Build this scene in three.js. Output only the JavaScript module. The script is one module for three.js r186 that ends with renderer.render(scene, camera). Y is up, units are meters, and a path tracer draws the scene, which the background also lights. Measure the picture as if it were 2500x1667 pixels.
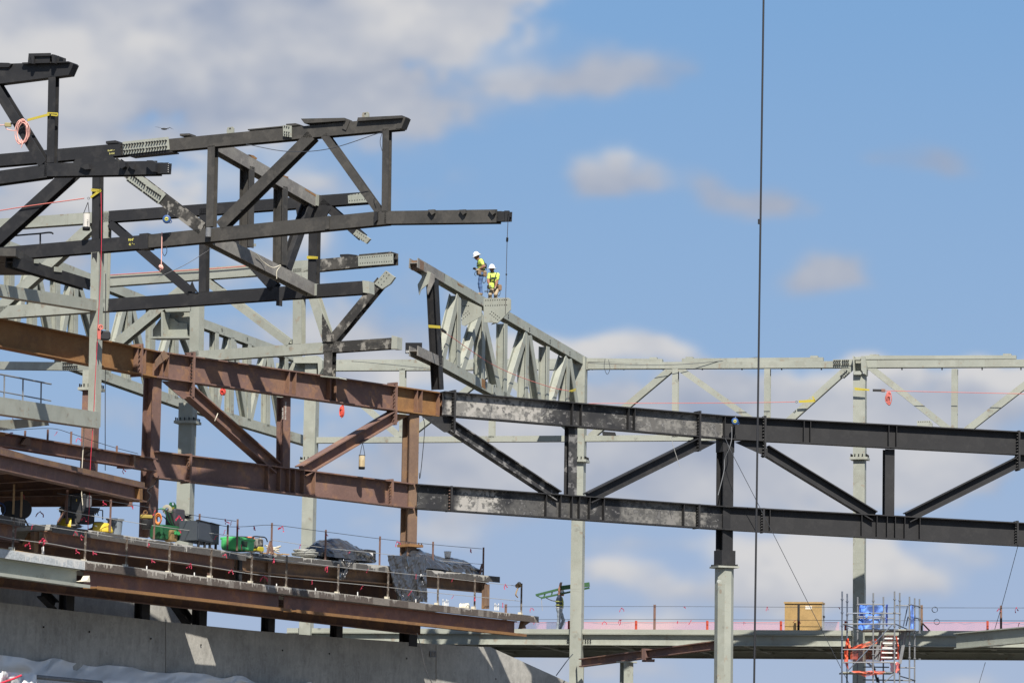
import * as THREE from 'three';
import { mergeGeometries } from 'three/addons/utils/BufferGeometryUtils.js';
import { MarchingCubes } from 'three/addons/objects/MarchingCubes.js';

// ---------------------------------------------------------------- camera
const V3 = THREE.Vector3, V2 = THREE.Vector2, R = Math.PI / 180;
const scene = new THREE.Scene();
const renderer = new THREE.WebGLRenderer();
renderer.toneMapping = THREE.LinearToneMapping;
renderer.toneMappingExposure = 1.5;
renderer.shadowMap.enabled = true;
const EYE = new V3(0, 1.8, 0), PITCH = 7.6 * R, ROLL = 0.93 * R, FOC = 8503, W0 = 2500, H0 = 1667;
const camera = new THREE.PerspectiveCamera(2 * Math.atan(H0 / 2 / FOC) / R, W0 / H0, 0.5, 4000);
camera.position.copy(EYE);
camera.rotation.set(PITCH, 0, ROLL, 'YXZ');
camera.updateMatrixWorld(true);

// ---------------------------------------------------------------- random and noise
let seed = 7;
const rnd = () => { seed = (seed * 1664525 + 1013904223) >>> 0; return seed / 4294967296; };
const rr = (a, b) => a + (b - a) * rnd();
const HASH = new Float32Array(65536);
for (let i = 0; i < 65536; i++) HASH[i] = rnd();
const hsh = (x, y, z) => HASH[(Math.imul(x, 73856093) ^ Math.imul(y, 19349663) ^ Math.imul(z, 83492791)) >>> 0 & 65535];
const fade = (t) => t * t * t * (t * (t * 6 - 15) + 10);
const mix = (a, b, t) => a + (b - a) * t, clamp = (x, a = 0, b = 1) => x < a ? a : x > b ? b : x;
const sst = (a, b, x) => { const t = clamp((x - a) / (b - a)); return t * t * (3 - 2 * t); };
function vn3(x, y, z) {
  const ix = Math.floor(x), iy = Math.floor(y), iz = Math.floor(z), u = fade(x - ix), v = fade(y - iy), w = fade(z - iz);
  return mix(mix(mix(hsh(ix, iy, iz), hsh(ix + 1, iy, iz), u), mix(hsh(ix, iy + 1, iz), hsh(ix + 1, iy + 1, iz), u), v),
    mix(mix(hsh(ix, iy, iz + 1), hsh(ix + 1, iy, iz + 1), u), mix(hsh(ix, iy + 1, iz + 1), hsh(ix + 1, iy + 1, iz + 1), u), v), w);
}
function vn2(x, y, p, s = 0) {   // tiling value noise of period p cells
  const ix = Math.floor(x), iy = Math.floor(y), u = fade(x - ix), v = fade(y - iy), m = (a) => ((a % p) + p) % p;
  return mix(mix(hsh(m(ix), m(iy), s), hsh(m(ix + 1), m(iy), s), u), mix(hsh(m(ix), m(iy + 1), s), hsh(m(ix + 1), m(iy + 1), s), u), v);
}
const fbm2 = (u, v, f, o, s = 0) => { let a = 0, k = .5, t = 0; for (let i = 0; i < o; i++, f *= 2, k *= .55) { a += k * vn2(u * f, v * f, f, s + i); t += k; } return a / t; };

// ---------------------------------------------------------------- sky: air and clouds, by direction
{
  const SW = 4096, SH = 2048, data = new Float32Array(SW * SH * 4);
  // cloud banks: azimuth, elevation, half width, half height (degrees), thickness, brightness
  const banks = [
    [-8.2, 13.0, 2.6, 1.3, 1.3, .86], [-6.3, 13.2, 1.6, .9, 1.1, .8], [-4.4, 13.0, 2.2, 1.0, 1.15, .6], [-2.3, 12.9, 1.7, .75, .9, .42], [-.8, 13.25, 1.1, .35, .5, .3], [-8.3, 11.2, 1.5, 1.1, .95, .62], [-6.6, 11.9, 1.3, .7, .8, .4], [-5.2, 11.55, 1.5, .5, .95, .02], [-3.9, 11.7, 1.0, .45, .8, .15],
    [-5.55, 10.75, .9, .28, .75, .9], [-4.7, 10.9, .6, .25, .6, .6], [-2.9, 12.0, 1.1, .45, .6, .38], [-2.4, 11.2, 1.3, .4, .42, .2], [-1.3, 11.5, 1.4, .4, .3, .15], [-8.2, 9.4, 1.8, 1.1, .75, .45], [-6.6, 9.6, 1.5, .8, .6, .5], [-3.6, 10.1, 1.0, .35, .45, .4], [-1.6, 10.2, 1.3, .35, .35, .2],
    [1.0, 12.05, .8, .3, .3, .12], [2.0, 12.25, .75, .36, .4, .12], [2.75, 12.15, .5, .32, .36, .12], [.3, 11.85, 1.3, .2, .24, .1], [1.7, 11.85, 1.5, .18, .28, .1],
    [1.2, 10.4, .32, .25, .5, .34], [1.72, 10.52, .27, .3, .55, .4], [2.1, 10.33, .45, .22, .48, .22], [1.8, 10.12, .6, .16, .42, .04], [1.4, 10.2, .5, .16, .45, .2],
    [3.15, 10.3, .3, .28, .44, .08], [3.45, 9.98, .42, .26, .5, .14], [4.1, 10.0, .5, .24, .5, .1], [4.4, 9.88, .36, .18, .42, .06], [4.95, 9.78, .2, .12, .26, .1],
    [5.25, 8.85, .44, .28, .46, .06], [4.85, 8.62, .5, .2, .4, .02], [5.6, 8.7, .46, .2, .38, .04], [6.35, 10.62, .5, .2, .5, .04], [7.05, 10.72, .42, .26, .52, .06], [7.45, 10.5, .45, .2, .46, .02], [-.3, 9.6, .6, .25, .26, .15], [.2, 9.5, .4, .2, .22, .12],
    [1.1, 7.5, .4, .17, .9, .9], [1.7, 7.55, .42, .2, 1.0, .95], [2.25, 7.58, .35, .18, .95, .95], [2.75, 7.45, .4, .16, .9, .85], [3.2, 7.25, .35, .14, .6, .6], [.45, 7.4, .6, .2, .7, .6], [-.2, 7.15, .7, .25, .6, .5], [3.0, 6.95, .35, .2, 1.0, 1], [3.5, 6.9, .3, .15, .8, .9], [4.1, 7.0, .8, .25, .6, .5], [5.9, 7.3, .32, .15, 1.1, 1], [6.2, 7.1, .3, .22, 1.1, 1], [6.65, 7.2, .25, .2, 1.1, 1], [7.1, 7.1, .28, .2, .9, .95], [7.6, 7.2, .32, .2, 1.2, 1], [8.0, 7.05, .35, .2, 1.2, 1], [8.45, 7.15, .4, .22, 1.1, 1], [5.4, 7.0, .5, .2, .7, .7], [7.3, 6.75, 1.0, .22, .7, .55],
    [1.2, 6.7, 1.6, 0.45, 0.88, 0.46], [3.4, 6.5, 1.5, 0.45, 0.88, 0.33], [5.6, 6.5, 1.5, 0.4, 0.81, 0.35], [7.8, 6.5, 1.2, 0.35, 0.75, 0.33], [0.2, 6.0, 2.0, 0.5, 0.78, 0.37], [2.6, 5.8, 2.2, 0.45, 0.85, 0.33], [5.2, 5.7, 2.0, 0.4, 0.78, 0.37], [7.6, 5.6, 1.4, 0.35, 0.53, 0.28], [3.6, 5.1, 2.2, 0.35, 0.72, 0.35], [6.0, 5.15, 1.2, .22, .4, .24], [-1.2, 5.8, 1.5, 0.5, 0.62, 0.33], [1.0, 5.1, 1.6, 0.35, 0.62, 0.28], [-0.9, 4.9, 1.2, 0.3, 0.5, 0.33], [-2.8, 5.4, 1.6, .45, .42, .22],
    [4.2, 4.05, .6, .3, .7, .7], [5.0, 4.2, .7, .36, .95, .85], [5.8, 4.1, .7, .34, .95, .85], [6.5, 3.75, .6, .28, .75, .6], [5.3, 3.55, 1.2, .32, .75, .55], [4.1, 3.45, .8, .26, .6, .5], [7.7, 4.3, .8, .4, .5, .5], [6.9, 2.95, .8, .25, .7, .85], [7.7, 2.75, .6, .22, .6, .7], [5.2, 2.75, .9, .22, .55, .6], [1.5, 3.85, .9, .22, .6, .55], [2.8, 3.55, 1.0, .24, .55, .5], [3.3, 3.0, .9, .22, .6, .6], [1.7, 2.95, .8, .2, .45, .45], [2.2, 4.3, 1.2, .14, .35, .3],
    [-.5, 4.3, .7, .22, .55, .6], [-1.6, 4.5, .6, .16, .35, .4], [-2.9, 6.9, .9, .45, .7, .75], [-3.6, 7.3, 1.2, .5, .6, .5], [-1.9, 8.5, 1.2, .7, .55, .42], [-2.4, 7.6, .8, .5, .55, .6], [-5.0, 7.4, 1.4, .5, .42, .3], [-3.4, 9.15, .7, .35, .5, .65], [-4.3, 8.6, .9, .4, .45, .5], [-6.2, 6.2, 1.6, .4, .42, .3], [-7.4, 5.3, 1.6, .4, .3, .2], [-1.1, 7.6, .9, .5, .42, .4],
    [-7.6, 3.4, 1.8, .5, .3, .2], [.4, 2.4, 1.4, .3, .4, .35], [-2.6, 2.3, 2.0, .4, .35, .3], [6.3, 1.9, 2.6, .3, .4, .4], [2.0, 2.2, 1.5, .25, .4, .4],
  ];
  const air = [[0, .43, .52, .67], [3, .375, .475, .66], [7, .295, .447, .68], [13, .212, .39, .665], [30, .13, .28, .58], [90, .07, .17, .45]];
  const cell = new V3();
  for (let j = 0; j < SH; j++) {
    const up = ((j + .5) / SH - .5) * Math.PI, el = up / R, y = Math.sin(up), c = Math.cos(up);
    let k = 0; while (k < 4 && el > air[k + 1][0]) k++;
    const t = clamp((el - air[k][0]) / (air[k + 1][0] - air[k][0])), A = [1, 2, 3].map((n) => mix(air[k][n], air[k + 1][n], t));
    for (let i = 0; i < SW; i++) {
      const o = (j * SW + i) * 4, ph = ((i + .5) / SW - .5) * 2 * Math.PI;
      data[o + 3] = 1;
      if (el < -1.5) { data[o] = .17; data[o + 1] = .185; data[o + 2] = .21; continue; }
      const x = Math.cos(ph) * c, z = Math.sin(ph) * c, az = Math.atan2(x, -z) / R, near = sst(13, 9.5, Math.abs(az)) * sst(18, 14, el);
      if (!near && (i % 3 || j % 3)) { const q = ((j - j % 3) * SW + i - i % 3) * 4; if (j % 3 === 0 || data[q + 2]) { data[o] = data[q]; data[o + 1] = data[q + 1]; data[o + 2] = data[q + 2]; continue; } }
      cell.set(x, y * 1.7, z);
      let f = 0, a = .5, fr = near ? 34 : 24, n = near ? 6 : 4, tot = 0;
      for (let q = 0; q < n; q++, a *= .55, fr *= 2.03) { f += a * vn3(cell.x * fr + 11, cell.y * fr + 5, cell.z * fr); tot += a; }
      f /= tot;
      let D = 0, B = 0;
      if (near > 0) {
        const w1 = vn3(cell.x * 38, cell.y * 38, cell.z * 38 + 4) - .5, w2 = vn3(cell.x * 52 + 9, cell.y * 52, cell.z * 52) - .5, w3 = vn3(cell.x * 120, cell.y * 120 + 3, cell.z * 120) - .5, w4 = vn3(cell.x * 120 + 6, cell.y * 120, cell.z * 120 + 8) - .5, w5 = vn3(cell.x * 290, cell.y * 290 + 3, cell.z * 290) - .5, w6 = vn3(cell.x * 290 + 6, cell.y * 290, cell.z * 290 + 8) - .5;
        for (const b of banks) {
          const k = clamp(b[2] / 1.2, .45, 1), p = (az - b[0]) / b[2] + w1 * .75 + w3 * .6 + w5 * .35 * k, q = (el - b[1]) / b[3] + w2 * .75 + w4 * .6 + w6 * .4 * k, r2 = p * p + q * q;
          if (r2 < 7) { const g = b[4] * Math.exp(-r2 * .85); D += g; B += g * (b[5] + clamp(q + .2, -1, 1) * (b[2] > 1.2 ? .14 : .3) * b[5]); }
        }
      }
      const bright = D > 0 ? B / D : .4;
      const g = near < 1 ? sst(.45, .7, vn3(cell.x * 3.1 + 3, cell.y * 6 + 1, cell.z * 3.1)) * .8 + vn3(cell.x * 8, cell.y * 14, cell.z * 8 + 9) * .25 : 0;
      const d = mix(g * .62, D, near), br = mix(.45, bright, near);
      const al = sst(.1, .92, d + (f - .5) * mix(.4, 2.1, clamp(d * 1.5))) * .94;
      const lit = clamp(br + (f - .5) * 2.2 * (.35 + br) + (1 - al) * .05);
      const cc = [mix(.335, .68, lit), mix(.385, .67, lit), mix(.50, .67, lit)];
      for (let n2 = 0; n2 < 3; n2++) data[o + n2] = .667 * mix(A[n2], cc[n2], al);
    }
  }
  const tex = new THREE.DataTexture(data, SW, SH, THREE.RGBAFormat, THREE.FloatType);
  tex.mapping = THREE.EquirectangularReflectionMapping; tex.magFilter = tex.minFilter = THREE.LinearFilter; tex.needsUpdate = true;
  scene.background = tex; scene.environment = tex;
}

// ---------------------------------------------------------------- sun: high, behind the viewer and a little to the right
const SUN_EL = 51 * R, SUN_AZ = 9 * R;
const sun = new THREE.DirectionalLight(new THREE.Color(1, .95, .87), 5);
sun.position.set(Math.sin(SUN_AZ) * Math.cos(SUN_EL), Math.sin(SUN_EL), Math.cos(SUN_AZ) * Math.cos(SUN_EL)).multiplyScalar(160).add(new V3(0, 12, -125));
sun.target.position.set(0, 12, -125); sun.castShadow = true; sun.shadow.mapSize.set(4096, 4096);
Object.assign(sun.shadow.camera, { left: -45, right: 45, top: 45, bottom: -45, near: 1, far: 400 });
scene.add(sun, sun.target);

// ---------------------------------------------------------------- helpers: places
// A survey of the site: a sight line through picture point (px, py), and where it meets a vertical plane or a distance.
const INV = camera.matrixWorld.clone();
const ray = (px, py) => new V3((px - W0 / 2) / FOC, -(py - H0 / 2) / FOC, -1).applyMatrix4(new THREE.Matrix4().extractRotation(INV));
const at = (p, d) => { const r = ray(p[0], p[1]); return EYE.clone().addScaledVector(r, d / -r.z); };
// a vertical plane from one plan point to another; n faces the viewer's side
function plane(a, b) {
  const dir = new V3(b.x - a.x, 0, b.z - a.z).normalize(), n = new V3(-dir.z, 0, dir.x);
  if (n.dot(new V3(EYE.x - a.x, 0, EYE.z - a.z)) < 0) n.negate();
  const P = { o: a.clone(), dir, n };
  P.on = (p, off = 0) => { const r = ray(p[0], p[1]); const t = (P.o.clone().sub(EYE).dot(n) + off) / r.dot(n); return EYE.clone().addScaledVector(r, t); };
  P.shift = (off) => { const q = plane(a.clone().addScaledVector(n, off), b.clone().addScaledVector(n, off)); return q; };
  return P;
}
const planePx = (x1, y1, d1, x2, y2, d2) => plane(at([x1, y1], d1), at([x2, y2], d2));
const planeDir = (x, y, d, deg) => { const a = at([x, y], d); return plane(a, a.clone().add(new V3(Math.cos(deg * R), 0, Math.sin(deg * R)))); };
// sheets of the survey
const S47 = (x0, y0) => (x, y) => [x0 + x / 4.704, y0 + y / 4.704];
const S42 = (x0, y0) => (x, y) => [x0 + x / 4.272, y0 + y / 4.272];
const S36 = (x0, y0) => (x, y) => [x0 + x / 3.618, y0 + y / 3.618];
const A = S47(0, 100), B = S47(500, 250), C = S47(0, 400), D = S47(450, 500), E = S47(0, 700), G = S47(450, 750), H = S47(0, 1000), I = S42(0, 1300), J = S47(450, 1050), K = S42(450, 1300);
const L = S47(900, 850), M = S47(900, 1150), N = S47(900, 1380), O = S47(950, 580), P = S47(1350, 850), Q = S47(1350, 1050), RR = S47(1350, 1350), S = S36(1850, 820), T = S36(1850, 1150), U = S36(1850, 1400);
const X = (x, y) => [x, y];

// ---------------------------------------------------------------- helpers: things
const used = {};
const numbered = (n) => { const k = used[n] = (used[n] ?? -1) + 1; return k ? n + '_' + String(k).padStart(3, '0') : n; };
function tag(o, label, category, group, kind) { o.userData.label = label; o.userData.category = category; if (group) o.userData.group = group; if (kind) o.userData.kind = kind; return o; }
function thing(name, label, category, group) { const o = new THREE.Group(); o.name = numbered(name); scene.add(o); return tag(o, label, category, group, 'thing'); }
function mesh(name, geo, mat, parent = scene) {
  const m = new THREE.Mesh(Array.isArray(geo) ? merge(geo) : geo, mat);
  m.name = parent === scene ? numbered(name) : name; m.castShadow = m.receiveShadow = true; parent.add(m); return m;
}
function single(name, geo, mat, label, category, group, kind = 'thing') { const m = mesh(name, geo, mat); tag(m, label, category, group, kind); reseat(m); return m; }
function merge(list) { return mergeGeometries(list.map((g) => { g = g.index ? g.toNonIndexed() : g; for (const k of Object.keys(g.attributes)) if (!['position', 'normal', 'uv'].includes(k)) g.deleteAttribute(k); return g; })); }
function reseat(m) {   // a one-mesh thing gets its origin at its base
  m.geometry.computeBoundingBox(); const b = m.geometry.boundingBox, c = new V3((b.min.x + b.max.x) / 2, b.min.y, (b.min.z + b.max.z) / 2);
  m.geometry.translate(-c.x, -c.y, -c.z); m.position.add(c); return m;
}
function seat(g) {     // a group gets its origin at its base
  g.updateMatrixWorld(true); const b = new THREE.Box3().setFromObject(g), c = new V3((b.min.x + b.max.x) / 2, b.min.y, (b.min.z + b.max.z) / 2);
  for (const k of g.children) k.position.sub(c); g.position.add(c); return g;
}

// ---------------------------------------------------------------- helpers: shapes
// extrude a closed outline (points in metres along u, v) from a to b; uv in metres
function extrude(pts, a, b, u, v) {
  const d = b.clone().sub(a), len = d.length(), w = d.clone().normalize();
  const pos = [], nor = [], uv = [];
  let area = 0; for (let i = 0; i < pts.length; i++) { const p = pts[i], q = pts[(i + 1) % pts.length]; area += p[0] * q[1] - q[0] * p[1]; }
  if (area < 0) pts = pts.slice().reverse();
  const flip = new V3().crossVectors(u, v).dot(w) < 0;
  const at3 = (p, e) => new V3().copy(e ? b : a).addScaledVector(u, p[0]).addScaledVector(v, p[1]);
  const tri = (p, q, r, n, up, uq, ur) => { if (flip) [q, r, uq, ur] = [r, q, ur, uq]; for (const x of [p, q, r]) { pos.push(x.x, x.y, x.z); nor.push(n.x, n.y, n.z); } uv.push(...up, ...uq, ...ur); };
  let per = 0;
  for (let i = 0; i < pts.length; i++) {
    const p = pts[i], q = pts[(i + 1) % pts.length], e = Math.hypot(q[0] - p[0], q[1] - p[1]);
    const n = new V3().addScaledVector(u, (q[1] - p[1]) / e).addScaledVector(v, -(q[0] - p[0]) / e).normalize();
    const p0 = at3(p, 0), q0 = at3(q, 0), p1 = at3(p, 1), q1 = at3(q, 1);
    tri(p0, q0, q1, n, [0, per], [0, per + e], [len, per + e]); tri(p0, q1, p1, n, [0, per], [len, per + e], [len, per]);
    per += e;
  }
  const faces = THREE.ShapeUtils.triangulateShape(pts.map((p) => new V2(p[0], p[1])), []);
  for (const f of faces) {
    const [p, q, r] = f.map((i) => pts[i]);
    tri(at3(p, 1), at3(q, 1), at3(r, 1), w, p, q, r);
    tri(at3(p, 0), at3(r, 0), at3(q, 0), w.clone().negate(), p, r, q);
  }
  const g = new THREE.BufferGeometry();
  g.setAttribute('position', new THREE.Float32BufferAttribute(pos, 3)); g.setAttribute('normal', new THREE.Float32BufferAttribute(nor, 3)); g.setAttribute('uv', new THREE.Float32BufferAttribute(uv, 2));
  return g;
}
const outlineW = (h, w, tf, tw) => { const a = w / 2, b = h / 2, c = tw / 2, e = b - tf; return [[-a, -b], [a, -b], [a, -e], [c, -e], [c, e], [a, e], [a, b], [-a, b], [-a, e], [-c, e], [-c, -e], [-a, -e]]; };
const outlineBox = (h, w) => [[-w / 2, -h / 2], [w / 2, -h / 2], [w / 2, h / 2], [-w / 2, h / 2]];
const uvShift = (g, du, dv) => { const a = g.attributes.uv; for (let i = 0; i < a.count; i++) a.setXY(i, a.getX(i) + du, a.getY(i) + dv); return g; };
// a rolled section from a to b; "deep" is the direction of its depth h
function section(a, b, deep, { h, w, tf = .03, tw = .03, box = false }) {
  const ax = b.clone().sub(a).normalize(), v = deep.clone().addScaledVector(ax, -deep.dot(ax)).normalize(), u = new V3().crossVectors(v, ax).normalize();
  return uvShift(extrude(box ? outlineBox(h, w) : outlineW(h, w, tf, tw), a, b, u, v), rnd() * 9, rnd() * 9);
}
// a flat plate with the outline of picture points on a plane
function plate(pl, pts, th, off = 0) {
  const up = new V3(0, 1, 0), q = pts.map((p) => pl.on(p, off)), o = q[0], a = q.map((p) => [p.clone().sub(o).dot(pl.dir), p.clone().sub(o).y]);
  return uvShift(extrude(a, o.clone().addScaledVector(pl.n, -th), o.clone(), pl.dir, up), rnd() * 9, rnd() * 9);
}
function boxAt(c, sx, sy, sz, ux = new V3(1, 0, 0), uy = new V3(0, 1, 0)) { const uz = new V3().crossVectors(ux, uy).normalize(); return extrude(outlineBox(sy, sx), c.clone().addScaledVector(uz, -sz / 2), c.clone().addScaledVector(uz, sz / 2), ux, uy); }
function rod(a, b, r, n = 6) {
  const ax = b.clone().sub(a).normalize(), t = Math.abs(ax.y) > .9 ? new V3(1, 0, 0) : new V3(0, 1, 0), u = new V3().crossVectors(t, ax).normalize(), v = new V3().crossVectors(ax, u);
  return extrude([...Array(n)].map((_, i) => [Math.cos(i / n * 2 * Math.PI) * r, Math.sin(i / n * 2 * Math.PI) * r]), a, b, u, v);
}
const tube = (pts, r, n = 24, k = 5, closed = false) => new THREE.TubeGeometry(new THREE.CatmullRomCurve3(pts, closed), n, r, k, closed);
// hexagon bolt heads standing on a face
function bolts(list, n, r = .02, t = .035) { return merge(list.map((p) => rod(p.clone().addScaledVector(n, -.004), p.clone().addScaledVector(n, t), r, 6))); }

// ---------------------------------------------------------------- materials
function tex(size, fn, rep, linear = false) {   // colours in linear values 0..1 (or one grey)
  const d = new Uint8Array(size * size * 4);
  const enc = (x) => { x = clamp(x); return Math.round(255 * (linear ? x : x < .0031308 ? 12.92 * x : 1.055 * Math.pow(x, 1 / 2.4) - .055)); };
  for (let j = 0; j < size; j++) for (let i = 0; i < size; i++) { const c = fn(i / size, j / size), o = (j * size + i) * 4; d[o] = enc(c[0]); d[o + 1] = enc(c[1]); d[o + 2] = enc(c[2]); d[o + 3] = 255; }
  const t = new THREE.DataTexture(d, size, size, THREE.RGBAFormat, THREE.UnsignedByteType);
  t.wrapS = t.wrapT = THREE.RepeatWrapping; t.magFilter = THREE.LinearFilter; t.minFilter = THREE.LinearMipmapLinearFilter; t.generateMipmaps = true;
  if (!linear) t.colorSpace = THREE.SRGBColorSpace; t.repeat.set(1 / rep, 1 / rep); t.needsUpdate = true; return t;
}
const tint = (c, k) => [c[0] * k, c[1] * k, c[2] * k];
const lerp3 = (a, b, t) => [mix(a[0], b[0], t), mix(a[1], b[1], t), mix(a[2], b[2], t)];
const std = (o) => new THREE.MeshStandardMaterial(o);
const flat = (r, g, b, rough = .7, metal = 0) => std({ color: new THREE.Color().setRGB(r, g, b), roughness: rough, metalness: metal });
const FIELD = [[4, 5, 1], [16, 4, 20], [64, 2, 40], [8, 4, 60]].map(([f, o, s]) => { const a = new Float32Array(512 * 512); for (let j = 0; j < 512; j++) for (let i = 0; i < 512; i++) a[j * 512 + i] = fbm2(i / 512, j / 512, f, o, s); return a; });
function steel(base, spot, dust, amount, o = {}) {   // painted or bare steel: mottling, fine speckle, scuffs
  const map = tex(512, (u, v) => {
    const i = Math.round(v * 512) * 512 + Math.round(u * 512), a = FIELD[0][i], b = FIELD[1][i], c = FIELD[2][i], s = FIELD[3][i];
    let k = lerp3(base, spot, sst(.42, .68, a * .7 + b * .3)); k = lerp3(k, dust, sst(.56, .72, s) * amount + sst(.7, .85, b) * amount * .5);
    return tint(k, .88 + c * .24);
  }, o.rep ?? 3.1);
  return std({ map, roughness: o.rough ?? .6, metalness: o.metal ?? 0 });
}
const MAT = {
  black: steel([.0125, .0125, .014], [.018, .0175, .0185], [.055, .051, .047], .24, { rough: .7 }),
  blackClean: steel([.013, .0127, .014], [.0165, .016, .017], [.05, .048, .046], .14, { rough: .72 }),
  dusty: steel([.052, .048, .042], [.034, .032, .029], [.085, .077, .066], .45, { rough: .75 }),
  greyed: steel([.2, .19, .17], [.15, .14, .13], [.27, .25, .22], .5, { rough: .75 }),
  mottled: steel([.026, .0245, .022], [.075, .069, .06], [.33, .31, .27], .62, { rough: .78, rep: 1.9 }),
  scuffed: steel([.02, .02, .022], [.05, .049, .048], [.33, .32, .31], .45, { rough: .7, rep: 2.3 }),
  rust: steel([.15, .087, .07], [.185, .107, .085], [.24, .13, .075], .7, { rough: .8 }),
  rustOrange: steel([.24, .122, .045], [.19, .097, .042], [.29, .155, .06], .6, { rough: .85 }),
  rustBrown: steel([.16, .10, .068], [.20, .125, .08], [.26, .15, .07], .5, { rough: .85 }),
  galv: steel([.2, .205, .21], [.16, .165, .175], [.28, .28, .28], .4, { rough: .6, metal: .15, rep: 1.3 }),
  galvDark: steel([.10, .12, .16], [.13, .15, .19], [.3, .3, .32], .3, { rough: .5, metal: .3, rep: 1.3 }),
  bolt: flat(.03, .03, .03, .55, .4),
  boltRust: flat(.16, .10, .08, .7, .2),
  hole: flat(.012, .012, .012, .9),
  wire: flat(.07, .075, .085, .5, .4),
  wirePale: flat(.42, .41, .38, .5, .3),
  cable: flat(.018, .018, .02, .6),
  yellow: flat(.46, .37, .04, .8),
  rope: flat(.6, .17, .14, .85),
  ropePale: flat(.78, .42, .36, .85),
  red: flat(.55, .03, .06, .7),
  pink: flat(.62, .035, .10, .6),
  white: flat(.72, .71, .68, .6),
  cream: flat(.62, .57, .45, .7),
  wood: steel([.42, .27, .13], [.5, .33, .17], [.34, .22, .11], .4, { rough: .8 }),
};
// grey primer: handling scrapes, smudges, stain runs and a few rust specks
MAT.pale = (() => {
  const base = [.29, .302, .257], map = tex(1024, (u, v) => {
    const i = (Math.round(v * 1024) >> 1) % 512 * 512 + (Math.round(u * 1024) >> 1) % 512, a = FIELD[0][i], b = FIELD[1][i], s = FIELD[3][i], c = vn2(u * 256, v * 256, 256, 90), run = fbm2(u, v, 6, 2, 95) * .5 + vn2(u * 90, v * 6, 90, 97) * .5;
    let k = lerp3(base, [.325, .335, .285], sst(.4, .62, a)); k = lerp3(k, [.23, .225, .18], sst(.54, .72, s) * .3); k = lerp3(k, [.20, .2, .165], sst(.66, .82, run) * .28); k = lerp3(k, [.17, .165, .14], sst(.7, .82, b) * .5);
    k = lerp3(k, [.40, .40, .36], sst(.3, .2, b) * .25); k = lerp3(k, [.25, .13, .06], sst(.74, .8, vn2(u * 40, v * 40, 40, 99) * .6 + b * .4) * .28); return tint(k, .95 + c * .1);
  }, 4.3);
  return std({ map, roughness: .62 });
})();
MAT.paleFar = MAT.paleGreen = MAT.pale;
MAT.rustDark = MAT.rust;
MAT.concrete = (() => {
  const f = (u, v) => { const a = fbm2(u, v, 3, 6, 5), b = fbm2(u, v, 24, 4, 9), c = fbm2(u, v * .25, 48, 3, 14), d = fbm2(u, v, 128, 1, 33); return [a, b, c, d]; };
  const map = tex(1024, (u, v) => { const [a, b, c, d] = f(u, v); const k = .36 + (a - .5) * .22 + (b - .5) * .14 + (c - .5) * .1 + (d - .5) * .05 - (b > .72 ? .07 : 0); return [k * 1.04, k, k * .9]; }, 6);
  const bumpMap = tex(512, (u, v) => { const k = fbm2(u, v, 32, 4, 9); return [k, k, k]; }, 6, true);
  return std({ map, bumpMap, bumpScale: .006, roughness: .9 });
})();

// ---------------------------------------------------------------- ground
{
  const g = new THREE.PlaneGeometry(3000, 3000, 1, 1); g.rotateX(-Math.PI / 2);
  const map = tex(512, (u, v) => { const a = fbm2(u, v, 6, 6, 70); return [.05 + a * .05, .045 + a * .045, .036 + a * .035]; }, 20);
  const a = g.attributes.uv; for (let i = 0; i < a.count; i++) a.setXY(i, a.getX(i) * 3000, a.getY(i) * 3000);
  tag(mesh('ground', g, std({ map, roughness: .95 })), 'dark trodden earth of the building site', 'ground', null, 'structure');
}

// ---------------------------------------------------------------- planes of the frame
const PL = {
  La: planePx(0, 780, 109.8, 372, 857, 116.7), Lb: planePx(372, 857, 116.7, 1003, 949, 126.4), Lc: planePx(1003, 949, 126.4, 1767, 1015, 132.5), Ld: planePx(1767, 1015, 132.5, 2480, 1055, 134.5),
  R1: planeDir(130, 300, 102, 27), R2: planeDir(225, 600, 111, 27), R3: planeDir(235, 620, 119, 27), R4: planeDir(800, 850, 122.5, 29),
  T5: planePx(1055, 700, 126.5, 1430, 885, 141), Ps: planePx(222, 950, 130, 750, 1125, 145), Pf: planePx(750, 1073, 143.5, 2500, 1062, 137),
};
PL.T12 = plane(PL.R2.on(X(535, 380), -.75), PL.R3.on(X(775, 490), .05));
const Y = new V3(0, 1, 0);
// a rolled section laid with one flange in the truss plane
function laid(parent, name, mat, pl, p1, p2, face, depth, o = {}) {
  const a = pl.on(p1), b = pl.on(p2), off = -depth / 2 - (o.back ?? 0); a.addScaledVector(pl.n, off); b.addScaledVector(pl.n, off);
  return mesh(name, section(a, b, pl.n, { h: depth, w: face, tf: o.tf ?? .035, tw: o.tw ?? .03, box: o.box }), mat, parent);
}
// a rolled section standing with its web in the truss plane
function upright(parent, name, mat, pl, p1, p2, h, w, o = {}) {
  const a = pl.on(p1, o.off ?? 0), b = pl.on(p2, o.off ?? 0), ax = b.clone().sub(a).normalize(), deep = new V3().crossVectors(pl.n, ax).normalize();
  if (o.edge) { a.addScaledVector(Y, -h / 2); b.addScaledVector(Y, -h / 2); }
  return mesh(name, section(a, b, deep, { h, w, tf: o.tf ?? .04, tw: o.tw ?? .03, box: o.box }), mat, parent);
}
const flatPlate = (parent, name, mat, pl, pts, th, off = 0) => mesh(name, plate(pl, pts, th, off), mat, parent);
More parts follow.
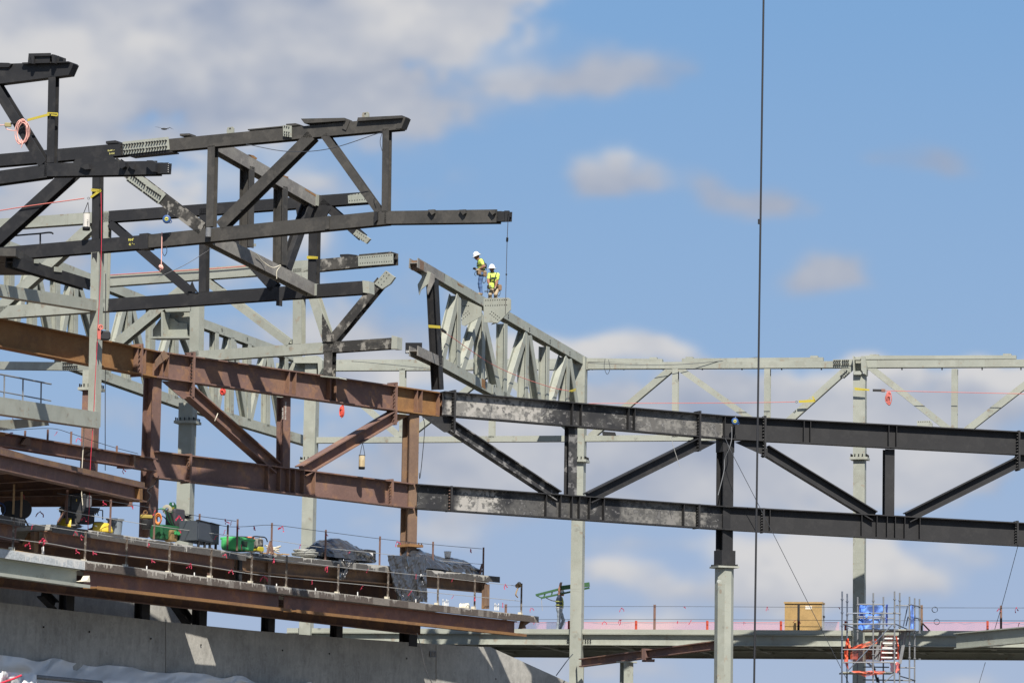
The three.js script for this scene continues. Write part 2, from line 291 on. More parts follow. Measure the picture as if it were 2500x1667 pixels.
// rows of bolts between picture points on a plane
function boltRow(parent, mat, pl, rows, off, r = .022, t = .045, name = 'bolt_row') {
  const list = []; for (const [a, b, n] of rows) for (let i = 0; i < n; i++) { const k = n > 1 ? i / (n - 1) : 0; list.push(pl.on([mix(a[0], b[0], k), mix(a[1], b[1], k)], off)); }
  const m = mesh(name, bolts(list, pl.n, r, t), mat, parent); m.userData.kind = 'stuff'; return m;
}
const lineY = (l, x) => mix(l[0][1], l[1][1], (x - l[0][0]) / (l[1][0] - l[0][0]));

// ---------------------------------------------------------------- the front ring of plate girders
const GH = .91, GW = .43;
// web stiffeners at picture x on a girder whose top edge is line l
function stiffen(parent, mat, pl, l, xs, h = GH) {
  for (const x of xs) {
    const p = pl.on([x, lineY(l, x)]).addScaledVector(Y, -h / 2);
    for (const s of [1, -1]) mesh('stiffener', boxAt(p.clone().addScaledVector(pl.n, s * (GW / 4 + .004)), .024, h - .084, GW / 2 - .03, pl.dir), mat, parent);
  }
}
// a bolted end plate across the girder between picture heights y1 and y2
function endPlate(parent, mat, bmat, pl, x, y1, y2, n = 9, w = .47) {
  const a = pl.on([x, y1]), b = pl.on([x, y2]), c = a.clone().lerp(b, .5), h = a.y - b.y; c.x = (a.x + b.x) / 2;
  const m = mesh('end_plate', boxAt(c, .075, h, w, pl.dir), mat, parent), list = [];
  for (let i = 0; i < n; i++) for (const s of [-1, 1]) list.push(c.clone().addScaledVector(pl.dir, -.037).addScaledVector(Y, h * ((i + .5) / n - .5)).addScaledVector(pl.n, s * w * .32));
  mesh('bolt_row', bolts(list, pl.dir.clone().negate(), .026, .05), bmat, m).userData.kind = 'stuff';
  return m;
}
// chord webs that carry mud and scraped primer: a strip of texture in metres along the chord
function scrapeTex(len, pale, seedN) {
  const W = 2048, Hh = 256, d = new Uint8Array(W * Hh * 4);
  const enc = (x) => { x = clamp(x); return Math.round(255 * (1.055 * Math.pow(x, 1 / 2.4) - .055)); };
  for (let j = 0; j < Hh; j++) for (let i = 0; i < W; i++) {
    const x = i / W * len, y = j / Hh * 1.0, f = (s, o) => fbm2(x / 16, y / 16, s, o, seedN);
    const big = f(24, 4), fine = f(120, 4), str = fbm2((x + y * .4) / 16, (y - x * .2) / 16, 60, 3, seedN + 5);
    let cover = 0; for (const [a, b, k] of pale) cover = Math.max(cover, sst(a - .3, a + .1, x + (big - .5) * .8) * sst(b + .35, b - .25, x + (fine - .5) * 1.1) * k);
    const wipe = sst(.62, .3, big * .5 + fine * .5 + (str - .5) * .5), lines = sst(.035, .0, Math.abs(str - .5)) * sst(.5, .62, big);
    let c = lerp3([.017, .017, .019], [.042, .041, .04], sst(.35, .65, big));
    c = lerp3(c, [.34, .325, .295], clamp(cover * (.45 + wipe * .75)) * (1 - sst(.62, .68, fine) * .8));
    c = lerp3(c, [.28, .27, .26], lines * .55 + sst(.66, .74, fine) * .35);
    const o = (j * W + i) * 4; d[o] = enc(c[0]); d[o + 1] = enc(c[1]); d[o + 2] = enc(c[2]); d[o + 3] = 255;
  }
  const t = new THREE.DataTexture(d, W, Hh, THREE.RGBAFormat, THREE.UnsignedByteType); t.wrapS = t.wrapT = THREE.RepeatWrapping; t.magFilter = THREE.LinearFilter; t.minFilter = THREE.LinearMipmapLinearFilter; t.generateMipmaps = true;
  t.colorSpace = THREE.SRGBColorSpace; t.repeat.set(1 / len, 1); t.needsUpdate = true; return std({ map: t, roughness: .72 });
}
// girder of flanges and web; the web may wear its own material
function girder(parent, name, mat, pl, l, o = {}) {
  const h = o.h ?? GH, a = pl.on(l[0]).addScaledVector(Y, -h / 2), b = pl.on(l[1]).addScaledVector(Y, -h / 2);
  if (!o.web) return mesh(name, section(a, b, Y, { h, w: o.w ?? GW, tf: .042, tw: .03 }), mat, parent);
  const up = Y.clone().multiplyScalar(h / 2 - .021), ch = mesh(name, [boxSeg(a.clone().add(up), b.clone().add(up), .042, GW), boxSeg(a.clone().sub(up), b.clone().sub(up), .042, GW)], mat, parent);
  const w = extrude(outlineBox(h - .084, .03), a, b, pl.n, Y), uv = w.attributes.uv, ps = w.attributes.position, d = b.clone().sub(a).normalize();
  for (let i = 0; i < uv.count; i++) { const q = new V3(ps.getX(i), ps.getY(i), ps.getZ(i)).sub(a); uv.setXY(i, q.dot(d), clamp((q.y - d.y * q.dot(d)) / h + .5)); }
  mesh('web', w, o.web, ch); return ch;
}
const boxSeg = (a, b, h, w) => section(a, b, Y, { h, w, box: true });
const hx = (p, x) => [x, lineY(p, x)];
const LT = [X(-40, 771.5), X(372, 857), X(1003, 949), X(1767, 1015), X(2560, 1058)];     // top chord, top edge
const LB = [X(372, 1101), X(1003, 1181), X(1767, 1236), X(2560, 1280)];                 // bottom chord, top edge
{ // bay beyond the first column: bare rusty girder
  const t = thing('plate_girder', 'orange brown rusty girder running behind the pale tall post', 'girder');
  const l = [LT[0], LT[1]]; girder(t, 'girder', MAT.rustOrange, PL.La, l);
  stiffen(t, MAT.rustDark, PL.La, l, [325, 344]); endPlate(t, MAT.rustDark, MAT.boltRust, PL.La, 333, 840, 920, 7);
  seat(t);
}
{ // first full bay: purple brown mill scale and rust
  const pl = PL.Lb, t = thing('girder_truss', 'rusty brown girder truss with white stencilled post between two rusty columns', 'truss', 'bays of the ring truss');
  const l = [LT[1], LT[2]], m = [LB[0], LB[1]];
  girder(t, 'top_chord', MAT.rust, pl, [X(372, 857), hx(l, 961)]); girder(t, 'top_chord', MAT.rustOrange, pl, [hx(l, 961), hx(l, 1080)]);
  girder(t, 'bottom_chord', MAT.rust, pl, m);
  stiffen(t, MAT.rustDark, pl, l, [388, 402, 697, 713, 797, 811, 1010, 1021, 1064, 1076]);
  stiffen(t, MAT.rustDark, pl, m, [454, 646, 675, 697, 711, 733, 760, 951]);
  endPlate(t, MAT.rustDark, MAT.bolt, pl, 462, 860, 970, 13); endPlate(t, MAT.rust, MAT.boltRust, pl, 957, 934, 1038, 12); endPlate(t, MAT.rustDark, MAT.boltRust, pl, 454, 1108, 1180, 8); endPlate(t, MAT.rust, MAT.boltRust, pl, 947, 1170, 1235, 9);
  upright(t, 'diagonal', MAT.rustDark, pl, G(40, 968), J(1035, 437), .44, .4); upright(t, 'diagonal', MAT.rust, pl, L(275, 786), J(1330, 475), .42, .4);
  laid(t, 'post', MAT.rust, pl, G(1180, 1030), J(1172, 425), .34, .36);
  flatPlate(t, 'gusset', MAT.rustDark, pl, [E(1850, 1080), E(2170, 1100), E(2170, 1270), E(2100, 1290)], .03, .02);
  flatPlate(t, 'gusset', MAT.rustOrange, pl, [L(296, 750), L(470, 770), L(296, 860)], .03, .02);
  flatPlate(t, 'gusset', MAT.rustBrown, pl, [E(1880, 730), E(1940, 800), E(1830, 890), E(1780, 920), E(1780, 850)], .03, .24);
  seat(t);
}
{ // second bay: rust giving way to black paint with scraped pale primer
  const pl = PL.Lc, t = thing('girder_truss', 'black girder truss with scraped whitish patches beside the rusty bay', 'truss', 'bays of the ring truss');
  const l = [LT[2], LT[3]], m = [LB[1], LB[2]];
  const len = pl.on(LT[2]).distanceTo(pl.on(LT[3]));
  girder(t, 'top_chord', MAT.black, pl, [hx(l, 1080), X(1767, 1015)], { web: scrapeTex(len, [[.2, 4.2, 1], [8.2, 12.6, .45]], 101) });
  girder(t, 'bottom_chord', MAT.black, pl, [hx(m, 1012), LB[2]], { web: scrapeTex(len, [[1.75, 3.2, 1.1], [8.6, 12.2, .42], [4, 7, .15]], 150) });
  stiffen(t, MAT.black, pl, l, [1393, 1415, 1530, 1545, 1765, 1786]);
  stiffen(t, MAT.black, pl, m, [1329, 1364, 1392, 1410, 1435, 1470, 1665]);
  endPlate(t, MAT.black, MAT.bolt, pl, 1104, 953, 1055, 13); endPlate(t, MAT.black, MAT.bolt, pl, 1703, 1004, 1102, 13); endPlate(t, MAT.black, MAT.boltRust, pl, 1096, 1187, 1249, 8); endPlate(t, MAT.black, MAT.bolt, pl, 1701, 1231, 1291, 9);
  upright(t, 'diagonal', MAT.scuffed, pl, L(940, 895), M(2165, 290), .42, .4); upright(t, 'diagonal', MAT.black, pl, P(1665, 1093), Q(395, 782), .42, .4);
  laid(t, 'post', MAT.scuffed, pl, P(235, 890), Q(225, 750), .36, .36);
  flatPlate(t, 'gusset', MAT.black, pl, [L(610, 780), L(960, 790), L(955, 965), L(870, 965)], .03, .02);
  flatPlate(t, 'gusset', MAT.black, pl, [P(1560, 1055), P(1895, 1075), P(1670, 1190), P(1560, 1080)], .03, .02);
  seat(t);
}
{ // third bay: clean black
  const pl = PL.Ld, t = thing('girder_truss', 'clean black girder truss bay with single middle post above the scaffold', 'truss', 'bays of the ring truss');
  const l = [LT[3], LT[4]], m = [LB[2], LB[3]];
  girder(t, 'top_chord', MAT.blackClean, pl, l); girder(t, 'bottom_chord', MAT.blackClean, pl, m);
  stiffen(t, MAT.blackClean, pl, l, [1792, 1961, 1977, 2168, 2187]); stiffen(t, MAT.blackClean, pl, m, [1878, 2102, 2139, 2164, 2184, 2207, 2244]);
  endPlate(t, MAT.blackClean, MAT.bolt, pl, 1866, 1016, 1116, 13); endPlate(t, MAT.blackClean, MAT.bolt, pl, 2486, 1052, 1149, 13); endPlate(t, MAT.blackClean, MAT.bolt, pl, 1862, 1241, 1301, 9); endPlate(t, MAT.blackClean, MAT.bolt, pl, 2482, 1272, 1332, 9);
  upright(t, 'diagonal', MAT.blackClean, pl, S(70, 1010), T(1030, 400), .42, .4); upright(t, 'diagonal', MAT.blackClean, pl, S(2300, 1115), T(1318, 412), .42, .4);
  laid(t, 'post', MAT.blackClean, pl, S(1172, 1000), T(1168, 388), .38, .36);
  flatPlate(t, 'gusset', MAT.blackClean, pl, [P(2090, 1080), X(1866, 1065), X(1866, 1112)], .03, .02);
  flatPlate(t, 'gusset', MAT.blackClean, pl, [X(2488, 1105), X(2560, 1110), X(2560, 1130), X(2488, 1146)], .03, .02);
  seat(t);
}
// columns of the ring: wide flange sections turned towards the inside of the bowl
function ringColumn(name, label, mat, px, y1, y2, d, turn, w, dp, extra) {
  const t = thing(name, label, 'column'), a = at([px, y1], d), b = a.clone(); b.y = at([px, y2], d).y;
  mesh('shaft', section(b, a, new V3(Math.sin(turn * R), 0, Math.cos(turn * R)), { h: dp, w, tf: .05, tw: .04 }), mat, t);
  extra?.(t, a, b); return seat(t);
}
const flange = (t, c, w, th, mat, bm, turn = 0, n = 5, up = .07) => {
  const ux = new V3(Math.cos(turn * R), 0, -Math.sin(turn * R)), uz = new V3(ux.z, 0, -ux.x), m = mesh('flange_plate', boxAt(c, w, th, w, ux), mat, t), list = [];
  for (let i = 0; i < n; i++) for (const s of [-1, 1]) { const k = (i / (n - 1) - .5) * w * .86; list.push(c.clone().addScaledVector(ux, k).addScaledVector(uz, s * w * .43), c.clone().addScaledVector(uz, k).addScaledVector(ux, s * w * .43)); }
  mesh('bolt_row', bolts(list.map((p) => p.addScaledVector(Y, th / 2)), Y, .026, up), bm, m).userData.kind = 'stuff'; return m;
};
ringColumn('steel_column', 'rusty brown column standing beside the yellow black machine', MAT.rust, 372, 918, 1312, 117, 55, .42, .46);
ringColumn('steel_column', 'rusty brown column standing on a bolted base over black tarpaulin', MAT.rustBrown, 1003, 1012, 1400, 126.6, 40, .42, .46, (t, a, b) => {
  flange(t, at(X(1001, 1333), 126.6), .68, .09, MAT.rustOrange, MAT.boltRust, 40);
});
ringColumn('steel_column', 'black column on a pale grey eight sided pedestal', MAT.blackClean, 1771, 1072, 1382, 132.7, 30, .46, .5, (t, a, b) => {
  const d = 132.7, c = at(X(1770, 1345), d); c.y = at(X(1770, 1363), d).y;
  mesh('sleeve', boxAt(c, .62, .58, .55, new V3(Math.cos(30 * R), 0, -Math.sin(30 * R))), MAT.blackClean, t);
  flange(t, at(X(1769, 1385), d), .86, .07, MAT.paleFar, MAT.bolt, 20, 7);
  const top = at(X(1769, 1388), d), low = top.clone(); low.y = 0.05;
  mesh('pedestal', rod(low, top, .36, 8), MAT.galvPaint ?? MAT.paleGreen, t);
  mesh('top_stub', boxAt(at(X(1771, 1085), d), .52, .62, .5, new V3(Math.cos(30 * R), 0, -Math.sin(30 * R))), MAT.blackClean, t);
});

// ---------------------------------------------------------------- cantilever roof trusses
{
  const pl = PL.R1, t = thing('roof_truss', 'black cantilever truss tip with crane bracket bolted on its top', 'truss', 'black roof trusses');
  flatPlate(t, 'top_chord', MAT.black, pl, [X(-60, 164), A(0, 262), A(780, 238), A(838, 262), A(782, 388), A(540, 420), A(0, 488), X(-60, 212)], .3);
  flatPlate(t, 'bearing_plate', MAT.black, pl, [A(245, 246), A(780, 232), A(780, 244), A(260, 266)], .5, .1);
  flatPlate(t, 'bearing_plate', MAT.black, pl, [X(-40, 152), A(90, 250), A(130, 262), A(90, 300), X(-40, 164)], .5, .06);
  laid(t, 'post', MAT.black, pl, A(588, 405), A(568, 1395), .25, .22);
  laid(t, 'diagonal', MAT.black, pl, A(-160, 370), A(480, 1410), .3, .3);
  laid(t, 'bottom_chord', MAT.black, pl, A(-200, 1590), A(530, 1488), .4, .34); laid(t, 'bottom_chord', MAT.black, pl, A(500, 1478), A(1790, 1452), .4, .34);
  laid(t, 'chord_stub', MAT.black, pl, A(1785, 1455), A(1905, 1452), .32, .2, { back: .08 });
  flatPlate(t, 'end_plate', MAT.black, pl, [A(1900, 1402), A(1940, 1405), A(1940, 1512), A(1905, 1512)], .03, -.1);
  boltRow(t, MAT.white, pl, [[A(1928, 1412), A(1928, 1505), 5]], -.095, .012, .006, 'bolt_hole');
  flatPlate(t, 'gusset', MAT.black, pl, [A(825, 1405), A(865, 1355), A(1280, 1322), A(1375, 1402)], .03, -.1);
  flatPlate(t, 'bracket', MAT.black, pl, [A(900, 1440), A(1010, 1405), A(1020, 1470), A(975, 1475)], .1, .1);
  flatPlate(t, 'bracket', MAT.black, pl, [A(1370, 1380), A(1430, 1380), A(1430, 1440), A(1395, 1465), A(1360, 1450)], .14, .14);
  flatPlate(t, 'bracket', MAT.black, pl, [A(1465, 1415), A(1520, 1410), A(1530, 1475), A(1500, 1465)], .1, .1);
  flatPlate(t, 'bracket', MAT.black, pl, [A(1680, 1370), A(1745, 1370), A(1780, 1400), A(1780, 1500), A(1740, 1500), A(1680, 1440)], .14, .14);
  const k = laid(t, 'crane_bracket', MAT.black, pl, A(350, 210), A(600, 205), .3, .45, { back: -.15 });
  for (const [x, y] of [[362, 208], [600, 200]]) flatPlate(k, 'bracket_end', MAT.black, pl, [A(x - 14, y - 50), A(x + 22, y - 44), A(x + 18, y + 52), A(x - 8, y + 50)], .6, .22);
  flatPlate(k, 'bracket_flange', MAT.black, pl, [A(345, 162), A(610, 155), A(612, 168), A(345, 176)], .55, .2);
  flatPlate(t, 'bracket', MAT.black, pl, [A(620, 185), A(680, 190), A(668, 232), A(620, 238)], .3, .05);
  mesh('lifting_pin', rod(pl.on(A(728, 236)), pl.on(A(728, 200)), .025), MAT.black, t);
  seat(t);
}
{
  const pl = PL.R2, t = thing('roof_truss', 'long dusty black cantilever truss with its tip out beyond the others', 'truss', 'black roof trusses');
  laid(t, 'top_chord', MAT.black, pl, A(-250, 1386), A(1400, 1243), .4, .34); laid(t, 'top_chord', MAT.dusty, pl, A(1380, 1245), B(2240, 236), .39, .34);
  flatPlate(t, 'chord_end', MAT.dusty, pl, [B(2230, 170), B(2305, 172), B(2255, 296), B(2190, 298)], .34, .01);
  laid(t, 'bottom_chord', MAT.black, pl, C(-250, 1052), C(1610, 895), .43, .34); laid(t, 'bottom_chord', MAT.dusty, pl, C(1600, 896), B(2080, 1318), .43, .34); laid(t, 'bottom_chord', MAT.dusty, pl, B(2060, 1320), X(1212, 527), .4, .34);
  laid(t, 'chord_stub', MAT.black, pl, X(1208, 527), X(1240, 526), .3, .2, { back: .08 });
  flatPlate(t, 'end_plate', MAT.black, pl, [X(1231, 514), X(1243, 514), X(1242, 540), X(1233, 541)], .03, -.05);
  for (const x of [1052, 1128, 1200]) flatPlate(t, 'bracket', MAT.dusty, pl, [X(x - 8, 512), X(x + 8, 511), X(x + 8, 520), X(x + 2, 525)], .1, .1);
  laid(t, 'splice_box', MAT.black, pl, C(1600, 893), C(1700, 884), .5, .4, { back: -.04, box: true });
  laid(t, 'post', MAT.dusty, pl, B(68, 495), B(48, 1425), .26, .24); laid(t, 'post', MAT.dusty, pl, B(2074, 300), B(2062, 1260), .22, .22);
  laid(t, 'diagonal', MAT.dusty, pl, B(1215, 375), B(160, 1420), .37, .3); laid(t, 'diagonal', MAT.dusty, pl, B(1362, 370), B(2000, 1262), .24, .22);
  laid(t, 'diagonal', MAT.black, pl, C(-160, 965), C(850, 50), .46, .3); laid(t, 'diagonal', MAT.mottled, pl, C(1300, -20), C(2310, 752), .36, .3);
  laid(t, 'post', MAT.black, pl, C(1096, -60), C(1086, 870), .27, .26);
  const s1 = flatPlate(t, 'splice_plate', MAT.pale, pl, [A(1402, 1158), A(1925, 1100), A(1940, 1246), A(1412, 1306)], .03, .035);
  boltRow(s1, MAT.bolt, pl, [[A(1425, 1195), A(1645, 1172), 8], [A(1685, 1168), A(1905, 1146), 8], [A(1430, 1265), A(1648, 1243), 8], [A(1688, 1240), A(1908, 1215), 8]], .035, .03, .07);
  const s2 = flatPlate(t, 'splice_plate', MAT.pale, pl, [C(1440, 188), C(1545, 80), C(1900, 350), C(1808, 462)], .03, .035);
  boltRow(s2, MAT.bolt, pl, [[C(1470, 195), C(1620, 305), 7], [C(1655, 330), C(1800, 435), 7], [C(1515, 130), C(1660, 245), 7], [C(1695, 270), C(1840, 370), 7]], .035, .03, .07);
  const s3 = flatPlate(t, 'splice_plate', MAT.pale, pl, [B(893, 260), B(992, 268), B(992, 400), B(895, 388)], .03, .06);
  boltRow(s3, MAT.bolt, pl, [[B(915, 275), B(965, 285), 3], [B(915, 338), B(965, 345), 3], [B(915, 370), B(965, 378), 3]], .06, .02, .03);
  flatPlate(t, 'bearing_plate', MAT.dusty, pl, [B(1100, 186), B(1600, 176), B(1605, 208), B(1140, 240)], .5, .1);
  flatPlate(t, 'bearing_plate', MAT.dusty, pl, [B(1755, 172), B(2262, 148), B(2262, 178), B(1745, 214)], .5, .1);
  flatPlate(t, 'bearing_plate', MAT.dusty, pl, [B(930, 246), B(1038, 238), B(1080, 250), B(1080, 262), B(930, 272)], .4, -.02);
  flatPlate(t, 'bearing_plate', MAT.dusty, pl, [B(490, 306), B(600, 296), B(890, 268), B(890, 280), B(490, 320)], .4, -.02);
  flatPlate(t, 'bearing_plate', MAT.black, pl, [A(1210, 1150), A(1320, 1140), A(1355, 1155), A(1355, 1170), A(1210, 1180)], .4, .02);
  flatPlate(t, 'bearing_plate', MAT.dusty, pl, [A(2060, 1065), A(2170, 1060), A(2170, 1082), A(2060, 1090)], .4, .02);
  flatPlate(t, 'bearing_plate', MAT.black, pl, [A(1475, 1310), A(1975, 1262), A(1975, 1275), A(1475, 1325)], .4, .0);
  for (const [x, y] of [[287, 300], [1840, 130]]) { const q = flatPlate(t, 'lifting_lug', MAT.pale, pl, [B(x - 40, y + 60), B(x - 40, y + 20), B(x - 30, y - 14), B(x + 30, y - 22), B(x + 40, y - 5), B(x + 40, y + 60)], .05, -.1); boltRow(q, MAT.hole, pl, [[B(x, y), B(x, y), 1]], -.1, .03, .006, 'lug_hole'); }
  flatPlate(t, 'tab', MAT.dusty, pl, [B(1600, 200), B(1625, 190), B(1665, 205), B(1620, 320), B(1575, 300)], .02, .03);
  flatPlate(t, 'connection_tab', MAT.dusty, pl, [B(1380, 1305), B(1425, 1300), B(1425, 1450), B(1380, 1455)], .03, .04); flatPlate(t, 'connection_tab', MAT.black, pl, [B(1942, 1260), B(1975, 1256), B(1975, 1350), B(1942, 1388)], .09, .09);
  mesh('pipe_stub', rod(pl.on(D(275, 262), .1), pl.on(D(270, 368), .1), .09, 12), MAT.galv, t);
  seat(t);
}
{ // the tall pale post under that truss and the frame it stands in
  const pl = PL.R2, t = thing('steel_post', 'tall pale grey post crossing in front of the orange rusty girder', 'post');
  laid(t, 'shaft', MAT.pale, pl, C(1086, 1010), E(1044, 1600), .3, .3, { box: true });
  flatPlate(t, 'scorch_mark', MAT.black, pl, [C(1050, 1020), C(1112, 1015), C(1105, 1140), C(1080, 1085), C(1065, 1070), C(1052, 1100)], .003, .004);
  const q = planePx(0, 700, 106, 225, 740, 111);
  upright(t, 'bracing', MAT.paleGreen, q, E(-60, 40), E(1075, 220), .36, .36, { box: true });
  seat(t);
}
{ // cross truss from the long truss back to the next
  const pl = PL.T12, t = thing('cross_truss', 'grey dusty cross truss with rust along its top between two black roof trusses', 'truss', 'cross trusses');
  laid(t, 'top_chord', MAT.greyed, pl, B(160, 490), B(1275, 1125), .42, .34);
  mesh('rust_strip', plate(pl, [B(515, 598), B(560, 610), B(600, 640), B(590, 655), B(540, 632)], .3, .003), MAT.rustOrange, t); mesh('rust_strip', plate(pl, [B(1145, 985), B(1275, 1062), B(1275, 1085), B(1150, 1005)], .3, .003), MAT.rustOrange, t); mesh('rust_strip', plate(pl, [B(890, 832), B(960, 855), B(955, 872), B(895, 848)], .3, .003), MAT.rustOrange, t);
  flatPlate(t, 'end_plate', MAT.pale, pl, [B(1278, 1055), B(1322, 1062), B(1320, 1195), B(1276, 1180)], .4, .02);
  laid(t, 'bottom_chord', MAT.greyed, pl, D(330, 378), D(1500, 975), .42, .34); flatPlate(t, 'end_plate', MAT.pale, pl, [D(1500, 905), D(1538, 905), D(1535, 1042), D(1500, 1040)], .4, .02);
  laid(t, 'post', MAT.dusty, pl, B(540, 735), D(765, 490), .3, .38); laid(t, 'post', MAT.dusty, pl, B(925, 965), D(1150, 690), .3, .38);
  laid(t, 'diagonal', MAT.black, pl, B(1240, 1180), D(1215, 740), .3, .34, { back: .05 });
  flatPlate(t, 'tab', MAT.pale, pl, [D(770, 445), D(820, 445), D(820, 478), D(770, 478)], .02, -.1);
  seat(t);
}
{
  const pl = PL.R3, t = thing('roof_truss', 'black truss behind the long dusty one, with a square pale end plate', 'truss', 'black roof trusses');
  laid(t, 'top_chord', MAT.pale, pl, C(-250, 708), C(1245, 602), .38, .34); laid(t, 'top_chord', MAT.black, pl, C(1240, 602), B(1850, 1090), .38, .34);
  laid(t, 'bottom_chord', MAT.pale, pl, E(-250, 308), E(1240, 207), .43, .34); laid(t, 'bottom_chord', MAT.black, pl, E(1232, 208), D(2045, 946), .43, .34);
  flatPlate(t, 'end_plate', MAT.pale, pl, [D(2042, 868), D(2118, 876), D(2122, 1015), D(2050, 1006)], .36, .03);
  const s = flatPlate(t, 'splice_plate', MAT.pale, pl, [B(1640, 1066), B(1850, 1030), B(1862, 1146), B(1645, 1160)], .03, .035);
  boltRow(s, MAT.bolt, pl, [[B(1662, 1128), B(1835, 1112), 7], [B(1655, 1055), B(1800, 1046), 5]], .035, .016, .01);
  laid(t, 'post', MAT.black, pl, D(208, 40), D(198, 1000), .27, .26); laid(t, 'post', MAT.black, pl, B(1240, 1160), D(1458, 905), .3, .3);
  laid(t, 'post', MAT.pale, pl, C(1210, 560), C(1180, 1600), .22, .22);
  laid(t, 'diagonal', MAT.black, pl, C(1250, 680), C(2180, 1478), .27, .26); laid(t, 'diagonal', MAT.black, pl, D(500, 380), D(1020, 950), .34, .3); laid(t, 'diagonal', MAT.black, pl, B(1330, 1140), D(2030, 370), .27, .26);
  laid(t, 'diagonal', MAT.pale, pl, C(1020, 720), C(500, 1190), .38, .3); laid(t, 'diagonal', MAT.pale, pl, C(500, 1190), C(-100, 1720), .38, .3);
  flatPlate(t, 'gusset', MAT.black, pl, [B(1040, 1200), B(1385, 1175), B(1440, 1220), B(1380, 1330), B(1060, 1345)], .04, .02);
  const s2 = flatPlate(t, 'splice_plate', MAT.pale, pl, [D(1975, 285), D(2132, 390), D(2085, 445), D(1935, 338)], .1, .04); boltRow(s2, MAT.bolt, pl, [[D(1960, 345), D(2060, 412), 5], [D(1985, 310), D(2085, 375), 5]], .04, .016, .01);
  flatPlate(t, 'drop_plate', MAT.black, pl, [D(1052, 1065), D(1118, 1060), D(1116, 1165), D(1050, 1155)], .03, .02);
  flatPlate(t, 'gusset', MAT.black, pl, [C(2150, 1460), C(2200, 1345), C(2230, 1420), C(2270, 1475)], .03, .04);
  seat(t);
}
{
  const pl = PL.R4, t = thing('roof_truss', 'pale grey truss whose tip is mottled black over the rusty girder', 'truss', 'pale roof trusses');
  laid(t, 'top_chord', MAT.pale, pl, C(1130, 1347), D(1560, 690), .42, .34); laid(t, 'top_chord', MAT.mottled, pl, D(1545, 690), X(960, 630), .42, .34);
  const s = flatPlate(t, 'splice_plate', MAT.pale, pl, [D(1992, 590), D(2360, 560), O(42, 182), O(42, 300), D(1995, 705)], .03, .035);
  boltRow(s, MAT.bolt, pl, [[D(2020, 608), O(25, 200), 14], [D(2020, 670), O(25, 270), 14]], .035, .016, .012);
  flatPlate(t, 'bearing_plate', MAT.mottled, pl, [D(2005, 568), O(20, 160), O(25, 175), D(2005, 582)], .4, .02); flatPlate(t, 'bearing_plate', MAT.black, pl, [D(1785, 568), D(1880, 564), D(1975, 575), D(1985, 590), D(1785, 595)], .4, .0);
  laid(t, 'bottom_chord', MAT.pale, pl, G(60, 566), G(1595, 462), .38, .34); laid(t, 'bottom_chord', MAT.mottled, pl, G(1588, 463), O(30, 1210), .38, .34); flatPlate(t, 'end_plate', MAT.pale, pl, [O(28, 1122), O(90, 1140), O(88, 1278), O(22, 1278)], .36, .03);
  laid(t, 'post', MAT.pale, pl, D(1292, 730), G(1290, 420), .36, .3); laid(t, 'post', MAT.mottled, pl, G(1648, 500), G(1640, 788), .34, .3);
  laid(t, 'diagonal', MAT.pale, pl, D(210, 850), G(1195, 415), .28, .26); laid(t, 'diagonal', MAT.pale, pl, D(1375, 760), G(1640, 400), .36, .3); laid(t, 'diagonal', MAT.mottled, pl, G(1640, 430), D(2250, 870), .36, .3);
  const s2 = flatPlate(t, 'splice_plate', MAT.pale, pl, [D(2180, 905), D(2310, 755), O(64, 455), O(10, 530), D(2270, 965)], .1, .04); boltRow(s2, MAT.bolt, pl, [[D(2230, 890), D(2320, 780), 4], [D(2265, 915), D(2350, 805), 4]], .04, .018, .012);
  flatPlate(t, 'gusset', MAT.mottled, pl, [D(1580, 1250), D(1690, 1490), D(1700, 1570), D(1580, 1570)], .04, .04);
  flatPlate(t, 'base_plate', MAT.pale, pl, [G(1560, 782), G(1770, 802), G(1780, 815), G(1560, 796)], .5, .1);
  // box of gusset plates at the column head
  laid(t, 'column_head', MAT.pale, pl, E(2232, 150), E(2222, 800), .4, .34, { box: true });
  laid(t, 'diagonal', MAT.pale, pl, E(1330, 650), E(2100, 10), .38, .3);
  flatPlate(t, 'box_plate', MAT.paleGreen, pl, [E(1750, 490), E(1840, 360), E(1860, 290), E(2170, 285), E(2175, 575), E(1750, 575)], .04, -.5);
  flatPlate(t, 'box_plate', MAT.pale, pl, [E(1880, 362), E(1985, 362), E(2045, 412), E(2140, 418), E(2145, 570), E(1880, 570)], .03, -.38);
  flatPlate(t, 'box_plate', MAT.pale, pl, [E(1705, 572), E(2170, 568), E(2172, 588), E(1705, 592)], .55, .02); flatPlate(t, 'box_plate', MAT.pale, pl, [E(1880, 240), E(2190, 215), E(2190, 280), E(1900, 288)], .3, .0);
  flatPlate(t, 'box_plate', MAT.pale, pl, [E(1845, 285), E(1868, 285), E(1868, 570), E(1845, 570)], .5, 0);
  seat(t);
}
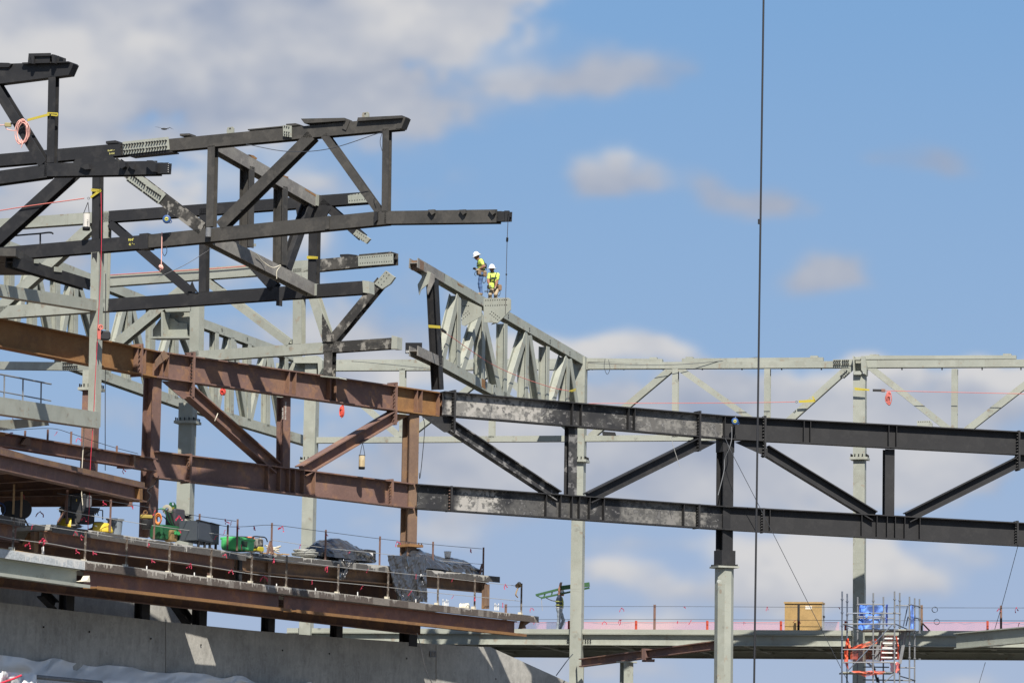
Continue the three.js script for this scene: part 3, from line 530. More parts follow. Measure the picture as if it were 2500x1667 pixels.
// ---------------------------------------------------------------- the pale side truss going back to the far corner
{
  const pl = PL.Ps, t = thing('side_truss', 'pale truss running back behind the rusty girder to the far corner', 'truss');
  const top = [X(-20, 583), X(480, 784), X(737, 877)], bot = [X(150, 880), X(444, 984), X(770, 1082)];
  laid(t, 'top_chord', MAT.pale, pl, top[0], top[1], .36, .34); laid(t, 'top_chord', MAT.pale, pl, top[1], top[2], .36, .34);
  laid(t, 'bottom_chord', MAT.paleGreen, pl, bot[0], bot[1], .38, .34); laid(t, 'bottom_chord', MAT.pale, pl, bot[1], bot[2], .38, .34);
  const ty = (x) => x < 480 ? lineY([top[0], top[1]], x) : lineY([top[1], top[2]], x), by = (x) => x < 444 ? lineY([bot[0], bot[1]], x) : lineY([bot[1], bot[2]], x);
  const xs = [30, 86, 142, 186, 262, 317, 375, 432, 530, 568, 610, 657, 700];
  xs.forEach((x, i) => {
    laid(t, 'post', MAT.paleGreen, pl, X(x, ty(x) + 8), X(x - 2, by(x) - 6), .26, .3);
    if (i < xs.length - 1) { const x2 = xs[i + 1]; if (i % 2) laid(t, 'diagonal', MAT.pale, pl, X(x + 4, ty(x) + 8), X(x2 - 4, by(x2) - 6), .24, .28, { back: .03 }); else laid(t, 'diagonal', MAT.pale, pl, X(x2 - 4, ty(x2) + 8), X(x + 4, by(x) - 6), .24, .28, { back: .03 }); }
  });
  // corner box on the far column
  const q = PL.Pf;
  flatPlate(t, 'corner_box', MAT.paleFar, q, [G(1250, 575), G(1535, 560), G(1580, 610), G(1580, 700), G(1535, 790), G(1530, 640), G(1250, 640)], .5, .4);
  flatPlate(t, 'corner_plate', MAT.paleGreen, q, [G(1050, 640), G(1530, 630), G(1530, 790), G(1280, 780), G(1050, 700)], .04, -.1); flatPlate(t, 'corner_plate', MAT.pale, q, [G(1250, 705), G(1355, 705), G(1410, 750), G(1500, 750), G(1500, 790), G(1250, 745)], .04, .1);
  seat(t);
}
{
  const pl = planePx(42, 640, 108, 217, 700, 112), t = thing('black_strut', 'dark strut with a pale rusted edge running under the top left truss', 'strut');
  laid(t, 'beam', MAT.black, pl, C(150, 1120), C(1030, 1385), .36, .3);
  flatPlate(t, 'clip_plate', MAT.paleGreen, pl, [C(390, 1095), C(440, 1090), C(440, 1145), C(390, 1140)], .02, .03); flatPlate(t, 'clip_plate', MAT.paleGreen, pl, [C(620, 1180), C(705, 1185), C(705, 1245), C(620, 1235)], .02, .03);
  seat(t);
}
// ---------------------------------------------------------------- the truss with the two workers
{
  const pl = PL.T5, t = thing('cross_truss', 'pale truss sloping back from its cut black stained end, carrying the two workers', 'truss', 'cross trusses');
  const tc = [O(330, 288), O(2275, 1430)], bc = [O(330, 1298), L(1720, 640)];
  laid(t, 'top_chord', MAT.greyed, pl, tc[0], O(640, 470), .36, .36); laid(t, 'top_chord', MAT.pale, pl, O(630, 464), tc[1], .36, .36);
  laid(t, 'bottom_chord', MAT.greyed, pl, bc[0], L(860, 168), .36, .36); laid(t, 'bottom_chord', MAT.pale, pl, L(850, 162), bc[1], .36, .36);
  mesh('rust_patch', plate(pl, [O(780, 515), O(860, 568), O(850, 575), O(790, 545)], .3, .004), MAT.rustOrange, t); mesh('rust_patch', plate(pl, [O(352, 258), O(400, 282), O(398, 380), O(352, 360)], .37, .004), MAT.rustBrown, t); mesh('rust_patch', plate(pl, [L(1300, 345), L(1345, 370), L(1340, 470), L(1298, 445)], .004, .006), MAT.rustOrange, t);
  laid(t, 'post', MAT.black, pl, O(545, 480), L(842, 475), .34, .36);
  const post = (x1, y1, x2, y2, m = MAT.pale, f = .3) => laid(t, 'post', m, pl, X(x1, y1), X(x2, y2), f, .36), diag = (x1, y1, x2, y2, m = MAT.pale, f = .3) => laid(t, 'diagonal', m, pl, X(x1, y1), X(x2, y2), f, .34, { back: .02 });
  diag(1121, 722, 1085, 874); post(1122, 730, 1120, 898); diag(1178, 762, 1131, 905); post(1182, 770, 1180, 935); diag(1184, 775, 1222, 955, MAT.paleGreen, .34); post(1236, 790, 1234, 968);
  diag(1288, 812, 1241, 965); post(1289, 818, 1286, 975); diag(1296, 818, 1322, 988, MAT.paleGreen); post(1339, 846, 1337, 985); diag(1386, 872, 1350, 990); post(1389, 876, 1386, 1000); diag(1394, 876, 1413, 1000, MAT.paleGreen);
  boltRow(t, MAT.bolt, pl, [[O(1368, 890), O(1368, 920), 2], [O(1612, 1042), O(1612, 1070), 2], [O(1848, 1180), O(1848, 1208), 2], [O(2075, 1315), O(2075, 1342), 2]], .0, .03, .02);
  flatPlate(t, 'splice_plate', MAT.pale, pl, [L(1425, 420), L(1465, 415), L(1465, 530), L(1425, 525)], .03, .04); boltRow(t, MAT.bolt, pl, [[L(1442, 432), L(1442, 512), 2]], .04, .028, .02);
  // big drilled gusset plates for a truss still to come
  const q = planeDir(1235, 760, 128.5, 26), g1 = flatPlate(t, 'gusset', MAT.pale, q, [O(1085, 695), O(1365, 690), O(1396, 710), O(1396, 830), O(1248, 978), O(1085, 972)], .04, .25);
  boltRow(g1, MAT.hole, q, [[O(1110, 720), O(1350, 714), 10], [O(1110, 780), O(1350, 774), 10], [O(1178, 850), O(1265, 918), 5], [O(1160, 875), O(1247, 943), 5]], .25, .022, .005, 'bolt_hole');
  flatPlate(t, 'gusset', MAT.paleGreen, q, [O(1365, 690), O(1396, 710), O(1396, 830), O(1248, 978), O(1170, 1000), O(1340, 830)], .04, -.2);
  const g2 = flatPlate(t, 'gusset', MAT.pale, q, [O(820, 690), O(1060, 800), O(1060, 900), O(865, 1015), O(830, 1000)], .04, -.5); boltRow(g2, MAT.hole, q, [[O(848, 785), O(910, 785), 4], [O(835, 905), O(905, 845), 4], [O(835, 945), O(920, 870), 5]], -.5, .02, .005, 'bolt_hole');
  const q2 = planeDir(1050, 700, 126, 26);
  flatPlate(t, 'gusset', MAT.paleGreen, q2, [O(480, 400), O(350, 350), O(375, 455), O(325, 540), O(342, 658), O(362, 600), O(430, 545), O(480, 500)], .04, .0); flatPlate(t, 'gusset', MAT.greyed, q2, [O(480, 400), O(520, 430), O(515, 510), O(443, 658), O(432, 600)], .04, .3);
  flatPlate(t, 'end_plate', MAT.black, q2, [O(186, 1206), O(370, 1206), O(366, 1334), O(184, 1330)], .06, .15);
  flatPlate(t, 'flange_end', MAT.pale, q2, [O(250, 255), O(302, 282), O(302, 320), O(252, 318), O(250, 372)], .3, -.1);
  seat(t);
}
// ---------------------------------------------------------------- the far truss and its columns
{
  const pl = PL.Pf, t = thing('far_truss', 'long pale truss on columns beyond the black girders', 'truss');
  const m = MAT.paleFar;
  laid(t, 'top_chord', m, pl, X(770, 896), X(1436, 892.5), .3, .34); laid(t, 'top_chord', m, pl, X(1428, 892.5), X(2082, 889), .27, .34); laid(t, 'top_chord', m, pl, X(2112, 888), X(2560, 886), .3, .34);
  const cap = (x1, y1, x2, y2) => mesh('edge_angle', plate(pl, [X(x1, y1), X(x2, y2), X(x2, y2 + 9), X(x1, y1 + 9)], .3, -.02), m, t);
  cap(790, 878, 1430, 876); cap(1432, 874, 1617, 876); cap(1665, 875, 2010, 872); cap(2112, 868, 2482, 867);
  for (const [x, y, w] of [[1595, 872, 18], [1683, 871, 18], [1988, 868, 18], [2135, 865, 22], [2460, 863, 20]]) mesh('tab', plate(pl, [X(x - w / 2, y), X(x + w / 2, y), X(x + w / 2, y + 5), X(x - w / 2, y + 5)], .3, -.04), m, t);
  for (const x of [1010, 1115, 1446, 1523, 1619, 1715, 1812, 1909, 2006, 2203, 2301, 2399, 2494]) mesh('hanger', plate(pl, [X(x - 1.5, 898), X(x + 1.5, 898), X(x + 1.5, 903), X(x - 1.5, 903)], .05, -.05), MAT.bolt, t);
  laid(t, 'bottom_chord', m, pl, X(770, 1074), X(1420, 1070), .24, .3); laid(t, 'bottom_chord', m, pl, X(1425, 1070), X(2560, 1062), .24, .3);
  for (const x of [981, 1200, 1648, 1873, 2331]) laid(t, 'post', m, pl, X(x + .6, 900), X(x - .6, 1068), .24, .26);
  for (const [a, b, c, d, f] of [[785, 905, 975, 1066, .25], [1203, 900, 993, 1066, .25], [1205, 900, 1412, 1066, .25], [1640, 898, 1440, 1066, .27], [1657, 898, 1895, 1066, .24], [2075, 893, 1882, 1066, .27], [2118, 890, 2336, 1062, .25], [2560, 895, 2345, 1062, .27]]) laid(t, 'diagonal', m, pl, X(a, b), X(c, d), f, .28, { back: .02 });
  const s = flatPlate(t, 'splice_plate', m, pl, [S(668, 208), S(845, 206), S(845, 258), S(668, 260)], .03, .03); boltRow(s, MAT.bolt, pl, [[S(680, 220), S(730, 219), 4], [S(755, 219), S(803, 218), 4], [S(680, 247), S(730, 246), 4], [S(755, 246), S(803, 245), 4]], .03, .03, .06);
  const s2 = flatPlate(t, 'splice_plate', m, pl, [S(732, 345), S(835, 265), S(850, 300), S(765, 378)], .03, .03); boltRow(s2, MAT.bolt, pl, [[S(745, 350), S(790, 308), 4], [S(765, 366), S(810, 325), 4]], .03, .03, .06);
  flatPlate(t, 'hanging_plate', MAT.black, pl, [P(565, 955), P(715, 965), P(728, 1005), P(572, 1003)], .03, .4); flatPlate(t, 'hanging_plate', m, pl, [S(1410, 750), S(1530, 748), S(1545, 770), S(1545, 812), S(1412, 805)], .2, .5);
  boltRow(t, MAT.hole, pl, [[S(1425, 758), S(1520, 757), 6]], .5, .02, .005, 'bolt_hole');
  seat(t);
}
function farColumn(label, px, yf, d, yTop, w, upper, lower, yLow, group, turn = -14) {
  const t = thing('far_column', label, 'column'), a = at([px, yf], d), ux = new V3(Math.cos(turn * R), 0, -Math.sin(turn * R));
  flange(t, a, w * 1.55, .1, upper, MAT.bolt, turn, 5, .12);
  const top = a.clone(); top.y = at([px, yTop], d).y; mesh('head', section(a.clone().addScaledVector(Y, .05), top, ux, { h: w * 1.05, w: w * 1.05, box: true }), upper, t);
  const low = a.clone(); low.y = yLow; mesh('shaft', section(low, a.clone().addScaledVector(Y, -.05), ux, { h: w, w, box: true }), lower, t);
  return seat(t);
}
farColumn('pale far column with rusty lower shaft behind the tall pale post', 222, 951, 119, 905, .47, MAT.pale, MAT.rust, at(X(222, 1165), 119).y);
farColumn('pale far column behind the rusty girder above the green tool', 457, 1032, 128.6, 985, .52, MAT.pale, MAT.paleFar, 6);
farColumn('pale far column rising behind the black tarpaulin heap', 757, 1127, 143.5, 870, .48, MAT.pale, MAT.paleFar, 6);
farColumn('pale far column whose foot stands beside the short brown beam', 1414, 1126, 141, 872, .47, MAT.paleFar, MAT.paleFar, 0);
{ // its head is open towards the viewer, with side plates and a seat for the chord
  const t = farColumn('pale far column rising out of the scaffold tower', 2100, 1120, 138.5, 914, .46, MAT.pale, MAT.pale, 0), pl = PL.Pf.shift(.3), add = (n, pts, th, off) => { const m = flatPlate(t, n, MAT.pale, pl, pts, th, off); m.position.sub(t.position); };
  add('head_plate', [S(842, 175), S(856, 180), S(860, 335), S(848, 335)], .55, 0); add('head_plate', [S(915, 178), S(948, 178), S(965, 260), S(962, 345), S(940, 330), S(918, 300)], .55, .02); add('head_back', [S(850, 185), S(930, 185), S(930, 340), S(850, 340)], .04, -.45); add('seat_plate', [S(850, 312), S(905, 308), S(922, 325), S(915, 342), S(850, 342)], .5, .03); add('head_bar', [S(858, 200), S(915, 200), S(915, 212), S(858, 212)], .3, -.05);
}

{ // decking panel seen from below
  const t = thing('canopy_panel', 'steel canopy decking panel seen from below under the long dusty truss', 'panel'), c = [at(C(-90, 1118), 107.5), at(C(170, 1116), 107.5), at(C(530, 1278), 111.4), at(C(-90, 1335), 111.6)], y = c[2].y;
  mesh('panel', extrude(c.map((p) => [p.x, -p.z]), new V3(0, y, 0), new V3(0, y + .25, 0), new V3(1, 0, 0), new V3(0, 0, -1)), MAT.dusty, t);
  mesh('joint_strip', section(at(C(0, 1195), 109).setY(y - .02), at(C(265, 1163), 109).setY(y - .02), Y, { h: .03, w: .05, box: true }), MAT.greyed, t); seat(t);
}
{
  const pl = planePx(0, 890, 123, 222, 893, 119.6), t = thing('tie_beam', 'level pale beam with bolted splice passing behind the orange rusty girder', 'beam');
  laid(t, 'beam', MAT.pale, pl, E(-200, 900), E(1010, 915), .28, .3); const s = flatPlate(t, 'splice_plate', MAT.pale, pl, [E(712, 866), E(890, 870), E(890, 935), E(712, 940)], .02, .02); boltRow(s, MAT.bolt, pl, [[E(730, 880), E(825, 882), 5], [E(730, 925), E(880, 915), 7]], .02, .03, .06); seat(t);
}
{
  const pl = planePx(30, 555, 121.5, 130, 550, 120), t = thing('pipe_rail', 'thin dark pipe rail with a bent end above the pale chord', 'rail'); mesh('pipe', tube([C(110, 830), C(300, 812), C(450, 800), C(560, 788), C(590, 792), C(602, 802)].map((p) => pl.on(p)), .03, 40, 8), MAT.black, t); mesh('upright', rod(pl.on(C(456, 800)), pl.on(C(456, 930)), .03, 8), MAT.black, t); seat(t);
}

// ---------------------------------------------------------------- decks of the bowl
PL.M = planePx(372, 1322, 112.5, 1003, 1400, 125.2); PL.W = planePx(372, 1392, 110.5, 1003, 1468, 124); PL.wall = PL.W.shift(-2.4); PL.Fd = PL.Pf.shift(-.05); PL.U = planePx(91, 1149, 105, 346, 1223, 115);
// a slab whose front top edge runs between two picture points
function slabGeo(pl, p1, p2, th, back, front = 0) {
  const a = pl.on(p1), b = pl.on(p2), bk = pl.n.clone().negate();
  return extrude([[-front, 0], [back, 0], [back, -th], [-front, -th]], a, b, bk, Y);
}
// fascia plates wear cement slurry that ran down from the pour
function slurry(base, light, amt, sd) {
  const W = 2048, Hh = 64, d = new Uint8Array(W * Hh * 4), enc = (x) => Math.round(255 * (1.055 * Math.pow(clamp(x), 1 / 2.4) - .055));
  for (let i = 0; i < W; i++) {
    const u = i / W, reach = fbm2(u, 0, 24, 3, sd), drip = fbm2(u, 0, 400, 2, sd + 7), patch = sst(.42, .6, fbm2(u, 0, 16, 3, sd + 11));
    const len = patch * amt * (.15 + sst(.4, .8, reach) * .5 + sst(.62, .8, drip) * .9), full = sst(.7, .75, fbm2(u, 0, 40, 2, sd + 17)) * amt * .6;
    for (let j = 0; j < Hh; j++) {
      const v = 1 - j / Hh, g = fbm2(u, v / 24, 200, 3, sd + 20), on = Math.max(sst(len + .06, len - .04, v + (g - .5) * .2), full * .9);
      const c = tint(lerp3(lerp3(base, tint(base, 1.5), g), light, on), .85 + g * .3), o = (j * W + i) * 4; d[o] = enc(c[0]); d[o + 1] = enc(c[1]); d[o + 2] = enc(c[2]); d[o + 3] = 255;
    }
  }
  const t = new THREE.DataTexture(d, W, Hh, THREE.RGBAFormat, THREE.UnsignedByteType); t.wrapS = THREE.RepeatWrapping; t.magFilter = THREE.LinearFilter; t.minFilter = THREE.LinearMipmapLinearFilter; t.generateMipmaps = true; t.colorSpace = THREE.SRGBColorSpace; t.needsUpdate = true;
  return std({ map: t, roughness: .85 });
}
const slurryMid = slurry([.06, .055, .05], [.42, .4, .355], .8, 300), slurryLow = slurry([.075, .06, .05], [.42, .39, .34], .5, 340), slurryPale = slurry([.30, .315, .32], [.52, .51, .48], .8, 380);
// a fascia plate hung on the slab edge; texture runs 16 m per repeat along it and once down it
function fascia(parent, mat, pl, p1, p2, h, off = .012) {
  const a = pl.on(p1, off), b = pl.on(p2, off), len = a.distanceTo(b), g = extrude([[0, 0], [.012, 0], [.012, -h], [0, -h]], a, b, pl.n, Y), uv = g.attributes.uv, ps = g.attributes.position, d = b.clone().sub(a).normalize();
  const u0 = rnd();
  for (let i = 0; i < uv.count; i++) { const q = new V3(ps.getX(i), ps.getY(i), ps.getZ(i)).sub(a), s = q.dot(d); uv.setXY(i, u0 + s / 16, clamp(1 + (q.y - d.y * s) / h, .01, .99)); }
  return mesh('fascia_plate', g, mat, parent);
}
const soffit = MAT.rustDark, deckTop = MAT.concrete;
function underBeam(parent, name, mat, pl, p1, p2, back, drop, h, w) {
  const a = pl.on(p1).addScaledVector(pl.n, -back).addScaledVector(Y, -drop - h / 2), b = pl.on(p2).addScaledVector(pl.n, -back).addScaledVector(Y, -drop - h / 2);
  return mesh(name, section(a, b, Y, { h, w, tf: .03, tw: .025 }), mat, parent);
}
{ // middle tier
  const pl = PL.M, t = thing('bowl_deck', 'middle deck edge streaked with cement carrying the machines and tarpaulins', 'deck', 'bowl decks');
  const e = [X(126, 1280), X(600, 1352), X(612, 1349), X(1220, 1408)];
  mesh('slab', slabGeo(pl, e[0], e[1], .17, 4.5), deckTop, t); mesh('slab', slabGeo(pl, e[2], e[3], .17, 4.2), deckTop, t);
  mesh('slab', slabGeo(pl, X(-60, 1245), X(60, 1269), .17, 4.5), deckTop, t);
  fascia(t, slurryMid, pl, e[0], X(360, 1316), .24); fascia(t, slurryMid, pl, X(360.6, 1316), e[1], .24); fascia(t, slurryMid, pl, e[2], X(905, 1379), .22); fascia(t, slurryMid, pl, X(905.6, 1379), e[3], .22); fascia(t, slurryMid, pl, X(-60, 1245), X(60, 1269), .24);
  underBeam(t, 'edge_beam', MAT.rustDark, pl, X(126, 1280), X(592, 1350), .35, .19, .42, .3); underBeam(t, 'edge_beam', MAT.rustBrown, pl, X(596, 1349), X(1205, 1407), .35, .19, .42, .3);
  underBeam(t, 'back_beam', MAT.rustDark, pl, X(100, 1276), X(1130, 1400), 1.9, .5, .62, .3); underBeam(t, 'back_beam', MAT.rustDark, pl, X(60, 1270), X(1040, 1390), 3.6, .75, .7, .3);
  underBeam(t, 'edge_beam', MAT.rustDark, pl, X(-60, 1245), X(60, 1269), .35, .19, .5, .3);
  // riser at the back of the tier below
  const a = pl.on(X(-80, 1241)).addScaledVector(pl.n, -3.9), b = pl.on(X(1045, 1391)).addScaledVector(pl.n, -3.9); mesh('riser', extrude([[0, -.18], [.2, -.18], [.2, -1.9], [0, -1.9]], a, b, pl.n, Y), soffit, t);
  for (const [x, m] of [[583, MAT.black], [654, MAT.rustBrown]]) { const q = PL.M.on(X(x, 1360), -.3), r = q.clone(); r.y -= .95; mesh('post', section(r, q, pl.n, { h: .16, w: .16 }), m, t); }
  for (const [p, q] of [[M(1330, 1290), N(1320, 500)], [M(1360, 1300), N(1350, 500)]]) { const u = pl.on(p, -.1), v = u.clone(); v.y = pl.on(q, -.1).y; mesh('post', section(v, u, pl.n, { h: .14, w: .14 }), MAT.rustBrown, t); }
  flatPlate(t, 'gusset', MAT.rustOrange, pl, [I(300, 0), I(345, -10), I(348, 130), I(225, 135)], .04, -1); flatPlate(t, 'post', MAT.rustBrown, pl, [I(352, -10), I(405, -10), I(390, 210), I(350, 205)], .15, -.6);
  seat(t);
}
{ // lower tier
  const pl = PL.W, t = thing('bowl_deck', 'lowest deck edge over the concrete wall, pale at one end and rusty beyond', 'deck', 'bowl decks');
  const y = (x) => x < 372 ? mix(1340, 1395, x / 372) : x < 1003 ? mix(1395, 1469, (x - 372) / 631) : mix(1469, 1505, (x - 1003) / 312), e = (x) => X(x, y(x));
  // the slab is cast in pieces round a hatch that lets a patch of sun through
  const hatch = [556, 612];
  mesh('slab', slabGeo(pl, e(-60), e(hatch[0]), .16, 2.6), deckTop, t); mesh('slab', slabGeo(pl, e(hatch[0]), e(hatch[1]), .16, 1.05), deckTop, t); { const g = slabGeo(pl.shift(-1.95), X(hatch[0] + 18, y(hatch[0]) + 5), X(hatch[1] + 18, y(hatch[1]) + 5), .16, .65); mesh('slab', g, deckTop, t); }
  mesh('slab', slabGeo(pl, e(hatch[1]), e(1003), .16, 2.6), deckTop, t); mesh('slab', slabGeo(pl, e(1003), e(1120), .16, 2.2), deckTop, t); mesh('slab', slabGeo(pl, e(1120), e(1315), .16, .9), deckTop, t);
  fascia(t, slurryPale, pl, e(-60), e(206), .26); fascia(t, slurryLow, pl, e(206.5), e(640), .25); fascia(t, slurryLow, pl, e(640.5), e(1003), .24); fascia(t, slurryLow, pl, e(1003), e(1315), .24);
  mesh('timber_strip', slabGeo(pl.shift(-.12), X(0, 1337), X(205, 1371), .02, .14), MAT.wood, t);
  for (const [x1, x2, m, lip] of [[-60, 200, MAT.paleGreen, MAT.pale], [218, 693, MAT.rustDark, MAT.rustOrange], [706, 1003, MAT.rustDark, MAT.rustOrange], [1003, 1268, MAT.rustDark, MAT.rustOrange]]) {
    underBeam(t, 'edge_beam', m, pl, e(x1), e(x2), .22, .26, .52, .26);
    const a = pl.on(e(x1)).addScaledVector(Y, -.79).addScaledVector(pl.n, .05), b = pl.on(e(x2)).addScaledVector(Y, -.79).addScaledVector(pl.n, .05); mesh('bottom_flange', section(a, b, Y, { h: .05, w: .55, box: true }), lip, t); mesh('flange_lip', section(a.clone().addScaledVector(pl.n, .27).addScaledVector(Y, -.005), b.clone().addScaledVector(pl.n, .27).addScaledVector(Y, -.005), Y, { h: .1, w: .02, box: true }), lip, t);
  }
  underBeam(t, 'back_beam', MAT.rustDark, pl, e(-60), e(1090), 1.1, .62, .42, .24);
  mesh('bracket', plate(pl, [I(850, 510), I(905, 495), I(930, 450), I(935, 515)], .25, .2), MAT.yellowPrimer ?? MAT.cream, t);
  { const p = pl.on(N(1760, 700)), q = p.clone(); flatPlate(t, 'end_bracket', MAT.rustBrown, pl, [N(1800, 610), N(1885, 635), N(1800, 690), N(1810, 725), N(1770, 730)], .2, -.1); }
  seat(t);
}
{ // upper tier coming forward at the side
  const pl = PL.U, t = thing('bowl_deck', 'rusty upper deck with dark underside jutting forward beside the rusty column', 'deck', 'bowl decks');
  const a = [H(-100, 400), H(1655, 852)], corner = pl.on(a[1]), near = pl.on(a[0]);
  mesh('fascia_beam', section(pl.on(H(-100, 470)), pl.on(H(1650, 872)), Y, { h: .2, w: .05, box: true }), MAT.rustBrown, t);
  girder(t, 'edge_beam', MAT.rust, pl, [H(-100, 495), H(1630, 898)], { h: .48, w: .36 });
  { // underside: a wedge of deck running back
    const up = Y.clone().multiplyScalar(-.2), b1 = corner.clone().addScaledVector(pl.n, -.4).add(up), b2 = near.clone().addScaledVector(pl.n, -.3).add(up), b3 = b2.clone().add(new V3(-9, 0, -10)), b4 = corner.clone().add(new V3(-9.5, 0, -2.2)).add(up);
    const pts = [b1, b2, b3, b4], g = extrude(pts.map((p) => [p.x - b1.x, -(p.z - b1.z)]), b1.clone().addScaledVector(Y, -.05), b1.clone().addScaledVector(Y, .1), new V3(1, 0, 0), new V3(0, 0, -1)); mesh('deck_plate', g, soffit, t);
    for (let i = 1; i < 5; i++) { const s = b1.clone().lerp(b2, i * .2), e2 = b4.clone().lerp(b3, i * .2); mesh('joist', section(s.addScaledVector(Y, -.22), e2.addScaledVector(Y, -.22), Y, { h: .34, w: .2 }), MAT.rustDark, t); }
    mesh('trailing_beam', section(b1.clone().addScaledVector(Y, -.3), b4.clone().addScaledVector(Y, -.3), Y, { h: .5, w: .2 }), MAT.rustDark, t);
  }
  flatPlate(t, 'end_plate', MAT.rustOrange, pl, [H(1598, 905), H(1632, 905), H(1632, 1062), H(1600, 1058)], .36, .18);
  seat(t);
}
{
  const q = planePx(0, 1065, 108, 372, 1130, 116.7), t = thing('floor_beam', 'rusty beam with angle clips framing into the rusty column under the pale beam', 'beam');
  girder(t, 'beam', MAT.rustDark, q, [H(-150, 240), H(1755, 562)], { h: .44, w: .36 });
  for (const x of [265, 1010]) flatPlate(t, 'clip_angle', MAT.rustBrown, q, [H(x - 30, x < 500 ? 400 : 530), H(x + 30, x < 500 ? 320 : 480), H(x + 80, x < 500 ? 330 : 480), H(x + 80, x < 500 ? 415 : 545)], .06, .16);
  flatPlate(t, 'connection_plate', MAT.rustBrown, q, [H(1530, 515), H(1552, 515), H(1552, 662), H(1530, 655)], .32, .17); flatPlate(t, 'drop_plate', MAT.rustDark, q, [H(1425, 650), H(1540, 668), H(1535, 682), H(1425, 672)], .3, .15);
  flatPlate(t, 'clip_angle', MAT.rustOrange, q, [H(-20, 260), H(55, 262), H(50, 308), H(-20, 305)], .1, .22);
  seat(t);
}
{ // pale beam at the foot of the tall post with the handrail on it
  const q = planePx(0, 1000, 105.5, 215, 1040, 110.6), t = thing('edge_beam', 'pale grey box beam with a handrail joining the foot of the tall pale post', 'beam');
  upright(t, 'beam', MAT.paleGreen, q, E(-200, 1345), E(1075, 1535), .52, .4, { box: true });
  flatPlate(t, 'lower_plate', MAT.pale, q, [H(-60, 120), H(250, 110), H(540, 125), H(560, 180), H(-60, 245)], .1, -.8);
  const rail = (a, b, r) => mesh('rail', rod(q.on(a, -.15), q.on(b, -.15), r), MAT.galv, t); rail(E(-80, 990), E(580, 1118), .028); rail(E(-80, 1188), E(578, 1310), .022);
  for (const [x, y1, y2] of [[42, 1010, 1290], [256, 1050, 1330], [465, 1092, 1370]]) mesh('rail_post', rod(q.on(E(x + 2, y1), -.15), q.on(E(x - 2, y2), -.15), .026), MAT.galv, t);
  seat(t);
}
{ // concrete wall below the bowl
  const pl = PL.wall, t = thing('concrete_wall', 'long cast concrete wall with raked end below the lowest deck', 'wall');
  const top = (x) => mix(1464, 1579, clamp((x + 60) / 1232)) + (x > 0 ? Math.sin(clamp(x / 1172) * Math.PI) * 12 : 0);
  const panel = (pts, off = 0) => flatPlate(t, 'wall_panel', MAT.concrete, pl, pts, .4, off);
  const low = (x) => X(x, 1860);
  panel([X(-60, top(-60)), X(150, top(150)), X(402.5, top(402.5)), low(402.5), low(-60)]); panel([X(404.5, top(404.5)), X(620, top(620)), X(850, top(850)), X(1063.5, top(1063.5)), low(1063.5), low(404.5)]);
  panel([X(1065.5, top(1065.5)), X(1172, 1579), X(1196, 1579), X(1420, 1680), X(1600, 1762), low(1600), low(1065.5)], .025);
  const holes = [I(450, 985), I(928, 1035), I(1570, 1105), I(2092, 1172), K(170, 1172), K(1022, 1228), K(1510, 1263), N(436, 1070), N(1460, 1305)]; mesh('tie_hole', bolts(holes.map((p) => pl.on(p, .03)), pl.n, .035, .008), MAT.hole, t);
  const sg = flatPlate(t, 'embed_plate', MAT.galv, pl, [N(706, 985), N(775, 985), N(775, 1055), N(706, 1055)], .02, .05); flatPlate(sg, 'embed_face', MAT.greyed, pl, [N(722, 998), N(768, 998), N(768, 1042), N(722, 1042)], .004, .056);
  seat(t);
}
// short dark posts between the wall and the deck, and a panel added behind to keep the gap dark
for (const [x, y1, y2, w] of [[485, 1492, 1530, .42], [653, 1505, 1541, .4], [820, 1525, 1556, .38], [996, 1540, 1572, .56], [160, 1448, 1500, .4], [345, 1470, 1516, .42]]) {
  const a = PL.wall.on(X(x, y2 + 6), -.2), b = PL.wall.on(X(x, y1 - 12), -.2); b.x = a.x; b.z = a.z;
  single('stub_column', section(a, b, PL.wall.n, { h: w * .8, w }), MAT.black, 'short dark steel stub column between concrete wall and lowest deck', 'column', 'stub columns on the wall');
}
{
  const pl = PL.wall.shift(-6), a = pl.on(X(-80, 1440)), b = pl.on(X(470, 1500)), t = thing('added_gap_panel', 'added panel filling the shadowed gap between wall and lowest deck', 'panel');
  mesh('panel', extrude([[0, 1.2], [.2, 1.2], [.2, -2.5], [0, -2.5]], a, b, pl.n, Y), MAT.concrete, t); seat(t);  // added backing, fills the opening where only shadow shows
  const brace = thing('bracing_strut', 'dark diagonal strut behind the concrete wall meeting a stub column', 'strut'); const q = PL.wall.shift(-2);
  upright(brace, 'strut', MAT.black, q, I(430, 630), I(560, 760), .3, .3); upright(brace, 'strut', MAT.black, q, K(-120, 700), K(60, 960), .34, .3); seat(brace);
}
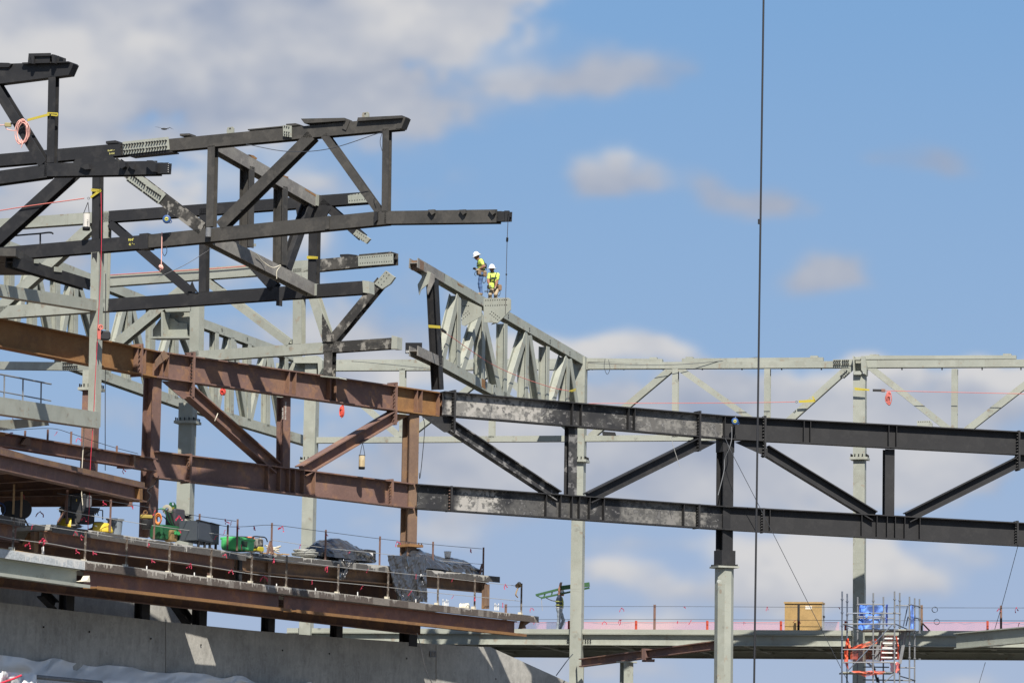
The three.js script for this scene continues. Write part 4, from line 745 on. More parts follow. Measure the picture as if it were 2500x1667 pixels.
// crumpled plastic sheet lying along the foot of the wall
function drape(pl, x1, x2, top, bot, nx, ny, off, amp, sd) {   // sheet on a plane with folds
  const pos = [], uv = [], idx = [];
  for (let j = 0; j <= ny; j++) for (let i = 0; i <= nx; i++) {
    const s = i / nx, t = j / ny, x = mix(x1, x2, s), f = vn3(s * 9 + sd, t * 2.2, sd) - .5, g = Math.abs(vn3(s * 22 + t * 4, t * 4 + sd, 3) - .5), h = Math.abs(vn3(s * 40 - t * 9, t * 9, sd + 4) - .5);
    const p = pl.on(X(x, mix(top(x), bot(x), t)), off + amp * (f * 1.6 - g * 1.5 - h * .7)); pos.push(p.x, p.y, p.z); uv.push(s * 4, t);
  }
  for (let j = 0; j < ny; j++) for (let i = 0; i < nx; i++) { const a = j * (nx + 1) + i, b = a + 1, c = a + nx + 1, d = c + 1; idx.push(a, c, b, b, c, d); }
  const g = new THREE.BufferGeometry(); g.setAttribute('position', new THREE.Float32BufferAttribute(pos, 3)); g.setAttribute('uv', new THREE.Float32BufferAttribute(uv, 2)); g.setIndex(idx); g.computeVertexNormals(); return g;
}
const plasticPale = new THREE.MeshPhysicalMaterial({ color: new THREE.Color().setRGB(.78, .78, .77), roughness: .38, side: THREE.DoubleSide });
const plasticBlack = new THREE.MeshPhysicalMaterial({ color: new THREE.Color().setRGB(.035, .036, .04), roughness: .3, side: THREE.DoubleSide, clearcoat: 1, clearcoatRoughness: .18 });
single('plastic_sheet', drape(PL.wall, -60, 760, (x) => mix(1595, 1672, (x + 60) / 820) + (vn3(x / 45, 2, 1) - .5) * 16, (x) => 1740, 90, 14, .5, .35, 5), plasticPale, 'translucent white plastic sheet crumpled along the foot of the concrete wall', 'plastic sheet');
{ const t = thing('plastic_sheet', 'bright white plastic sheet with a red tape at the wall foot corner', 'plastic sheet'), q = PL.wall.shift(1.0); mesh('sheet', drape(q, -60, 88, (x) => 1638 + x * .1, (x) => 1745, 24, 12, .3, .25, 12), plasticPale, t); mesh('tape', tube([I(-20, 1580), I(120, 1530), I(215, 1490)].map((p) => q.on(p, .42)), .035, 14, 6), MAT.red, t); seat(t); }
{ const t = thing('pipe', 'grey pipe lying along the white plastic sheet at the wall foot', 'pipe'), q = PL.wall.shift(.9); mesh('pipe', rod(q.on(I(365, 1505)), q.on(I(1050, 1568)), .07, 12), MAT.galv, t); seat(t); }
// ---------------------------------------------------------------- the far deck
{
  const pl = PL.Fd, t = thing('far_deck', 'pale steel and concrete deck beyond with pink netting along its edge', 'deck');
  mesh('slab', slabGeo(pl, X(700, 1533), X(2600, 1541), .17, 11), deckTop, t);
  mesh('fascia_plate', slabGeo(pl, X(700, 1533), X(2600, 1541), .17, .012, .012), MAT.paleFar, t);
  underBeam(t, 'edge_beam', MAT.paleFar, pl, X(700, 1533), X(1404, 1536), .1, .18, .46, .34); underBeam(t, 'edge_beam', MAT.paleFar, pl, X(1424, 1536), X(2090, 1539), .1, .18, .46, .34); underBeam(t, 'edge_beam', MAT.paleFar, pl, X(2110, 1539), X(2600, 1541), .1, .18, .46, .34);
  for (const [b, h] of [[3, .4], [6, .42], [9.6, .55]]) underBeam(t, 'floor_beam', MAT.paleGreen, pl, X(700, 1533), X(2600, 1541), b, .18, h, .24);
  for (const x of [1130, 1290, 1480, 1640, 1800, 1960, 2200, 2400]) { const a = pl.on(X(x, 1541)).addScaledVector(Y, -.34), b = a.clone().addScaledVector(pl.n, -10); a.addScaledVector(pl.n, -.3); mesh('cross_beam', section(a, b, Y, { h: .32, w: .2 }), MAT.paleGreen, t); }
  const bl = []; for (const x of [1386, 1392, 1398, 1430, 1436, 1442]) for (const y of [1562, 1568, 1574]) bl.push(pl.on(X(x, y), -.09)); mesh('bolt_row', bolts(bl, pl.n, .03, .05), MAT.bolt, t);
  seat(t);
}
{
  const q = planePx(1418, 1618, 139.8, 1745, 1575, 133.4), t = thing('brown_beam', 'red brown beam sloping up from the far column to the eight sided pedestal', 'beam');
  upright(t, 'beam', MAT.rust, q, RR(330, 1262), RR(1880, 1058), .33, .3); flatPlate(t, 'splice_plate', MAT.rustDark, q, [RR(1020, 1095), RR(1062, 1100), RR(1062, 1228), RR(1020, 1225)], .34, .17); flatPlate(t, 'drop_plate', MAT.rust, q, [RR(1022, 1228), RR(1150, 1218), RR(1146, 1250), RR(1024, 1250)], .1, .1);
  seat(t);
}
{
  const t = thing('far_column', 'dark shaded steel post under the short brown beam', 'column'), a = at(RR(848, 1262), 137), b = a.clone(); b.y = 0; mesh('shaft', section(b, a, new V3(.4, 0, 1), { h: .4, w: .4 }), MAT.paleGreen, t); mesh('cap_plate', boxAt(a.clone().addScaledVector(Y, .03), .8, .05, .5), MAT.paleGreen, t); seat(t);
  const w = thing('foot_bracket', 'tapered grey bracket against the foot of the far column', 'bracket'), q = PL.Pf.shift(.45); flatPlate(w, 'plate', MAT.paleGreen, q, [RR(275, 1245), RR(320, 1222), RR(352, 1300), RR(345, 1600), RR(290, 1600)], .12); seat(w);
}
{
  const q = planePx(2330, 1560, 136.5, 2500, 1545, 133.5), t = thing('deck_beam', 'shaded grey beam rising towards the viewer at the far deck end', 'beam');
  upright(t, 'beam', MAT.paleGreen, q, U(1760, 598), X(2580, 1543), .62, .3); seat(t);
}

// ---------------------------------------------------------------- guard posts, cables and ribbons
const HH = (x, y) => [120 + x / 7.84, 1180 + y / 7.84], JJ = (x, y) => [360 + x / 7.84, 1200 + y / 7.84], SC = (x, y) => [2030 + x / 6.347, 1420 + y / 6.347];
function guardPost(pl, x, yTop, yBase, mat, label, group, o = {}) {
  const t = thing('guard_post', label, 'guard post', group), b = pl.on(X(x, yBase), o.off ?? -.12), a = b.clone(); a.y = pl.on(X(x, yTop), o.off ?? -.12).y; a.addScaledVector(pl.dir, o.lean ?? 0);
  const w = o.w ?? .075; mesh('upright', extrude([[0, 0], [w, 0], [w, .012], [.012, .012], [.012, w], [0, w]], b, a, pl.dir, pl.n), mat, t);
  if (o.foot) mesh('foot', boxAt(b.clone().addScaledVector(Y, .03), .15, .1, .12, pl.dir), o.foot, t);
  for (const s of o.brace ?? []) mesh('brace', section(b.clone().addScaledVector(pl.dir, s), b.clone().lerp(a, .42), pl.n, { h: .06, w: .06, box: true }), mat, t);
  return seat(t);
}
const GP = 'guard posts along the lowest deck', GM = 'guard posts along the middle deck', GF = 'guard posts along the far deck';
const slurryPost = steel([.09, .07, .055], [.12, .09, .07], [.36, .34, .3], .45, { rough: .85, rep: .9 });
for (const [x, t, b] of [[27, 1264, 1342], [203, 1296, 1372], [304, 1310, 1384], [409, 1328, 1400], [511, 1337, 1411], [610, 1355, 1424], [695, 1356, 1438], [822, 1377, 1450], [944, 1392, 1462], [1066, 1404, 1477], [1156, 1412, 1486], [1270, 1424, 1500]])
  guardPost(PL.W, x, t, b, slurryPost, 'rusty angle guard post splashed with cement on the lowest deck edge', GP, { foot: MAT.cream });
for (const [x, t, b, br] of [[158, 1196, 1276, [-.35, .12]], [264.6, 1219, 1296], [372, 1238, 1314], [482, 1254, 1330], [551.6, 1281, 1340], [575, 1267, 1342], [659, 1276, 1352, [-.18, .18]], [791, 1293, 1366], [923.6, 1309, 1382], [1053.7, 1322, 1382], [1177, 1336, 1404, [-.22]]])
  guardPost(PL.M, x, t, b + 2, MAT.rustDark, 'dark steel guard post on the middle deck among the machines', GM, { off: -.25, brace: br });
for (const [x, t, b] of [[47, 1200, 1262], [28, 1182, 1255]]) guardPost(PL.M, x, t, b, MAT.wood, 'short guard post beside the black cable reel', 'guard posts by the reel', { off: -.3 });
for (const [x, t, b] of [[1387, 1515, 1543], [1551, 1515, 1543], [1725, 1515, 1543], [1905, 1516, 1544], [2063, 1516, 1544], [2410, 1516, 1544]]) guardPost(PL.Fd, x, t, b + 2, flat(.42, .06, .03, .8), 'short orange wrapped post behind the pink netting', GF, { off: -.5, w: .085 });
for (const [x, t, b, m, br] of [[1596, 1476, 1543, MAT.rustDark], [1948, 1475, 1543, MAT.black], [1232, 1475, 1543, MAT.rustDark], [2249, 1477, 1544, MAT.rustBrown, [.45]], [2443, 1478, 1545, MAT.rustDark]]) guardPost(PL.Fd, x, t, b + 2, m, 'tall dark guard post standing above the pink netting', 'tall posts along the far deck', { off: -.35, w: .085, brace: br });
for (const [x, t, b, h] of [[57, 1051, 1064], [112, 1048, 1075], [169, 1053, 1086], [281, 1088, 1106]].map((q) => [...q, 0])) { const q = planePx(0, 1065, 108, 372, 1130, 116.7); guardPost(q, x, t, b + 2, MAT.rustDark, 'short post standing on the rusty floor beam', 'posts on the floor beam', { off: 0 }); }
const cableOn = (pl, pts, off, r, mat, label, group, sub = 14, name = 'guard_cable') => single(name, tube(pts.map((p) => pl.on(p, off)), r, pts.length * sub, 5), mat, label, 'cable', group);
const CW = 'guard cables of the lowest deck', CM = 'guard cables of the middle deck', CF = 'guard cables of the far deck';
cableOn(PL.W, [I(-30, 32), I(120, 65), I(540, 120), I(860, 180), I(1300, 240), I(1745, 295), K(260, 360), K(685, 430), K(1045, 470), K(1590, 520), K(2110, 570), M(780, 1400), M(1205, 1440), M(1735, 1492)], -.06, .011, MAT.wirePale, 'pale wire guard cable strung between posts of the lowest deck', CW);
cableOn(PL.W, [H(-30, 1250), H(590, 1350), H(950, 1405), H(1430, 1482), I(1745, 128), K(260, 172), K(685, 250), K(1045, 292), K(1590, 357), K(2110, 412), M(780, 1217), M(1205, 1265), M(1735, 1322)], -.06, .011, MAT.wirePale, 'pale wire guard cable strung between posts of the lowest deck', CW);
cableOn(PL.M, [H(650, 960), H(1245, 1050), H(1750, 1130), J(150, 985), J(590, 1045)], -.2, .01, MAT.wire, 'dark wire guard cable strung between posts of the middle deck', CM);
cableOn(PL.M, [J(300, 1060), J(480, 1105), J(700, 1107), J(985, 1090), J(1600, 1165), J(2228, 1245), M(723, 842), M(1300, 892)], -.2, .01, MAT.wire, 'dark wire guard cable strung between posts of the middle deck', CM);
cableOn(PL.M, [H(650, 1140), H(850, 1185), H(1245, 1250), H(1750, 1330), J(150, 1165), J(590, 1222)], -.2, .01, MAT.wirePale, 'dark wire guard cable strung between posts of the middle deck', CM);
cableOn(PL.M, [J(985, 1260), J(1600, 1350), J(2228, 1415), M(723, 1020), M(1300, 1070)], -.2, .01, MAT.wirePale, 'dark wire guard cable strung between posts of the middle deck', CM);
for (const [y1, y2] of [[1481, 1484], [1512.5, 1515.5]]) cableOn(PL.Fd, [X(1205, y1), X(1650, y1 - .5), X(2100, y2 - 1), X(2560, y2)], -.33, .009, MAT.wire, 'thin wire guard cable above the pink netting', CF);
{ const q = planePx(0, 1065, 108, 372, 1130, 116.7); cableOn(q, [H(30, 240), H(620, 220), H(800, 270), H(1100, 370), H(1330, 440), H(1580, 505)], 0, .01, MAT.wire, 'dark wire cable over the short posts of the rusty floor beam', 'floor beam cable'); }
// pink netting along the far deck, a see-through woven strip
{
  const net = std({ color: new THREE.Color().setRGB(.8, .3, .3), roughness: .9, transparent: true, opacity: .27, side: THREE.DoubleSide, depthWrite: false }), pl = PL.Fd;
  for (const [x1, x2] of [[1180, 1402], [1424, 2050], [2256, 2560]]) {
    const n = 30, pos = [], idx = []; for (let i = 0; i <= n; i++) { const x = mix(x1, x2, i / n), w = (vn3(i * .5, x1, 1) - .5) * .08; for (const y of [1519.5 + Math.sin(i * .9) * .5, 1557]) { const p = pl.on(X(x, y), -5 + w); pos.push(p.x, p.y, p.z); } if (i < n) idx.push(2 * i, 2 * i + 1, 2 * i + 2, 2 * i + 1, 2 * i + 3, 2 * i + 2); }
    const g = new THREE.BufferGeometry(); g.setAttribute('position', new THREE.Float32BufferAttribute(pos, 3)); g.setIndex(idx); g.computeVertexNormals();
    const t = thing('safety_netting', 'pink see-through safety netting along the far deck edge', 'netting', 'netting along the far deck'); mesh('net', g, net, t);
    mesh('top_cord', tube([...Array(16)].map((_, i) => pl.on(X(mix(x1, x2, i / 15), 1519.5), -4.98)), .009, 60, 4), MAT.rope, t); seat(t);
  }
}
// ribbons: a knot with two tails
const ribbonMat = std({ color: new THREE.Color().setRGB(.46, .03, .075), roughness: .6, side: THREE.DoubleSide });
const ribbonGeo = [...Array(12)].map((_, v0) => {
  const pos = [], idx = [], tails = v0 % 3 === 2 ? 1 : 2;
  for (let s = 0; s < tails; s++) {
    let x = 0, y = 0, ang = rr(-2.9, -.3); const base = pos.length / 3, n = 6, w = rr(.018, .034), st = rr(.03, .05);
    for (let i = 0; i <= n; i++) { const tw = rr(-1.2, 1.2), ww = w * (i === 0 ? .4 : 1); pos.push(x - ww * Math.cos(tw) * Math.sin(ang), y + ww * Math.cos(ang), ww * Math.sin(tw), x + ww * Math.cos(tw) * Math.sin(ang), y - ww * Math.cos(ang), -ww * Math.sin(tw)); ang = mix(ang + rr(-.7, .7), -1.6, .15); x += Math.cos(ang) * st; y += Math.sin(ang) * st; if (i < n) { const k = base + 2 * i; idx.push(k, k + 2, k + 1, k + 1, k + 2, k + 3); } }
  }
  const g = new THREE.BufferGeometry(); g.setAttribute('position', new THREE.Float32BufferAttribute(pos, 3)); g.setIndex(idx); g.computeVertexNormals(); return merge([g, new THREE.IcosahedronGeometry(.026, 0).deleteAttribute('uv')].map((q) => { q = q.index ? q.toNonIndexed() : q; q.deleteAttribute('uv'); return q; }));
});
function ribbons(pl, off, list, label, group, k = 1) {
  for (const p of list) { const m = mesh('warning_ribbon', ribbonGeo[Math.floor(rnd() * 12)], ribbonMat); m.position.copy(pl.on(p, off)); m.rotation.y = rr(-.7, .7); m.rotation.z = rr(-.25, .25); m.scale.setScalar(k * rr(.5, .85)); tag(m, label, 'ribbon', group, 'thing'); }
}
ribbons(PL.W, -.04, [H(370, 1330), H(330, 1530), H(860, 1400), H(925, 1440), I(790, 175), I(965, 195), I(1545, 110), I(1580, 280), I(1990, 330), K(60, 325), K(490, 390), K(830, 455), K(1335, 500), K(1860, 560), K(430, 225), K(930, 275), K(1495, 355), K(1915, 385), M(545, 1190), M(970, 1240), M(490, 1380), M(975, 1430), M(1215, 1450), M(1570, 1300), M(1540, 1515), H(490, 1480), I(435, 65)], 'pink ribbon tied to a guard cable of the lowest deck', 'ribbons on the lowest deck');
ribbons(PL.M, -.18, [H(1180, 1050), H(1500, 1110), H(960, 1235), H(1780, 1160), H(2050, 1220), H(2050, 1390), J(465, 1025), J(540, 1050), J(795, 1105), J(1125, 1105), J(1630, 1190), J(1900, 1400), J(1335, 1315), M(325, 810), M(1170, 895), J(370, 1215), J(465, 1150), J(605, 1110), J(650, 1320)], 'pink ribbon tied to a guard cable of the middle deck', 'ribbons on the middle deck');
ribbons(PL.Fd, -.3, [RR(790, 630), RR(1505, 620), RR(590, 785), RR(785, 770), RR(1435, 780), RR(1590, 775), RR(2195, 790), U(85, 295), U(715, 300), U(2290, 300), U(2135, 310), U(2315, 440), U(335, 415), U(370, 420), N(1865, 490), N(1915, 635)], 'dark pink ribbon tied to a wire of the far deck', 'ribbons on the far deck');
{ const q = planePx(0, 1065, 108, 372, 1130, 116.7); ribbons(q, .05, [H(140, 100), H(140, 265), H(650, 255), H(890, 325), H(735, 540), H(1410, 680), H(265, 980), H(455, 1170)], 'dark red ribbon fluttering round the rusty floor beam', 'ribbons at the floor beam'); }

// ---------------------------------------------------------------- machines and stores on the middle deck
const lathe = (pts, n = 24, a0 = 0, al = Math.PI * 2) => new THREE.LatheGeometry(pts.map((p) => new V2(p[0], p[1])), n, a0, al);
function place(geo, p, turn = 0, tilt = 0) { geo.rotateX(tilt); geo.rotateY(turn * R); geo.translate(p.x, p.y, p.z); return geo; }
const rbox = (sx, sy, sz, r = .03) => { const s = new THREE.Shape(), a = sx / 2 - r, b = sy / 2 - r; s.moveTo(-a, -sy / 2); s.lineTo(a, -sy / 2); s.quadraticCurveTo(sx / 2, -sy / 2, sx / 2, -b); s.lineTo(sx / 2, b); s.quadraticCurveTo(sx / 2, sy / 2, a, sy / 2); s.lineTo(-a, sy / 2); s.quadraticCurveTo(-sx / 2, sy / 2, -sx / 2, b); s.lineTo(-sx / 2, -b); s.quadraticCurveTo(-sx / 2, -sy / 2, -a, -sy / 2); const g = new THREE.ExtrudeGeometry(s, { depth: sz - 2 * r, bevelSize: r * .7, bevelThickness: r, bevelSegments: 2, curveSegments: 4 }); g.translate(0, 0, -sz / 2 + r); return g; };
const onM = (p, off) => PL.M.on(p, off);
const mDir = Math.atan2(-PL.M.dir.z, PL.M.dir.x) / R;   // turn that lines a box up with the middle deck edge
{ // ride-on trowelling machine
  const t = thing('ride_on_trowel', 'yellow and black ride-on trowelling machine on the middle deck', 'machine'), o = -1.1, yel = flat(.6, .42, .035, .55), blk = flat(.02, .021, .024, .45), grey = MAT.mottled;
  const guard = (px, py, r, a0, a1) => { const pts = [...Array(15)].map((_, i) => { const a = mix(a0, a1, i / 14); return [Math.cos(a), Math.sin(a)]; }), c = onM([px, py], o), g = []; for (let i = 0; i < 14; i++) { const p = pts[i], q = pts[i + 1]; g.push(section(c.clone().add(new V3(p[0] * r, p[1] * r * .35, p[1] * r * .9)), c.clone().add(new V3(q[0] * r, q[1] * r * .35, q[1] * r * .9)), Y, { h: .16, w: .03, box: true })); } return g; };
  const ring = (name, px, py, r, mat, a0) => { const c = onM([px, py], o); const g = lathe([[r, 0], [r + .02, .05], [r * .93, .2], [r * .75, .3], [r * .72, .28], [r * .9, .18], [r - .02, .0], [r, 0]], 28, a0, 2.9); return mesh(name, place(g, c), mat, t); };
  const lg = ring('guard_ring', 176, 1290, .52, yel, 3.4), rg = ring('guard_ring', 234, 1300, .52, yel, -.1);
  for (const [px, py] of [[172, 1287], [238, 1297]]) { const c = onM([px, py], o); mesh('rotor_hub', place(lathe([[0, .3], [.16, .3], [.2, .12], [.34, .06], [.34, 0], [0, 0]], 16), c), grey, t); for (let k = 0; k < 4; k++) { const a = k * Math.PI / 2 + .4; mesh('rotor_blade', boxAt(c.clone().add(new V3(Math.cos(a) * .24, .02, Math.sin(a) * .24)), .36, .015, .13, new V3(Math.cos(a), 0, Math.sin(a))), MAT.galv, t); } }
  mesh('deck_frame', place(rbox(1.15, .12, .55), onM(HH(560, 510), o), 20), blk, t); mesh('engine', place(rbox(.95, .36, .6), onM(HH(530, 650), o), 20), MAT.black, t); mesh('seat', place(rbox(.46, .56, .5, .06), onM(HH(520, 390), o), 20), blk, t); mesh('seat_back', place(rbox(.4, .3, .1, .04), onM(HH(560, 320), o - .2), 20), blk, t); mesh('side_tank', place(rbox(.2, .5, .3, .05), onM(HH(710, 400), o), 20), flat(.12, .12, .13, .3), t);
  mesh('lever', [rod(onM(HH(1015, 690), o), onM(HH(1015, 515), o), .02), rod(onM(HH(1015, 515), o), onM(HH(950, 510), o), .018), rod(onM(HH(950, 510), o), onM(HH(950, 460), o), .018)], blk, t); mesh('lever', rod(onM(HH(880, 600), o), onM(HH(875, 470), o), .02), blk, t); mesh('lever', rod(onM(HH(930, 620), o), onM(HH(905, 520), o), .016), blk, t); mesh('exhaust', rod(onM(HH(300, 600), o), onM(HH(298, 320), o), .022, 8), MAT.rustDark, t); mesh('lever', rod(onM(HH(335, 460), o), onM(HH(335, 400), o), .015), blk, t);
  mesh('number_mark', plate(PL.M.shift(o + .28), [HH(508, 300), HH(522, 298), HH(522, 345), HH(508, 345)], .004), yel, t);
  mesh('outrigger', section(onM(HH(860, 810), o + .3), onM(HH(1090, 900), o + .3), Y, { h: .04, w: .06, box: true }), MAT.cream, t);
  seat(t);
}
{
  const t = thing('rubbish_bin', 'round grey plastic rubbish bin on the middle deck beside the rusty column', 'bin'), m = flat(.19, .22, .25, .45), b = onM(HH(1245, 990), -1.3), h = onM(HH(1245, 690), -1.3).y - b.y;
  mesh('body', place(lathe([[0, 0], [.2, 0], [.215, .02], [.25, h - .03], [.28, h - .03], [.28, h], [.255, h], [.235, h - .04], [.2, .03], [0, .03]], 28), b), m, t);
  mesh('handle', place(rbox(.16, .07, .05, .015), b.clone().add(new V3(0, h * .62, .25))), flat(.1, .12, .14, .5), t); mesh('rim', place(new THREE.TorusGeometry(.28, .022, 8, 28).rotateX(Math.PI / 2), b.clone().add(new V3(0, h, 0))), m, t); seat(t);
}
{ // green hydraulic tool hung with hoses
  const t = thing('hydraulic_tool', 'green hydraulic tool with drilled lifting plate and black hoses', 'tool'), pl = PL.M, gr = flat(.014, .085, .032, .5), bright = flat(.05, .32, .1, .5), o = -.9;
  const lp = flatPlate(t, 'lifting_plate', gr, pl, [JJ(455, 205), JJ(505, 205), JJ(548, 265), JJ(550, 430), JJ(425, 420), JJ(425, 280)], .08, o); boltRow(lp, flat(.45, .52, .65, .9), pl, [[JJ(478, 238), JJ(478, 238), 1]], o, .045, .006, 'eye_hole');
  mesh('hose_drum', place(lathe([[.06, -.09], [.16, -.09], [.16, -.06], [.09, -.05], [.09, .05], [.16, .06], [.16, .09], [.06, .09]], 20).rotateX(Math.PI / 2), onM(JJ(370, 345), o)), flat(.28, .26, .2, .6), t);
  mesh('body', place(rbox(.5, .85, .4, .05), onM(JJ(520, 600), o - .1), mDir), flat(.05, .045, .05, .6), t); mesh('base', place(rbox(.95, .4, .5, .06), onM(JJ(330, 790), o), mDir), gr, t); mesh('side_box', place(rbox(.28, .1, .3, .02), onM(JJ(510, 795), o + .25), mDir), bright, t); mesh('pump', place(rbox(.3, .32, .3, .05), onM(JJ(440, 850), o + .2), mDir), flat(.2, .13, .05, .6), t);
  for (let k = 0; k < 6; k++) mesh('hose', tube([JJ(330 + k * 22, 360 + k * 9), JJ(360 + k * 22, 480), JJ(430 + k * 18, 620 + k * 6), JJ(560 + k * 14, 715 + k * 8)].map((p) => onM(p, o + .12 + k * .01)), .02, 24, 6), k % 3 ? MAT.cable : gr, t);
  mesh('hose', tube([JJ(200, 340), JJ(250, 325), JJ(330, 340)].map((p) => onM(p, o)), .016, 16, 5), bright, t); mesh('hose', tube([JJ(210, 460), JJ(300, 480), JJ(370, 560), JJ(430, 640)].map((p) => onM(p, o)), .02, 20, 6), flat(.06, .1, .2, .5), t);
  flatPlate(t, 'strut', gr, pl, [JJ(240, 900), JJ(290, 720), JJ(310, 720), JJ(275, 905)], .04, o + .3); flatPlate(t, 'strut', gr, pl, [JJ(290, 720), JJ(310, 720), JJ(385, 900), JJ(350, 905)], .04, o + .3);
  seat(t);
}
{
  const t = thing('hose_coil', 'orange hose coiled on a hook beside the rusty column', 'hose'), c = onM(JJ(205, 530), -.5), m = flat(.6, .2, .04, .6);
  for (let k = 0; k < 4; k++) mesh('loop', place(new THREE.TorusGeometry(.1 + k * .012, .022, 7, 22).scale(.8, 1.25, 1), c.clone().add(new V3(rr(-.02, .02), rr(-.02, .02), k * .03 - .04))), m, t); seat(t);
  const y = thing('yellow_clamp', 'yellow clamp with a dark bucket hung on the rusty column', 'clamp'), p = onM(HH(1850, 640), -.35); mesh('clamp', place(rbox(.36, .08, .3, .03), p, 10), flat(.3, .22, .04, .7), y); mesh('hook', place(new THREE.TorusGeometry(.06, .018, 6, 14), p.clone().add(new V3(-.02, .13, .1))), MAT.rustOrange, y); mesh('bucket', place(lathe([[0, 0], [.15, 0], [.2, .3], [.18, .3], [.13, .02], [0, .02]], 20), p.clone().add(new V3(.02, -.4, .05))), flat(.02, .02, .022, .6), y); seat(y);
}
{
  const t = thing('steel_cabinet', 'dark grey steel cabinet on short legs with ribbons on the middle deck', 'cabinet'), m = flat(.055, .065, .078, .5), a = onM(JJ(640, 940), -.5), b = onM(JJ(1360, 965), -.5), h = onM(JJ(640, 565), -.5).y - a.y, corner = onM(JJ(935, 925), .1);
  // a box seen on its corner
  const front = b.clone().sub(corner).setY(0), side = a.clone().sub(corner).setY(0).addScaledVector(PL.M.n, -.1), pts = [[0, 0], [front.x, front.z], [front.x + side.x, front.z + side.z], [side.x, side.z]].map(([x, z]) => [x, -z]);
  mesh('case', extrude(pts, corner, corner.clone().addScaledVector(Y, h), new V3(1, 0, 0), new V3(0, 0, -1)), m, t);
  const fd = front.clone().normalize(), fn = new V3(-fd.z, 0, fd.x); if (fn.dot(PL.M.n) < 0) fn.negate();
  mesh('door_panel', boxAt(corner.clone().addScaledVector(front, .5).addScaledVector(Y, h * .5).addScaledVector(fn, .012), front.length() * .88, h * .86, .02, fd), m, t); mesh('top_rail', boxAt(corner.clone().addScaledVector(front, .5).addScaledVector(Y, h + .015), front.length() * 1.02, .03, .06, fd), MAT.black, t);
  for (const k of [.12, .4, .63, .9]) { const p = corner.clone().addScaledVector(front, k).addScaledVector(side, .05); mesh('leg', section(p.clone().addScaledVector(Y, -.2), p.clone().addScaledVector(Y, 0), fd, { h: .07, w: .07, box: true }), MAT.black, t); }
  seat(t);
}
{ // green plastic cover
  const t = thing('plastic_hopper', 'bright green plastic hopper lying open on the middle deck', 'hopper'), m = flat(.07, .42, .13, .5), c = onM(JJ(1720, 1010), -.7);
  mesh('shell', place(rbox(1.02, .34, .7, .09), c, mDir + 8), m, t); mesh('rim', place(rbox(1.08, .05, .76, .02), c.clone().addScaledVector(Y, .17), mDir + 8), m, t); mesh('opening', place(rbox(.4, .16, .05, .02), c.clone().addScaledVector(PL.M.n, .36).addScaledVector(PL.M.dir, -.12), mDir + 8), flat(.01, .03, .012, .8), t); seat(t);
  const r = thing('orange_sheet', 'folded orange sheet lying on the green hopper', 'sheet'); mesh('sheet', drape(PL.M, JJ(1720, 0)[0], JJ(2040, 0)[0], (x) => 1200 + mix(850, 865, (x - 579) / 41) / 7.84, (x) => 1200 + mix(885, 905, (x - 579) / 41) / 7.84, 14, 5, -.7, .1, 2), std({ color: new THREE.Color().setRGB(.8, .22, .1), roughness: .6, side: THREE.DoubleSide }), r); seat(r);
}
{
  const t = thing('generator', 'small engine set in a black tube frame with a yellow tank', 'generator'), m = MAT.cable, o = -.7, f = (p) => onM(p, o);
  for (const k of [0, -.35]) mesh('frame', tube([JJ(1995, 1150), JJ(1992, 900), JJ(2010, 868), JJ(2150, 865), JJ(2260, 890), JJ(2290, 960)].map((p) => onM(p, o + k)), .022, 30, 6), m, t);
  mesh('tank', place(rbox(.3, .12, .34, .04), f(JJ(2095, 1105)), mDir), flat(.42, .36, .03, .5), t); mesh('engine', place(rbox(.3, .3, .3, .05), f(JJ(2090, 1000)), mDir), MAT.mottled, t); mesh('carburettor', place(lathe([[0, 0], [.07, 0], [.07, .1], [.04, .14], [0, .14]], 14), f(JJ(2150, 960))), MAT.galv, t); seat(t);
}
function coil(name, label, p, pl, off, r, n, mat, flatness, tr) { const t = thing(name, label, 'hose'); const c = pl.on(p, off); for (let k = 0; k < n; k++) mesh('loop', place(new THREE.TorusGeometry(r * rr(.8, 1.1), tr, 6, 36).rotateX(Math.PI / 2).rotateZ(rr(-flatness, flatness)), c.clone().add(new V3(rr(-.06, .06), k * tr * 1.2, rr(-.06, .06)))), mat, t); return seat(t); }
coil('hose_coil', 'pale hose heaped beside the braced guard post', J(1010, 1385), PL.M, -.7, .24, 6, MAT.cream, .5, .02); coil('hose_coil', 'grey hose coiled flat beside the black tarpaulin heap', J(1370, 1440), PL.M, -.6, .42, 8, flat(.3, .3, .27, .6), .06, .022); coil('hose_coil', 'thin black leads heaped behind the dark cabinet', JJ(740, 510), PL.M, -1.5, .17, 6, MAT.cable, 1.2, .014);
{ const t = thing('timber_stack', 'loose timber boards laid on the middle deck edge', 'timber'); for (let k = 0; k < 6; k++) { const x = 610 + k * 17; mesh('board', boxAt(PL.M.on(X(x, 1349 + k * 1.7), -.3 - (k % 3) * .2).addScaledVector(Y, .03 + (k % 2) * .03), .34, .035, .14, PL.M.dir), MAT.wood, t); } seat(t); }
